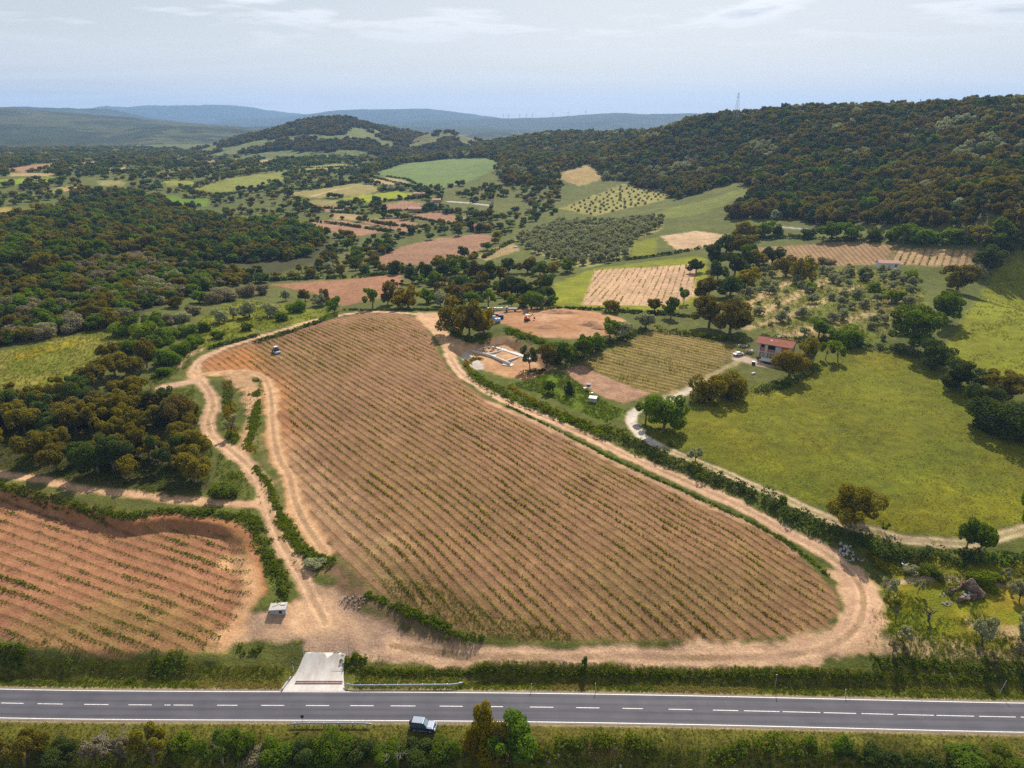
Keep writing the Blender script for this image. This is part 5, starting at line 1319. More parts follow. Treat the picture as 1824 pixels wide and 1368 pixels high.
T(468,524,26,25,'grey','bush','small greyish bush at the ploughed field corner')
T(509,536,20,22,'olive','round','small olive below the ploughed field corner')
T(544,536,24,24,'brown','round','small brown tree at the ploughed field edge')
T(530,556,34,30,'green','bush','green bush on the grassy slope')
T(570,545,32,26,'olive','round','grey olive at the ploughed field edge')
T(581,543,22,32,'brown','round','narrow brown tree at the ploughed field edge')
T(597,558,30,32,'green','round','green tree where the top track leaves the hedge')
BZ = [(712,490,'by the dark ploughed field tip'),(745,505,'left of the golden tree line'),(770,516,'behind the golden tree'),(800,488,'under the big ploughed field'),(826,487,'under the tan field'),(850,510,'in its reddish heart'),(872,506,'right of its reddish heart'),(905,486,'below the olive grove'),(945,486,'below the grove middle'),(965,490,'at the grove end'),(915,528,'behind the flatbed truck'),(976,522,'at the green slope'),(948,550,'behind the soil heap'),(840,545,'behind the oak clump'),(805,548,'at the site entrance'),(760,540,'next to the broad golden tree'),(1010,485,'above the green slope')]
for i, (x, y, w_, h_, k) in enumerate([(708,488,28,28,'dark'),(735,505,32,34,'dark'),(757,500,32,40,'dark'),(775,516,34,36,'green'),(790,494,30,34,'dark'),(805,487,28,30,'green'),(826,486,24,28,'green'),(848,504,26,44,'brown'),(858,515,34,38,'brown'),(872,506,34,42,'dark'),(905,486,32,30,'dark'),(940,486,38,32,'cork'),(962,490,32,28,'green'),(910,526,48,44,'dark'),(936,530,32,32,'dark'),(976,520,34,38,'green'),(946,550,46,40,'green'),(978,540,28,32,'dark'),(840,545,32,30,'green'),(805,548,32,28,'gold'),(760,540,34,30,'green'),(785,545,30,30,'olive'),(820,520,30,32,'dark'),(1010,485,34,26,'green'),(890,500,26,28,'cork')]):
    T(x, y, w_, h_, k, 'round', zone({'dark': 'dark green', 'green': 'mid green', 'brown': 'reddish brown', 'cork': 'olive-brown', 'gold': 'golden', 'olive': 'greyish'}[k] + ' tree in the belt', w_ / 31., x, y, BZ), 'tree belt behind the building site', name='belt_tree')
T(870,546,32,32,'green','open','airy green tree directly behind the site trailer')
T(912,546,16,24,'bright','round','small bright green tree behind the flatbed')
T(963,550,24,24,'olive','round','small olive beside the heap of soil')
T(588,500,30,26,'dark','round','dark tree left of the dark ploughed field') if False else None
# left: grove edge, thicket beside the dirt track
for (x, y, w_, h_, k, s_) in [(165,690,62,54,'cork','spread'),(205,668,54,50,'cork','spread'),(236,676,46,48,'cork','spread'),(262,655,40,62,'cork','spread'),(140,705,50,44,'dark','round')]:
    T(x, y, w_, h_, k, s_, 'brown oak in the short row between the left meadow and the track', 'oak row beside the left meadow', name='row_oak')
for (x, y, w_, h_, k) in [(300,648,46,44,'green'),(322,632,38,34,'green'),(342,620,30,28,'green'),(256,606,58,48,'bright'),(290,612,40,36,'green'),(310,600,34,30,'bright'),(230,628,40,36,'green'),(290,668,36,24,'green')]:
    T(x, y, w_, h_, k, 'bush', 'green thicket shrub between the left meadow and the track bend', 'thicket shrubs by the track bend')
T(412,775,24,44,'olive','open','small twisted tree beside the dirt track')
T(400,880,60,40,'weed','bush','large rounded green bush beside the track junction')
T(340,742,44,24,'weed','bush','low green bush on the grass above the grove')
T(560,1006,40,20,'olive','bush','pale grey-green bush above the dark spoil')
# ruin plot
T(1582,1062,30,42,'olive','open','airy olive at the bend of the sandy track')
T(1634,1058,16,31,'olive','open','thin olive on the grass between bend and ruin')
T(1606,1141,27,33,'olive','open','crooked olive low in the ruin plot')
T(1749,1146,41,58,'olive','open','tall airy olive in front of the stone ruin')
T(1815,1072,32,42,'olive','open','olive past the ruin at the frame edge')
T(1822,1140,44,56,'olive','round','dense olive cut by the frame edge')
T(1790,1038,20,31,'olive','open','thin olive behind the stone ruin')
T(1622,1022,28,22,'olive','bush','small silvery bush below the lane thicket')
T(1656,1024,40,26,'weed','bush','wide silvery bush below the lane thicket')
T(1748,1040,48,38,'bright','bush','bright green fig bush behind the ruin')
T(1590,1165,24,32,'grey','open','sparse thorny tree at the track edge')
T(1814,1174,24,34,'grey','open','sparse thorny tree below the dense olive')
T(1576,948,14,22,'green','open','tiny sapling at the meadow edge near the lone oak')
T(1238,824,28,32,'olive','open','small airy tree on the lane bank')
T(1194,795,12,16,'bright','bush','tiny bright shrub on the lane bank')
T(1394,896,16,20,'bright','bush','small bright shrub on the lane verge')
T(1041,1186,14,20,'green','round','tiny round tree on the roadside bank')
T(1162,1185,14,16,'weed','bush','small dark bush on the bank near the track bend') if False else None
T(1014,702,22,28,'dark','tall','small dark conical tree by the ploughed strip')
T(978,700,22,26,'green','round','small green tree on the hedge bank')
# below the road
T(45,1362,80,76,'cork','open','airy olive-brown tree at the bottom corner below the road')
T(102,1352,64,44,'dark','bush','dark rounded bush below the road beside the airy tree')
T(172,1358,54,60,'grey','open','dry greyish tree below the road')
T(216,1358,50,54,'grey','open','leafless looking grey tree below the road')
T(274,1358,76,80,'cork','open','tallest olive-brown tree below the road before the ramp')
T(326,1340,44,48,'bright','bush','bright green bush below the road')
T(396,1358,64,68,'green','open','green elder with pale blossom below the road')
T(432,1338,46,56,'green','bush','deep green bush touching the road edge')
T(455,1366,56,44,'dry' if False else 'grey','bush','dry straw-coloured bush at the bottom edge')
T(500,1362,74,60,'green','bush','broad green bush below the near guardrail')
T(545,1356,54,48,'dark','bush','dark bush below the near guardrail')
T(592,1350,74,58,'green','bush','pale flowering bush below the end of the near guardrail')
T(645,1348,56,44,'dark','bush','dark bush between guardrail and car')
T(690,1350,64,44,'green','bush','green bush just left of the parked car')
T(742,1352,64,42,'dark','bush','dark bush under the parked car')
T(795,1352,52,48,'green','bush','green bush between the car and the tall trees')
T(702,1374,24,46,'bright','tall','bright green sapling at the bottom edge below the car')
T(740,1374,34,20,'bright','bush','fresh green shoot clump at the bottom edge')
T(860,1340,66,96,'gold','tall','tall golden-green conical tree beside the road, tallest of the group')
T(884,1354,66,80,'cork','tall','olive-brown conical tree beside the road in front of the golden one')
T(838,1342,48,58,'gold','tall','shorter golden-green tree of the roadside group')
T(916,1354,92,98,'green','round','round-headed green tree of the roadside group')
T(1500,1340,34,38,'green','bush','small leafy bush below the road')
T(1558,1350,44,32,'dark','bush','small dark bush below the road near the bend')
T(1722,1372,86,50,'weed','bush','grey-green rounded bush at the bottom edge')
T(1794,1372,76,46,'weed','bush','grey-green bush at the bottom corner')


for (x, y, w_, h_, k) in [(1330,427,46,38,'cork'),(1362,422,40,32,'green'),(1386,420,30,24,'dark'),(1480,428,54,38,'green'),(1516,427,44,32,'green'),(1556,428,34,30,'dark'),(1612,431,48,36,'green'),(1652,434,54,32,'green'),(1692,434,40,32,'bright'),(1742,434,48,36,'cork'),(1778,434,48,32,'green'),(1804,428,46,38,'cork'),(1590,428,30,24,'dark'),(1720,432,34,26,'dark'),(1440,424,30,22,'dark')]:
    T(x, y, w_, h_, k, 'bush' if k == 'dark' else 'round', zone({'cork': 'olive-brown', 'green': 'mid green', 'dark': 'dark green', 'bright': 'fresh green'}[k] + ' roadside tree below the oak hillside', w_ / 42., x, y, [(1330,427,'by the tree clump'),(1362,422,'at the road bend'),(1386,420,'before the pale road'),(1440,424,'before the plum car'),(1480,428,'just past the plum car'),(1516,427,'above the brown vineyard middle'),(1556,428,'above the brown vineyard end'),(1590,428,'above the pink roofed hut'),(1612,431,'at the striped plot start'),(1652,434,'above the striped plot'),(1692,434,'above the striped plot middle'),(1720,432,'near the striped plot end'),(1742,434,'at the striped plot end'),(1778,434,'beyond the striped plot'),(1804,428,'by the frame edge')]), name='roadside_tree')
for (x, y, w_, h_, k, lab) in [(1796,455,52,46,'dark','dark tree above the upper meadow beside the frame edge'),(1822,448,56,48,'cork','brown oak cut by the frame above the upper meadow'),(1812,418,64,50,'cork','brown oak cut by the frame at the hillside foot'),(1785,425,50,40,'green','green tree behind the dark one above the upper meadow')]:
    T(x, y, w_, h_, k, 'round', lab)
for (x, y, w_, h_, k, lab) in [(1540,500,30,26,'dark','dark bush left of the pink roofed hut'),(1470,470,32,18,'grey','long grey bush under the brown vineyard'),(1430,505,40,52,'cork','brown tree with a dark base among the olives'),(1438,488,28,24,'bright','fresh green tree crown behind the brown tree'),(1442,520,22,24,'bright','small fresh green tree beside the brown tree'),(1400,492,46,40,'cork','brown oak at the back of the olive plot'),(1375,470,40,34,'dark','dark tree at the brown vineyard corner'),(1620,500,36,26,'bright','yellow-green bush right of the pink roofed hut'),(1590,540,44,30,'bright','light green shrub in the olive plot middle'),(1560,520,30,22,'bright','light green shrub below the hut'),(1510,488,24,22,'cork','small round brown bush near the hut')]:
    T(x, y, w_, h_, k, 'bush' if h_ < 30 else 'round', lab)

for (x, y, w_, h_, k, sh, lab) in [(238,592,44,38,'green','round','green tree just right of the utility pole'),(212,598,36,30,'bright','bush','bright bush at the top corner of the left meadow'),(275,586,38,34,'green','round','green tree on the slope past the utility pole'),(300,578,30,24,'grey','bush','grey bush on the slope past the utility pole'),(322,572,34,26,'olive','bush','silvery bush above the thicket'),(345,560,30,24,'grey','bush','grey bush near the first slope olive'),(335,596,34,26,'green','bush','green bush between thicket and slope olives'),(362,590,28,22,'weed','bush','small green bush below the slope olives'),(352,610,34,26,'green','bush','green bush above the track bend'),(390,602,26,18,'weed','bush','low green bush above the top track'),(440,588,26,18,'weed','bush','low green bush in the slope middle'),(500,572,26,20,'green','bush','green bush under the last slope olive'),(285,625,44,38,'green','round','green tree in the thicket by the left meadow'),(265,640,36,30,'weed','bush','low bush at the thicket foot'),(195,640,38,34,'cork','round','small brown oak reaching into the left meadow'),(318,548,34,28,'cork','round','brown oak at the slope top'),(355,540,34,28,'green','round','green tree at the slope top')]:
    T(x, y, w_, h_, k, sh, lab)

# ------------------------------------------------------------------ built things
class MB:
    """collects shapes in one bmesh; build() links them as ONE mesh object"""
    def __init__(s): s.bm = bmesh.new()
    def _m(s, verts, mat):
        for v in verts: v.co = mat @ v.co
    def box(s, c, d, rz=0.0, ry=0.0, rx=0.0, top=None):
        g = bmesh.ops.create_cube(s.bm, size=1.0)['verts']
        if top is not None:
            for v in g:
                if v.co.z > 0: v.co.x *= top[0]; v.co.y *= top[1]
        M = Matrix.Translation(c) @ Matrix.Rotation(rz, 4, 'Z') @ Matrix.Rotation(ry, 4, 'Y') @ Matrix.Rotation(rx, 4, 'X') @ Matrix.Diagonal((d[0], d[1], d[2], 1))
        s._m(g, M); return s
    def cyl(s, a, b, r1, r2=None, seg=12, caps=True):
        a, b = Vector(a), Vector(b); d = b - a
        g = bmesh.ops.create_cone(s.bm, cap_ends=caps, segments=seg, radius1=r1, radius2=r1 if r2 is None else r2, depth=d.length)['verts']
        s._m(g, Matrix.Translation((a + b) / 2) @ d.to_track_quat('Z', 'Y').to_matrix().to_4x4()); return s
    def sphere(s, c, d, sub=2):
        g = bmesh.ops.create_icosphere(s.bm, subdivisions=sub, radius=1.0)['verts']
        s._m(g, Matrix.Translation(c) @ Matrix.Diagonal((d[0], d[1], d[2], 1))); return s
    def prism(s, prof, y0, y1, inset=None):
        """profile in x,z extruded along y; inset = (list of indices, amount) narrows those points"""
        n = len(prof); a = []; b = []
        for i, (x, z) in enumerate(prof):
            k = inset[1] if inset and i in inset[0] else 0.0
            a.append(s.bm.verts.new((x, y0 + k, z))); b.append(s.bm.verts.new((x, y1 - k, z)))
        s.bm.faces.new(a[::-1]); s.bm.faces.new(b)
        for i in range(n): s.bm.faces.new((a[i], a[(i + 1) % n], b[(i + 1) % n], b[i]))
        return s
    def face(s, pts):
        s.bm.faces.new([s.bm.verts.new(p) for p in pts]); return s
    def build(s, name, mat, parent=None, bevel=0.0, smooth=False, **kw):
        bmesh.ops.recalc_face_normals(s.bm, faces=s.bm.faces)
        if bevel: bmesh.ops.bevel(s.bm, geom=list(s.bm.edges), offset=bevel, segments=2, affect='EDGES', profile=.6, clamp_overlap=True)
        me = bpy.data.meshes.new(name); s.bm.to_mesh(me); s.bm.free()
        if smooth:
            for p in me.polygons: p.use_smooth = True
        me.materials.append(mat)
        return link(name, me, parent, **kw)
def thing(name, P, rz, label, cat, group=None):
    o = link(name, None, None, (float(P[0]), float(P[1]), float(P[2])), (0, 0, rz)); o.empty_display_size = .3
    return tag(o, label, cat, group)
def A1(px, py): return at([(px, py)])[0]
def heading(p, q): return math.atan2(q[1] - p[1], q[0] - p[0])

STEEL = plain('galvanised_steel', (0.50, 0.53, 0.58), .45, .6, .12, 3)
STEELB = plain('bluish_guardrail_steel', (0.36, 0.44, 0.56), .4, .5, .12, 3)
CONC = plain('concrete', (0.47, 0.44, 0.41), .9, 0, .18, .8, bump=.01)
CONCL = plain('pale_concrete', (0.40, 0.375, 0.35), .9, 0, .15, .6, bump=.01)
CONCD = plain('grey_concrete_wall', (0.36, 0.35, 0.35), .9, 0, .25, .7, bump=.01)
RUST = plain('rust_red_steel', (0.15, 0.055, 0.045), .8, .2, .3, 4)
WHITEP = plain('white_paint', (0.60, 0.60, 0.58), .5, 0, .08, 2)
BLACKP = plain('black_rubber', (0.02, 0.02, 0.022), .8, 0, .2, 4)
BLUECAR = plain('dark_blue_car_paint', (0.045, 0.065, 0.125), .28, .45, .06, 2, .5)
SILVER = plain('silver_car_paint', (0.17, 0.21, 0.29), .45, .0, .06, 2, .5)
GLASS = plain('car_glass', (0.05, 0.065, 0.075), .08, 0, .1, 2, .9)
GLASSL = plain('windscreen_glass', (0.22, 0.30, 0.33), .08, 0, .1, 2, .9)
REDP = plain('faded_red_paint', (0.36, 0.055, 0.045), .55, 0, .2, 3)
ORANGEP = plain('orange_machine_paint', (0.50, 0.13, 0.05), .5, 0, .15, 3)
BLUEP = plain('pale_blue_plastic', (0.30, 0.46, 0.66), .4, 0, .1, 2)
NAVY = plain('dark_blue_plastic', (0.03, 0.035, 0.10), .45, 0, .15, 2)
TEAL = plain('teal_plastic', (0.03, 0.26, 0.28), .45, 0, .1, 2)
DARKM = plain('dark_metal', (0.06, 0.06, 0.065), .6, .4, .2, 3)
GREENP = plain('green_sign_paint', (0.03, 0.10, 0.06), .5, 0, .1, 3)
WOODB = plain('weathered_boards', (0.30, 0.22, 0.15), .9, 0, .3, 3)
BRICK = plain('hollow_brick', (0.42, 0.15, 0.085), .9, 0, .2, 3, bump=.01)
PLAST = plain('grey_render', (0.40, 0.36, 0.34), .95, 0, .22, 1.2, bump=.01)
OCHRE = plain('ochre_boards', (0.45, 0.33, 0.16), .9, 0, .2, 2)
VOID = plain('dark_interior', (0.018, 0.016, 0.016), .95, 0, .3, 2)
STONE = plain('pale_stone', (0.29, 0.235, 0.195), .95, 0, .3, 2, bump=.02)
STONEG = plain('grey_stone', (0.34, 0.32, 0.30), .95, 0, .3, 2, bump=.02)
def tile_mat(name, a, b, along):
    t = NT(name); pos = t.new('ShaderNodeTexCoord').outputs['Object']
    n1 = t.noise(pos, .6, 5., .65); n2 = t.noise(pos, 7., 3.)
    col = t.ramp(t.math('ADD', t.math('MULTIPLY', n1, .6), t.math('MULTIPLY', n2, .4)), [(.32, a), (.68, b)])
    return t.principled(col, .9, spec=.1)
TILE = tile_mat('terracotta_tiles', (0.24, 0.085, 0.055), (0.38, 0.16, 0.105), 0)
TILEP = tile_mat('faded_pink_tiles', (0.42, 0.24, 0.17), (0.58, 0.36, 0.27), 0)
def ruin_mat(name, c1, c2, c3):
    t = NT(name); pos = t.new('ShaderNodeTexCoord').outputs['Object']
    v = t.new('ShaderNodeTexVoronoi'); v.inputs['Scale'].default_value = 3.6; t.l.new(pos, v.inputs['Vector'])
    e = t.new('ShaderNodeTexVoronoi', feature='DISTANCE_TO_EDGE'); e.inputs['Scale'].default_value = 3.6; t.l.new(pos, e.inputs['Vector'])
    n = t.noise(pos, 1.1, 4.)
    col = t.mix(t.ramp(n, [(.4, 0.), (.62, 1.)]), t.mix(v.outputs['Color'], c4(c1), c4(c2)), c4(c3))
    j = t.ramp(e.outputs['Distance'], [(0., 0.), (.09, 1.)])
    col = t.mix(j, (0.07, 0.05, 0.035, 1), col)
    return t.principled(col, .95, bump=j, bdist=.05, spec=.1)
RUINM = ruin_mat('rubble_stone_masonry', (0.29, 0.20, 0.145), (0.46, 0.37, 0.30), (0.14, 0.062, 0.042))

# ---- concrete ramp with its drain
lft = at([(503,1231.5),(512,1219),(524,1203),(533,1187),(539,1172),(546,1160)]); rgt = at([(614,1231.5),(613,1219),(612,1203),(612,1187),(614,1172),(617,1160)])
lft[0, 2] = rgt[0, 2] = 0.0
nu, nv = 14, 26
V = []
for j in range(nv):
    f = j / (nv - 1) * (len(lft) - 1); i = min(int(f), len(lft) - 2); f -= i
    a = lft[i] * (1 - f) + lft[i + 1] * f; b_ = rgt[i] * (1 - f) + rgt[i + 1] * f
    for k in range(nu):
        p = a + (b_ - a) * k / (nu - 1)
        if j == nv - 1: p = p + np.array([0, -1.6 * (vnoise(np.array([k * .55]), np.array([2.]), 5)[0]), 0])
        V.append((p[0], p[1], max(float(HG(p[0], p[1])) + .07, .05)))
V = np.array(V); I, J = np.meshgrid(np.arange(nv - 1), np.arange(nu - 1), indexing='ij'); s_ = (I * nu + J).ravel()
def ramp_mat():
    t = NT('ramp_concrete'); pos = t.pos()
    n1 = t.noise(pos, .35, 5., .6); n2 = t.noise(pos, 6., 4.); m = t.new('ShaderNodeMapping'); m.inputs['Scale'].default_value = (1.2, .25, 1); t.l.new(pos, m.inputs['Vector'])
    n3 = t.noise(m.outputs[0], 1., 4.)
    col = t.ramp(t.math('ADD', t.math('ADD', t.math('MULTIPLY', n1, .4), t.math('MULTIPLY', n2, .25)), t.math('MULTIPLY', n3, .35)), [(.35, (0.40, 0.345, 0.30)), (.6, (0.58, 0.545, 0.51)), (.75, (0.64, 0.61, 0.58))])
    return t.principled(col, .9, bump=n2, bdist=.02)
ramp_o = link('concrete_ramp', mk_mesh('concrete_ramp', V, np.stack([s_, s_ + nu, s_ + nu + 1, s_ + 1], 1)[:, ::-1], ramp_mat(), True))
tag(ramp_o, 'pale concrete ramp from the road up to the dirt tracks', kind='structure')
# joint and drain across the ramp
pa, pb = A1(526,1216.5), A1(610,1216.5)
pa[2] = float(HG(pa[0], pa[1])); pb[2] = float(HG(pb[0], pb[1]))
dr = thing('drain_grate', ((pa + pb) / 2) + np.array([0, 0, .12]), heading(pa, pb), 'rust red drain grating set across the concrete ramp', 'drain grate')
Ld = float(np.linalg.norm(pb - pa))
m = MB(); 
for s in (-1, 1): m.box((0, s * .30, 0), (Ld, .06, .10))
m.build('frame', DARKM, dr)
nb = int(Ld / .22)
for k in range(nb):
    MB().box((-Ld / 2 + (k + .5) * Ld / nb, 0, -.01), (.13, .54, .05)).build('grate_bar', RUST, dr)
pc_, pd_ = A1(531,1196), A1(611,1196)
jn = MB().box((0, 0, 0), (float(np.linalg.norm(pd_ - pc_)), .05, .03)).build('expansion_joint', DARKM, None, loc=((pc_ + pd_) / 2) + np.array([0, 0, .075]), rot=(0, 0, heading(pc_, pd_)))
tag(jn, kind='structure')
# flared kerb at the left foot
kb = MB(); a = A1(503,1230); b_ = A1(518,1207)
kb.box((0, 0, .16), (float(np.linalg.norm((b_ - a)[:2])), .28, .42)).build('kerb_wall', CONCL, None, bevel=.02, loc=((a + b_) / 2), rot=(0, 0, heading(a, b_)))
tag(bpy.context.scene.objects['kerb_wall'], 'sloping concrete kerb at the foot of the ramp', 'kerb')

# ---- guardrails
def guardrail(p0, p1, label, bow=0.0, nposts=8):
    """W-beam on posts; both ends bend away"""
    p0, p1 = np.asarray(p0), np.asarray(p1); L = float(np.linalg.norm((p1 - p0)[:2]))
    root = thing('guardrail', p0, heading(p0, p1), label, 'guardrail')
    xs = np.linspace(0, L, 41); ys = np.where(xs < 2.2, bow * (1 - xs / 2.2) ** 2, 0) + np.where(xs > L - 2.6, bow * (1 - (L - xs) / 2.6) ** 2, 0)
    prof = [(.00, .52), (.07, .56), (.07, .63), (.01, .67), (.07, .71), (.07, .78), (.00, .82)]
    V, F = [], []
    for x, y in zip(xs, ys):
        for (o, z) in prof: V.append((x, y - o, z))
    n = len(prof)
    for i in range(len(xs) - 1):
        for k in range(n - 1): F.append((i * n + k, i * n + k + 1, (i + 1) * n + k + 1, (i + 1) * n + k))
    me = mk_mesh('rail', np.array(V), np.array(F), STEELB)
    r_ = link('rail', me, root); md = r_.modifiers.new('solid', 'SOLIDIFY'); md.thickness = .02
    pm = None
    for k in range(nposts):
        x = L * (k + .3) / (nposts - .4); y = float(np.interp(x, xs, ys))
        if pm is None:
            o = MB().box((0, 0, .36), (.12, .07, .92)).build('post', STEEL, root, loc=(x, y + .06, 0)); pm = o.data
        else: link('post', pm, root, (x, y + .06, 0))
    return root
guardrail(A1(613,1226), A1(826,1224.5), 'blue-grey guardrail beside the ramp with both ends bent up the bank', .55, 10)
g0, g1 = A1(518,1294), A1(662,1294)
guardrail(g0, g1, 'straight low guardrail on the near verge opposite the ramp', -.12, 6)

# ---- posts and signs
def post(px, py, hpx, label, cat, mat=STEEL, r=.05, name='post', lean=0.0, sign=None, P=None):
    P = A1(px, py); s = pxm(P)[0]; h = hpx / s / math.cos(math.atan2(CAM_H - P[2], math.hypot(P[0], P[1])))
    o = thing(name, P, 0, label, cat)
    MB().cyl((0, 0, -.3), (lean * h, 0, h), r, seg=8).build('pole', mat, o)
    return o, h
o, h = post(1380,1226,23,'tall signpost at the far verge with its sign edge-on','road sign', STEEL, .045, 'road_sign')
MB().cyl((-.02, 0, h - .32), (.02, 0, h - .32), .32, seg=20).build('sign_plate', DARKM, o)
o, h = post(1779,1236,24,'thin leaning pole on the far verge near the frame edge','pole', STEEL, .05, 'marker_pole', .22)
MB().box((.22 * h, 0, h - .1), (.1, .16, .2)).build('cap', DARKM, o)
for x, y, hp, lab in ((1062,1231,13,'white leaning delineator post beyond the far guardrail'),(1506,1239,11,'white delineator post on the far verge near the track bend'),(948,1229,10,'short grey delineator post past the guardrail end')):
    o, h = post(x, y, hp, lab, 'post', WHITEP, .055, 'delineator_post', -.12)
    MB().cyl((-.12 * h * .72, 0, h * .72), (-.12 * h * .86, 0, h * .86), .058, seg=8).build('reflector_band', DARKM, o)
o, h = post(541,1168,15,'steel gate post at the upper corner of the ramp, field side','gate post', STEELB, .06, 'gate_post')
MB().cyl((0, 0, h), (0, 0, h + .04), .075, seg=8).build('cap', DARKM, o)
o, h = post(622,1168,16,'steel gate post at the upper corner of the ramp, vineyard side','gate post', STEELB, .06, 'gate_post')
MB().cyl((0, 0, h), (0, 0, h + .04), .075, seg=8).build('cap', DARKM, o)
o, h = post(523,1196,16,'small green sign on a white post left of the ramp','sign', WHITEP, .06, 'sign_post')
MB().box((0, -.06, h - .25), (.45, .04, .55)).build('sign_plate', GREENP, o, bevel=.01)
P = A1(540,1291)
o = thing('road_sign', P, 0, 'small dark sign on the near guardrail seen from behind', 'road sign')
MB().cyl((0, 0, 0), (0, 0, 2.0), .035, seg=8).build('pole', DARKM, o); MB().box((0, 0, 1.75), (.5, .03, .6), rz=.3).build('sign_plate', DARKM, o, bevel=.01)
o, h = post(1542,1330,14,'thin leaning stake on the verge below the road','stake', WOODB, .03, 'stake', .06)

# ---- car
def car(P, rz, label, paint, roofp, scale=1.0, group=None, name='parked_car', detail=True):
    root = thing(name, P, rz, label, 'car', group); root.scale = (scale,) * 3
    W = .86
    body = [(-2.02, .52), (-2.06, .78), (-2.0, 1.02), (.62, 1.06), (.78, 1.05), (1.72, .98), (1.98, .86), (2.05, .62), (2.0, .45), (1.62, .40), (1.55, .62), (1.32, .74), (1.06, .62), (.98, .40), (-.92, .38), (-1.0, .62), (-1.24, .74), (-1.50, .62), (-1.56, .42)]
    MB().prism(body, -W, W).build('body', paint, root, bevel=.05)
    gh = [(-1.98, 1.0), (-1.86, 1.64), (-1.7, 1.74), (.10, 1.74), (.22, 1.70), (.78, 1.04)]
    MB().prism(gh, -W + .02, W - .02, inset=([1, 2, 3, 4], .15)).build('cabin', paint, root, bevel=.03)
    MB().box((-.80, 0, 1.765), (1.78, 1.30, .05)).build('roof', roofp, root, bevel=.02)
    for s in (-1, 1):
        y = s * (W - .055)
        for (x0, x1, x0b, x1b) in ((-1.78, -.92, -1.84, -.90), (-.84, .10, -.84, .52)):
            MB().face([(x0b, s * (W - .005), 1.10), (x1b, s * (W - .005), 1.10), (x1, s * (W - .115), 1.62), (x0, s * (W - .115), 1.62)]).build('side_window', GLASS, root)
        MB().box((.06, s * (W + .10), 1.14), (.12, .18, .15)).build('mirror', paint, root, bevel=.02)
        MB().box((-.0, s * (W + .03), .40), (1.6, .12, .06)).build('side_step', SILVER, root)
        MB().box((2.0, s * .62, .82), (.10, .34, .18)).build('headlight', WHITEP, root, bevel=.02)
        MB().box((-2.05, s * .74, .95), (.06, .16, .3)).build('tail_light', REDP, root)
    MB().face([(.76, -.70, 1.08), (.76, .70, 1.08), (.25, .60, 1.68), (.25, -.60, 1.68)]).build('windscreen', GLASSL, root, loc=(.015, 0, .01))
    MB().face([(-2.0, -.66, 1.1), (-2.0, .66, 1.1), (-1.89, .58, 1.6), (-1.89, -.58, 1.6)]).build('rear_window', GLASS, root, loc=(-.015, 0, 0))
    MB().box((1.25, 0, 1.035), (.9, 1.3, .04), ry=.06).build('bonnet', roofp, root, bevel=.015)
    MB().box((2.06, 0, .55), (.14, 1.66, .20)).build('front_bumper', SILVER, root, bevel=.03)
    MB().box((-2.08, 0, .55), (.12, 1.66, .20)).build('rear_bumper', SILVER, root, bevel=.03)
    MB().cyl((-2.06, .05, 1.0), (-2.26, .05, 1.0), .34, seg=18).build('spare_wheel', BLACKP, root, bevel=.03)
    for x in (1.31, -1.25):
        for s in (-1, 1):
            wh = link('wheel', None, root, (x, s * .74, .36)); wh.empty_display_size = .1
            MB().cyl((0, -.11, 0), (0, .11, 0), .36, seg=20).build('tyre', BLACKP, wh, bevel=.03)
            MB().cyl((0, s * .10, 0), (0, s * .125, 0), .21, seg=14).build('rim', SILVER, wh)
    return root
P = A1(754,1298)
car(P, R(-7), 'dark blue off-road car with silver roof parked on the verge', BLUECAR, SILVER, 1.02)
P = A1(1452,411)
PURP = plain('plum_car_paint', (0.16, 0.03, 0.07), .3, .3, .06, 2, .5)
car(P, R(-4), 'small plum red car on the distant country road', PURP, PURP, 1.0)

# ---- concrete well box
P = A1(495,1094)
wb = thing('well_box', P, R(6), 'low grey concrete well box at the field corner', 'well box')
MB().box((0, .9, .45), (3.0, 2.0, 1.2)).build('walls', CONCD, wb, bevel=.03)
MB().box((0, .9, 1.10), (3.25, 2.25, .14)).build('cover_slab', CONCL, wb, bevel=.02)
MB().box((.85, 1.45, 1.24), (.9, .7, .16)).build('hatch', CONC, wb, bevel=.02)
MB().box((-.3, 1.2, 1.2), (1.8, .12, .06), rz=.5).build('plank', WOODB, wb)
MB().box((.55, -.115, .5), (.5, .05, .6)).build('opening', VOID, wb)

# ---- stone heaps: each stone its own part
def stone_meshes(n, seed, mat):
    out = []
    for k in range(n):
        b = MB(); b.sphere((0, 0, 0), (1, .8, .65), 1)
        r_ = np.random.default_rng(seed + k)
        for v in b.bm.verts: v.co *= .75 + .5 * r_.random()
        bmesh.ops.recalc_face_normals(b.bm, faces=b.bm.faces)
        me = bpy.data.meshes.new('stone'); b.bm.to_mesh(me); b.bm.free(); me.materials.append(mat); out.append(me)
    return out
SM = stone_meshes(5, 10, STONE); SMG = stone_meshes(5, 30, STONEG)
def heap(px, py, wx, wy, hgt, n, smin, smax, label, meshes, name='stone_heap', rot=0.0):
    P = A1(px, py); root = thing(name, P, rot, label, 'stone heap'); r_ = np.random.default_rng(n + int(px))
    for k in range(n):
        a = r_.random() * 6.28; q = math.sqrt(r_.random()); x, y = q * math.cos(a) * wx, q * math.sin(a) * wy
        c, s = math.cos(rot), math.sin(rot)
        zz2 = float(HG(P[0] + c * x - s * y, P[1] + s * x + c * y)) - P[2] + hgt * (1 - q) * r_.random()
        sz = smin + (smax - smin) * r_.random() ** 2
        link('stone', meshes[k % len(meshes)], root, (x, y, zz2 + sz * .3), (r_.random(), r_.random(), r_.random() * 6), (sz,) * 3)
    return root
heap(630,1072,3.2,1.5,.5,85,.08,.34,'pale broken rubble spread below the dark spoil',SM, rot=-.3)
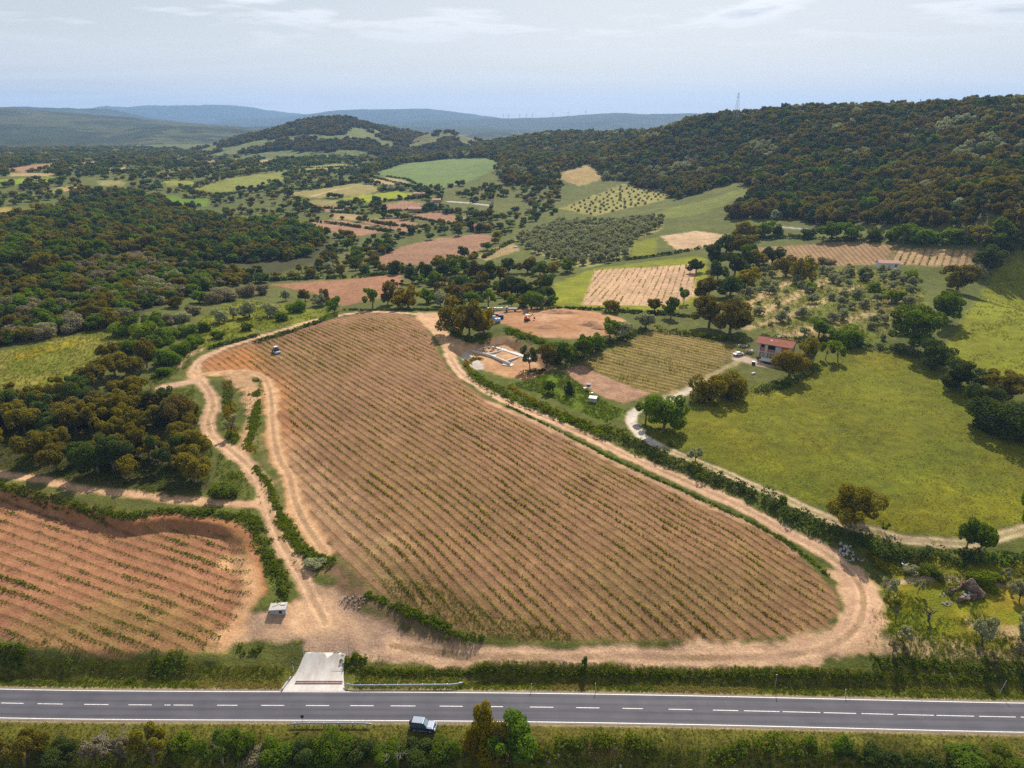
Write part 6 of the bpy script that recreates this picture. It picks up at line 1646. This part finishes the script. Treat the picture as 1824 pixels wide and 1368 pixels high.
heap(1507,984,1.9,2.3,.9,60,.12,.5,'grey stone heap at the outer side of the track bend',SMG)
heap(1536,998,1.3,.5,.2,14,.12,.3,'small scatter of pale stones past the grey heap',SM)
heap(1688,1076,1.0,.6,.3,16,.12,.35,'small dark stone scatter before the ruin',SMG)
for i, (x, y, s, lab) in enumerate([(977,1358,.34,'pale rock in the grass below the tall roadside trees'),(1105,1366,.42,'largest pale rock at the bottom edge'),(995,1347,.30,'greyish rock above the pale one in the grass'),(1081,1316,.22,'small pale rock on the near verge'),(1178,1317,.2,'small pale rock farther along the near verge'),(1196,1364,.24,'small rock at the bottom edge beyond the largest one')]):
    P = A1(x, y); o = link('rock', SM[i % 5], None, (P[0], P[1], P[2] + s * .35), (i, i * .7, i * 1.3), (s * 1.2,) * 3); tag(o, lab, 'rock')

# ---- ruined stone hut
def wall_between(a, b, heights, thick, name, mat, parent, org, seed):
    a, b = np.asarray(a)[:2], np.asarray(b)[:2]; L = np.linalg.norm(b - a); u = (b - a) / L; n = np.array([-u[1], u[0]])
    r_ = np.random.default_rng(seed); N = max(8, int(L / .22)); K = 8; V, F = [], []
    hs = np.interp(np.linspace(0, 1, N + 1), np.linspace(0, 1, len(heights)), heights) + r_.normal(size=N + 1) * .10
    for side in (-1, 1):
        for i in range(N + 1):
            for k in range(K + 1):
                p = a + u * L * i / N + n * side * thick / 2; z = hs[i] * k / K - .25 * (k == 0)
                j = r_.normal(size=3) * .035
                V.append((p[0] - org[0] + j[0], p[1] - org[1] + j[1], z + j[2]))
    S = (N + 1) * (K + 1)
    for i in range(N):
        for k in range(K):
            q = i * (K + 1) + k
            F.append((q, q + K + 1, q + K + 2, q + 1)); F.append((S + q, S + q + 1, S + q + K + 2, S + q + K + 1))
        q = i * (K + 1) + K; F.append((q, q + K + 1, S + q + K + 1, S + q))
    for i in (0, N):
        for k in range(K):
            q = i * (K + 1) + k; F.append((q, q + 1, S + q + 1, S + q))
    return link(name, mk_mesh(name, np.array(V), np.array(F), mat), parent)
rA, rB, rC, rD = A1(1690,1056), A1(1714,1046), A1(1752,1064), A1(1704,1073)
root = thing('stone_ruin', rD, 0, 'roofless stone hut ruin with one broken gable', 'ruin')
zf = rD[2]
wall_between(rA, rB, [1.5, .8, 1.0, 1.8], .45, 'rear_wall', RUINM, root, rD, 1)
wall_between(rB, rC, [2.0, 3.0, 3.7, 3.1, 2.5, 1.9, 1.6], .45, 'gable_wall', RUINM, root, rD, 2)
wall_between(rC, rD, [1.6, 1.4, 1.3, .5, 1.0, 1.3], .45, 'front_wall', RUINM, root, rD, 3)
mA = rA + (rD - rA) * .3
wall_between(rA, mA, [1.9, 1.5], .5, 'wall_stub', RUINM, root, rD, 4)
heap(1722,1062,1.7,1.0,.3,40,.12,.4,'fallen masonry inside the roofless hut',SMG)

# ---- the tiled house under construction
hA, hB = A1(1347,635), A1(1404,649)
hz = min(hA[2], hB[2]); L = float(np.linalg.norm((hB - hA)[:2])) * 1.03; ang = heading(hA, hB)
house = thing('brick_house', (hA[0], hA[1], hz), ang, 'unfinished two-storey house with a red tiled roof', 'house')
D, H1, H2 = 6.8, 3.0, 6.0
s_ = L / 13.0
def hx(v): return v * s_
wl_ = MB(); wl_.box((L / 2, D / 2 + .15, H2 / 2 - .2), (L - .6, D - .6, H2 + .4)); wl_.build('core_wall', PLAST, house)
for x0, x1 in ((0, 1.1), (3.0, 4.1), (7.0, 9.4), (12.0, 13.0)):
    MB().box((hx((x0 + x1) / 2), .22, H2 / 2 - .2), (hx(x1 - x0), .5, H2 + .4)).build('pillar', CONC, house)
MB().box((L / 2, .20, H1), (L, .52, .35)).build('floor_beam', CONC, house)
MB().box((L / 2, .20, H2 - .1), (L, .52, .3)).build('eave_beam', CONC, house)
for x0, x1, z0, z1, mt, nm in ((1.1, 3.0, H1 + .15, H1 + 1.3, BRICK, 'brick_infill'), (4.1, 7.0, H1 + .15, H1 + 1.0, BRICK, 'brick_infill'), (9.4, 12.0, H1 + .15, H2 - .3, BRICK, 'brick_infill'), (1.3, 2.8, .0, 2.5, OCHRE, 'boarded_door'), (4.4, 5.3, 0, 2.4, OCHRE, 'boarded_door'), (5.7, 6.8, 0, 2.4, OCHRE, 'boarded_door'), (9.4, 12.0, 0, 2.6, PLAST, 'infill_wall')):
    MB().box((hx((x0 + x1) / 2), .30, (z0 + z1) / 2), (hx(x1 - x0), .3, z1 - z0)).build(nm, mt, house)
for x0, x1, z0, z1 in ((4.1, 7.0, H1 + 1.0, H2 - .25), (1.45, 2.6, H1 + 1.3, H2 - .45)):
    w_ = MB().box((hx((x0 + x1) / 2), .40, (z0 + z1) / 2), (hx(x1 - x0), .12, z1 - z0)).build('window_opening', VOID, house)
    MB().box((hx((x0 + x1) / 2), .18, z0 + .04), (hx(x1 - x0) + .1, .3, .08)).build('sill', CONC, w_)
MB().box((hx(1.3) * .5 + .1, .3, H1 + 2.0), (hx(1.0), .28, 1.2)).build('brick_infill', BRICK, house) if False else None
# roof: two slopes of barrel tiles in real ridges
def tiled_slope(x0, x1, y0, z0, y1, z1, mat, parent, name, pitch=.32):
    nx = int((x1 - x0) / (pitch / 4)); xs = np.linspace(x0, x1, nx + 1); ny = 16; V, F = [], []
    for j in range(ny + 1):
        for i, x in enumerate(xs):
            f = j / ny
            V.append((x, y0 + (y1 - y0) * f, z0 + (z1 - z0) * f + .055 * abs(math.sin(math.pi * x / pitch)) + .035 * (1 - (j % 2))))
    for j in range(ny):
        for i in range(nx):
            q = j * (nx + 1) + i; F.append((q, q + 1, q + nx + 2, q + nx + 1))
    o = link(name, mk_mesh(name, np.array(V), np.array(F), mat), parent)
    md = o.modifiers.new('solid', 'SOLIDIFY'); md.thickness = .06; md.offset = -1
    return o
rf = tiled_slope(-.6, L + .6, -.7, H2 - .05, D / 2, H2 + 1.75, TILE, house, 'roof')
tiled_slope(-.6, L + .6, D + .7, H2 - .05, D / 2 - .02, H2 + 1.75, TILE, house, 'roof')
for x in (.02, L - .02):
    MB().face([(x, 0, H2), (x, D, H2), (x, D / 2, H2 + 1.6)]).build('gable', PLAST, house)
MB().cyl((-.6, D / 2, H2 + 1.82), (L + .6, D / 2, H2 + 1.82), .13, seg=8).build('ridge_tiles', TILE, rf)
MB().box((hx(4.6), D * .27, H2 + 1.05), (.9, .6, .12), rx=.47).build('skylight', WHITEP, rf, bevel=.02)
MB().box((hx(6.2), D * .8, H2 + 1.5), (1.0, .8, 1.2)).build('chimney', CONCL, rf, bevel=.02)
# yard things
def junk_heap(px, py, n, label, wx=2.6, wy=1.6):
    P = A1(px, py); root = thing('debris_heap', P, .3, label, 'debris heap'); r_ = np.random.default_rng(int(px))
    for k in range(n):
        mt = [WOODB, STONE, CONC, WHITEP, REDP, CONCD][int(r_.integers(0, 6)) if k % 3 else 0]
        d = (.3 + 1.7 * r_.random(), .12 + .3 * r_.random(), .06 + .3 * r_.random())
        MB().box((r_.normal() * wx * .45, r_.normal() * wy * .45, .15 + .7 * r_.random()), d, rz=r_.random() * 3, ry=r_.normal() * .35).build('plank' if mt is WOODB else 'block', mt, root)
    return root
junk_heap(1337,628,42,'jumbled heap of boards and blocks against the house corner')
junk_heap(1320,618,22,'smaller heap of red and grey scrap beside the vineyard corner', 1.8, 1.2)
P = A1(1315,633); o = thing('covered_car', P, .35, 'old white car parked at the vineyard corner by the house', 'car')
MB().prism([(-1.9, .35), (-1.95, .8), (-1.2, .9), (-.8, 1.35), (.6, 1.35), (1.1, .92), (1.85, .8), (1.9, .35)], -.8, .8, inset=([3, 4], .14)).build('body', WHITEP, o, bevel=.06)
MB().face([(.66, -.6, 1.31), (.66, .6, 1.31), (1.1, .68, .96), (1.1, -.68, .96)]).build('windscreen', GLASS, o, loc=(.03, 0, .02))
for s in (-1, 1):
    MB().face([(-1.05, s * .80, .95), (.95, s * .80, .95), (.5, s * .70, 1.28), (-.75, s * .70, 1.28)]).build('side_window', GLASS, o)
for x in (-1.2, 1.2):
    for s in (-1, 1): MB().cyl((x, s * .66, .3), (x, s * .83, .3), .3, seg=16).build('wheel', BLACKP, o)
P = A1(1372,648); o = thing('farm_trailer', P, ang - .05, 'long pale trailer standing in front of the house', 'trailer')
MB().box((0, 0, .95), (7.4, 2.2, .14)).build('deck', WHITEP, o)
for s in (-1, 1):
    MB().box((0, s * 1.1, 1.2), (7.4, .06, .5)).build('side_board', WHITEP, o)
MB().box((4.4, 0, .8), (1.6, .14, .12)).build('drawbar', DARKM, o)
for x in (-1.6, -.4):
    for s in (-1, 1): MB().cyl((x, s * .8, .45), (x, s * 1.08, .45), .45, seg=16).build('wheel', BLACKP, o)
MB().cyl((-2.6, -.6, 1.02), (2.2, -.3, 1.1), .11, seg=8).build('pipe', CONCL, o)
P = A1(1342,649); o = thing('barrel', P, 0, 'black barrel with a white lid on the yard', 'barrel')
MB().cyl((0, 0, 0), (0, 0, 1.0), .62, seg=20).build('drum', BLACKP, o, bevel=.03); MB().cyl((0, 0, 1.0), (0, 0, 1.12), .64, seg=20).build('lid', WHITEP, o, bevel=.02)
P = A1(1342,666); o = thing('bathtub', P, .7, 'white tub lying on the grass below the yard', 'tub')
MB().box((0, 0, .25), (1.5, .7, .5), top=(1.08, 1.12)).build('basin', WHITEP, o, bevel=.05); MB().box((0, 0, .49), (1.35, .56, .06)).build('hollow', CONCD, o)
P = A1(1232,684); o = thing('water_tank', P, 0, 'upright teal tank beside the lane by the cork oaks', 'tank')
MB().cyl((0, 0, 0), (0, 0, 1.9), .5, seg=20).build('shell', TEAL, o, bevel=.04); MB().cyl((0, 0, 1.9), (0, 0, 2.02), .2, seg=12).build('cap', DARKM, o)

# ---- building site
P = A1(879,566); o = thing('tipper_trailer', P, .05, 'red tipper trailer on the building site', 'trailer')
MB().box((0, 0, 1.35), (4.6, 2.1, 1.1), top=(1.04, 1.08)).build('tub', REDP, o, bevel=.03); MB().box((0, 0, .75), (4.4, 1.0, .2)).build('chassis', DARKM, o); MB().box((0, 0, 1.90), (4.5, 2.05, .04)).build('load', WOODB, o)
for x in (-1.2, .2):
    for s in (-1, 1): MB().cyl((x, s * .7, .45), (x, s * 1.0, .45), .45, seg=16).build('wheel', BLACKP, o)
def ltank(px, py, rz, label, mat, r=.85, L=2.6):
    P = A1(px, py); o = thing('tank', P, rz, label, 'tank')
    b = MB(); b.cyl((-L / 2, 0, r + .25), (L / 2, 0, r + .25), r, seg=22); b.build('shell', mat, o, bevel=.08)
    for s in (-1, 1): MB().box((s * L * .3, 0, .2), (.2, r * 1.5, .5)).build('cradle', DARKM, o)
    MB().cyl((0, 0, 2 * r + .2), (0, 0, 2 * r + .38), .25, seg=12).build('hatch', WHITEP, o)
    return o
ltank(877,570,.1,'pale blue tank lying behind the red trailer corner',BLUEP)
ltank(886,575,.5,'pale blue tank nearest the foundation pit',BLUEP, .9, 2.4)
P = A1(892,568); o = thing('plastic_tank', P, .1, 'dark navy box tank beside the red trailer', 'tank')
MB().box((0, 0, .95), (2.3, 1.7, 1.7)).build('shell', NAVY, o, bevel=.15)
for k in (-1, 0, 1): MB().box((k * .7, 0, .95), (.1, 1.78, 1.78)).build('band', DARKM, o)
P = A1(915,555); o = thing('flatbed_truck', P, .02, 'dark flatbed truck parked at the edge of the pad', 'truck')
MB().box((-.3, 0, 1.0), (4.4, 2.1, .18)).build('bed', DARKM, o); MB().box((-.3, 0, 1.35), (4.2, 2.0, .5), top=(.96, .9)).build('load', CONCD, o)
MB().prism([(-2.5, .5), (-2.5, 2.2), (-3.2, 2.2), (-3.9, 1.5), (-4.0, .5)], -.95, .95).build('cab', CONCD, o, bevel=.06)
for s in (-1, 1): MB().face([(-2.7, s * .955, 1.4), (-3.6, s * .955, 1.4), (-3.2, s * .955, 2.05), (-2.7, s * .955, 2.05)]).build('cab_window', GLASS, o, loc=(0, s * .01, 0))
for x in (-3.1, .6):
    for s in (-1, 1): MB().cyl((x, s * .7, .42), (x, s * .98, .42), .42, seg=16).build('wheel', BLACKP, o)
P = A1(882,553); o = thing('pallet_stack', P, .03, 'row of white wrapped building material behind the trailer', 'pallet stack')
for k in range(5):
    MB().box((-2.8 + k * 1.4, (k % 2) * .15, .72), (1.2, 1.1, 1.15 + .12 * (k % 3))).build('wrapped_block', WHITEP, o, bevel=.05)
    MB().box((-2.8 + k * 1.4, (k % 2) * .15, .07), (1.25, 1.15, .14)).build('pallet', WOODB, o)
P = A1(939,571); o = thing('excavator', P, .2, 'small orange excavator with white canopy on the earth pad', 'excavator')
for s in (-1, 1): MB().box((0, s * .65, .3), (2.3, .4, .6)).build('track', BLACKP, o, bevel=.12)
MB().box((-.1, 0, .95), (1.9, 1.5, .6)).build('body', ORANGEP, o, bevel=.08); MB().box((-.55, 0, 1.5), (.8, 1.4, .6)).build('engine_hood', ORANGEP, o, bevel=.08)
for x, y in ((.7, .6), (.7, -.6), (-.5, .6), (-.5, -.6)): MB().cyl((x, y, 1.2), (x, y, 2.5), .05, seg=6).build('canopy_post', DARKM, o)
MB().box((.1, 0, 2.55), (1.6, 1.5, .12)).build('canopy', WHITEP, o, bevel=.03)
MB().box((1.55, 0, 1.9), (1.9, .22, .26), ry=-.75).build('boom', ORANGEP, o); MB().box((2.75, 0, 1.75), (1.7, .18, .2), ry=1.0).build('arm', ORANGEP, o); MB().box((3.05, 0, .85), (.6, .7, .6), ry=.4).build('bucket', DARKM, o)
fz = float(HG(*A1(880,628)[:2]))
fd = thing('foundation', A1(880,628), 0, 'concrete foundation beams of a new building in the cut pit', 'foundation')
F0 = fd.location
FCONC = plain('fresh_concrete', (0.56, 0.53, 0.50), .9, 0, .12, .8)
def beam(p, q, w_, h_, name='foundation_beam', mat=FCONC):
    p, q = A1(*p), A1(*q); m = (p + q) / 2
    zt = max(HG(p[0], p[1]), HG(q[0], q[1]))
    MB().box((0, 0, 0), (float(np.linalg.norm((q - p)[:2])) + w_ * .5, w_, h_ + .6)).build(name, mat, fd, bevel=.02, loc=(m[0] - F0[0], m[1] - F0[1], h_ / 2 - .3 + .3), rot=(0, 0, heading(p, q)))
for p, q, w_, h_ in (((829,614),(871,606),1.7,.30),((872,607),(951,641),1.9,.32),((836,617),(872,635),.5,.2),((872,635),(908,651),.45,.22),((851,624),(878,615),.5,.24),((868,634),(902,622),.45,.26),((900,648),(930,634),.45,.28)): beam(p, q, w_, h_)
for (x, y, a_, b2) in ((876,634,3.2,2.0),(905,650,3.8,2.4),(893,641,1.6,1.0)):
    P = A1(x, y); MB().box((0, 0, -.15), (a_, b2, .8), rz=-.4)  .build('concrete_pad', FCONC, fd, bevel=.02, loc=(P[0] - F0[0], P[1] - F0[1], P[2] - F0[2]))
heap(880,622,4.5,3.0,.5,40,.2,.6,'clods and stones inside the foundation beams',stone_meshes(4, 60, plain('clay_clod', (0.33, 0.19, 0.12), .95, 0, .3, 2)), name='soil_heap')
def mound(px, py, wx, wy, h, label):
    P = A1(px, py); n = 26; V, F = [], []
    for j in range(n):
        for i in range(n):
            x, y = (i / (n - 1) * 2 - 1), (j / (n - 1) * 2 - 1); q = math.hypot(x, y)
            z = h * max(0, 1 - q ** 1.6) * (1 + .5 * fbm(np.array([x * wx + px]), np.array([y * wy]), 2.2, 2, 70)[0])
            gx, gy = P[0] + x * wx, P[1] + y * wy
            V.append((x * wx, y * wy, float(HG(gx, gy)) - P[2] + z - .12 * (q > .98)))
    for j in range(n - 1):
        for i in range(n - 1):
            q = j * n + i; F.append((q, q + 1, q + n + 1, q + n))
    tag(link('soil_mound', mk_mesh('soil_mound', np.array(V), np.array(F), EARTH, True), None, (P[0], P[1], P[2])), label, 'soil mound')
EARTH = plain('orange_earth', (0.33, 0.17, 0.085), .95, 0, .3, .5, bump=.06)
mound(1000,556,9,4,1.4,'long low soil heap along the back of the earth pad')
mound(1052,578,6,4,1.5,'rounded soil heap at the far end of the earth pad')
mound(975,582,6,3.5,1.0,'low soil heap in the middle of the earth pad')
mound(1070,585,4,2.4,1.0,'small soil heap by the pale green tree')

# ---- tractor in the vineyard
P = A1(491,628); o = thing('tractor', P, R(130), 'small tractor with white roof working between the vine rows', 'tractor')
MB().box((.8, 0, 1.0), (1.7, .75, .65)).build('bonnet', plain('maroon_tractor_paint', (0.12, 0.02, 0.05), .5, 0, .15, 3), o, bevel=.06)
MB().box((-.5, 0, .85), (1.1, .9, .6)).build('chassis', DARKM, o)
cabn = MB().box((-.55, 0, 1.75), (1.15, 1.15, 1.2), top=(.9, .9)).build('cab', GLASS, o, bevel=.04)
MB().box((-.55, 0, 2.42), (1.35, 1.35, .14)).build('roof', WHITEP, o, bevel=.04)
for x, r_, w_ in ((1.25, .45, .25), (-.65, .78, .36)):
    for s in (-1, 1):
        wh = link('wheel', None, o, (x, s * .78, r_)); wh.empty_display_size = .1
        MB().cyl((0, -w_ / 2, 0), (0, w_ / 2, 0), r_, seg=18).build('tyre', BLACKP, wh, bevel=.04); MB().cyl((0, -w_ / 2 - .02, 0), (0, w_ / 2 + .02, 0), r_ * .5, seg=12).build('rim', WHITEP, wh)
MB().cyl((1.3, .2, 1.3), (1.3, .2, 2.1), .05, seg=8).build('exhaust', DARKM, o)
MB().box((-1.9, 0, .55), (1.2, 2.1, .6)).build('tiller', BLUEP, o, bevel=.06)
MB().box((-1.2, 0, .8), (.5, .3, .2)).build('hitch', DARKM, o)

# ---- small things on the ploughed strip
P = A1(1048,694); o = thing('feed_hopper', P, .3, 'dark blue hopper on a stand at the ploughed strip', 'hopper')
MB().cyl((0, 0, 1.0), (0, 0, 2.0), .35, .95, seg=18).build('funnel', NAVY, o)
for k in range(3): MB().cyl((.5 * math.cos(k * 2.1), .5 * math.sin(k * 2.1), 0), (.35 * math.cos(k * 2.1), .35 * math.sin(k * 2.1), 1.4), .05, seg=6).build('leg', STEEL, o)
MB().box((-1.2, .1, .7), (1.0, .7, .12)).build('white_tray', WHITEP, o)
P = A1(1053,701); o = MB().box((0, 0, .15), (1.3, .8, .3)).build('white_slab', WHITEP, None, bevel=.03, loc=P, rot=(0, 0, .2)); tag(o, 'white slab on the grass below the hopper', 'slab')
P = A1(1056,716); o = thing('pump_hut', P, -.3, 'small white pump hut in the weeds above the hedge', 'hut')
MB().box((0, 0, .7), (2.2, 1.5, 1.6)).build('walls', CONCL, o); MB().box((0, 0, 1.58), (2.5, 1.8, .16), rx=.12).build('roof', WHITEP, o, bevel=.02); MB().box((.4, -.76, .6), (.7, .05, 1.2)).build('door', CONCD, o)
P = A1(1612,1006); o = thing('old_basin', P, .2, 'white oval basin dumped below the dark thicket', 'basin')
b = MB(); b.cyl((0, 0, 0), (0, 0, .45), .7, .85, seg=20); b.build('bowl', WHITEP, o, bevel=.03, scale=(1, .6, 1)); MB().cyl((0, 0, .44), (0, 0, .47), .62, seg=20).build('hollow', VOID, o, scale=(1, .6, 1))
for i, (x, y, lab) in enumerate([(1594,1064,'white plastic sheet scrap on a thin stake in the ruin plot'),(1674,1061,'left white scrap of the pair on the grass near the ruin'),(1681,1060,'right white scrap of the pair on the grass near the ruin')]):
    P = A1(x, y); o = MB().box((0, 0, .25), (.35, .25, .5), rz=i, ry=.3, top=(.6, .5)).build('plastic_scrap', WHITEP, None, bevel=.05, loc=P); tag(o, lab, 'scrap')

# ---- bare trees
def bare_tree(px, py, hpx, label, seed, r0=.16, name='dead_tree', mat=BARKD):
    P = A1(px, py); s = pxm(P)[0]; h = hpx / s / math.cos(math.atan2(CAM_H - P[2], math.hypot(P[0], P[1]))); r_ = np.random.default_rng(seed); parts = []
    root = thing(name, P, 0, label, 'tree')
    def grow(p, d, L, r, depth, out):
        n = 4; pts = [p]; 
        for k in range(n):
            d = d + r_.normal(size=3) * .22; d /= np.linalg.norm(d); pts.append(pts[-1] + d * L / n)
        out.append(tube(pts, np.linspace(r, r * .55, n + 1), 5))
        if depth > 0:
            for _ in range(3):
                q = pts[int(r_.integers(2, n + 1))]; dd = d + r_.normal(size=3) * .75; dd[2] = abs(dd[2]) * .6 + .1; dd /= np.linalg.norm(dd)
                grow(q, dd, L * .62, r * .55, depth - 1, out)
    tr, br = [], []
    pts = np.array([(0, 0, -.3), (.1, 0, h * .2), (-.05, .1, h * .42)]); tr.append(tube(pts, [r0 * 1.2, r0, r0 * .8], 7))
    for _ in range(4):
        d = np.array([r_.normal() * .5, r_.normal() * .5, 1.]); d /= np.linalg.norm(d); grow(pts[-1] - np.array([0, 0, r_.random() * h * .12]), d, h * .36, r0 * .6, 2, br)
    link('trunk', mk_mesh('trunk', *join(tr), mat), root); link('branches', mk_mesh('branches', *join(br), mat), root)
    return root
bare_tree(412,734,66,'bare twisted tree between the two dirt tracks',3)
bare_tree(1653,1106,28,'dead stump of a tree alone in the ruin plot',4,.2)
bare_tree(1594,1108,34,'thin bare trunk near the track bend in the ruin plot',6,.07)
bare_tree(214,1358,58,'pale leafless tree below the road among bushes',8,.1,mat=BARKP)
bare_tree(398,1362,52,'pale bare branches rising from the elder below the road',9,.09,mat=BARKP)
bare_tree(700,1366,40,'thin dead tree below the parked car',10,.07,mat=BARKP)

# ---- poles, pylons and turbines
P = A1(260,588); s = pxm(P)[0]; h = 41 / s
o = thing('utility_pole', P, 0, 'slender utility pole at the wood edge above the left meadow', 'utility pole')
MB().cyl((0, 0, -.3), (-.06 * h, 0, h), .14, .09, seg=10).build('pole', BARKP, o); MB().box((-.06 * h, 0, h - .5), (1.6, .12, .12)).build('crossarm', DARKM, o)
for k in (-.7, 0, .7): MB().cyl((-.06 * h + k, 0, h - .44), (-.06 * h + k, 0, h - .18), .06, seg=8).build('insulator', WHITEP, o)
def pylon(px, py, hpx, label, r):
    dx, dy, dz = ray(px, py); P = np.array([float(dx) * r, float(dy) * r, 0.]); P[2] = float(HG(P[0], P[1])); s = pxm(P)[0]
    top = CAM_H + float(ray(px, py - hpx)[2]) * r; h = max(top - P[2], 6)
    o = thing('lattice_pylon', P, .5, label, 'pylon'); w0, w1 = h * .075, h * .012; m = MB()
    for sx in (-1, 1):
        for sy in (-1, 1): m.cyl((sx * w0, sy * w0, 0), (sx * w1, sy * w1, h), .16, .12, seg=5)
    m.build('legs', STEEL, o); m = MB()
    for k in range(10):
        z0, z1 = h * k / 10, h * (k + 1) / 10; a, b_ = w0 + (w1 - w0) * k / 10, w0 + (w1 - w0) * (k + 1) / 10
        for q in range(4):
            c = [(a, a), (-a, a), (-a, -a), (a, -a)][q]; d = [(-b_, b_), (-b_, -b_), (b_, -b_), (b_, b_)][q]
            m.cyl((c[0], c[1], z0), (d[0], d[1], z1), .07, seg=4)
    m.build('bracing', STEEL, o)
    m = MB()
    for z in (.86, .93): m.box((0, 0, h * z), (h * .13, .2, .2))
    m.build('crossarm', STEEL, o)
    return o
pylon(1312,204,39,'tall lattice pylon rising above the wooded ridge',1010)
pylon(1588,194,14,'small pylon behind the ridge line, nearer the tall pylon',930)
pylon(1638,190,14,'small pylon behind the ridge line, farther from the tall pylon',930)
def turbine(px, py, hpx, r, i):
    dx, dy, dz = ray(px, py); P = np.array([float(dx) * r, float(dy) * r, CAM_H + float(dz) * r - 6]); s = pxm(P)[0]; h = hpx / s * .7 + 6
    o = thing('wind_turbine', P, 0, 'tiny white wind turbine on the far blue ridge', 'wind turbine', 'wind turbines on the far ridge')
    MB().cyl((0, 0, 0), (0, 0, h), 2.0, 1.3, seg=8).build('tower', WHITEP, o); MB().box((0, -1, h), (3, 7, 3)).build('nacelle', WHITEP, o)
    for k in range(3):
        a = i + k * 2.094; MB().cyl((0, -5, h), (math.sin(a) * h * .5, -5, h + math.cos(a) * h * .5), 1.5, .4, seg=5).build('blade', WHITEP, o)
for i, (x, y) in enumerate([(897,211),(906,211),(926,211),(938,210),(948,210),(985,209),(1012,207),(1043,204)]): turbine(x, y, 9, 6950, i * .7)

# ---- distant buildings
def far_house(px, py, wpx, hpx, label, wallm, roofm, rz=0.0, depth=.7, gable=True, nwin=3, name='farmhouse'):
    P = A1(px, py); s = pxm(P)[0]; L = wpx / s; Hh = hpx / s * .62; D = L * depth
    o = thing(name, P, rz, label, 'house')
    MB().box((0, D / 2, Hh / 2 - .2), (L, D, Hh + .4)).build('wall', wallm, o)
    if gable:
        rise = D * .22
        for sg in (-1, 1):
            y0 = -.4 if sg < 0 else D + .4
            m = MB(); m.face([(-L / 2 - .4, y0, Hh - .1), (L / 2 + .4, y0, Hh - .1), (L / 2 + .4, D / 2, Hh + rise), (-L / 2 - .4, D / 2, Hh + rise)]); r_ = m.build('roof', roofm, o); md = r_.modifiers.new('solid', 'SOLIDIFY'); md.thickness = .15
        for x in (-L / 2 + .02, L / 2 - .02): MB().face([(x, 0, Hh - .05), (x, D, Hh - .05), (x, D / 2, Hh + rise - .1)]).build('gable', wallm, o)
    else: MB().box((0, D / 2, Hh + .1), (L + .5, D + .5, .25)).build('roof', roofm, o)
    for k in range(nwin):
        x = L * ((k + .5) / nwin - .5)
        if k == nwin // 2: MB().box((x, -.03, min(1.0, Hh * .4)), (1.0, .1, min(2.0, Hh * .8))).build('door', OCHRE, o)
        else: MB().box((x, -.03, Hh * .55), (.9, .1, min(1.1, Hh * .4))).build('window', VOID, o)
    return o
CREAM = plain('cream_render', (0.50, 0.40, 0.33), .9, 0, .12, 1)
PINKW = plain('pink_render', (0.42, 0.26, 0.23), .9, 0, .12, 1)
WHITEW = plain('white_render', (0.62, 0.60, 0.57), .9, 0, .1, 1)
far_house(856,413,24,15,'low farmhouse with orange tiled roof above the ploughed field',PINKW,TILE,-.12)
far_house(739,378,22,10,'low pink farmhouse between the brown fields',PINKW,TILEP,0,.6)
far_house(746,351,20,10,'flat roofed mauve farmhouse beside the yellow field',PINKW,TILEP,0,.6,False)
far_house(778,361,14,8,'small pink roofed shed near the far road',PINKW,TILEP,.1,.7,True,1)
far_house(877,364,6,13,'narrow orange building at the end of the far road',CREAM,TILE,0,.8,False,1)
far_house(1583,479,34,17,'white walled hut with faded pink roof above the olive plot',WHITEW,TILEP,-.1,.5)
far_house(633,262,17,4,'long low white shed below the rounded hill',WHITEW,WHITEP,.1,.3,False,4,'long_shed')
far_house(135,290,4,4,'tiny white house far across the valley',WHITEW,WHITEW,0,.8,False,1)
far_house(812,256,8,4,'tiny pink roofed house on the low knoll',CREAM,TILE,0,.7)
far_house(325,405,9,5,'small red roofed shed at the wood clearing',PINKW,TILE,-.5,.6,True,1)
P = A1(918,441); o = MB().box((0, 0, .5), (3.4, 1.4, 1.0), top=(.9, .8)).build('field_box', WHITEP, None, bevel=.08, loc=P); tag(o, 'pale trough at the edge of the olive grove', 'trough')

# ------------------------------------------------------------------ air between the camera and the far ridges
hm = bpy.data.materials.new('haze_air'); hm.use_nodes = True
hn = hm.node_tree.nodes; hl_ = hm.node_tree.links; hn.clear()
ho = hn.new('ShaderNodeOutputMaterial'); pv = hn.new('ShaderNodeVolumePrincipled')
pv.inputs['Density'].default_value = 0.000085
pv.inputs['Color'].default_value = (0.36, 0.60, 1.0, 1)
pv.inputs['Anisotropy'].default_value = 0.2
hl_.new(pv.outputs[0], ho.inputs['Volume'])
hb = MB().box((0, 2000, 190), (30000, 23400, 620)).build('haze', hm)
tag(hb, 'thin blue air haze over the whole valley', kind='stuff')
hb.display_type = 'WIRE'
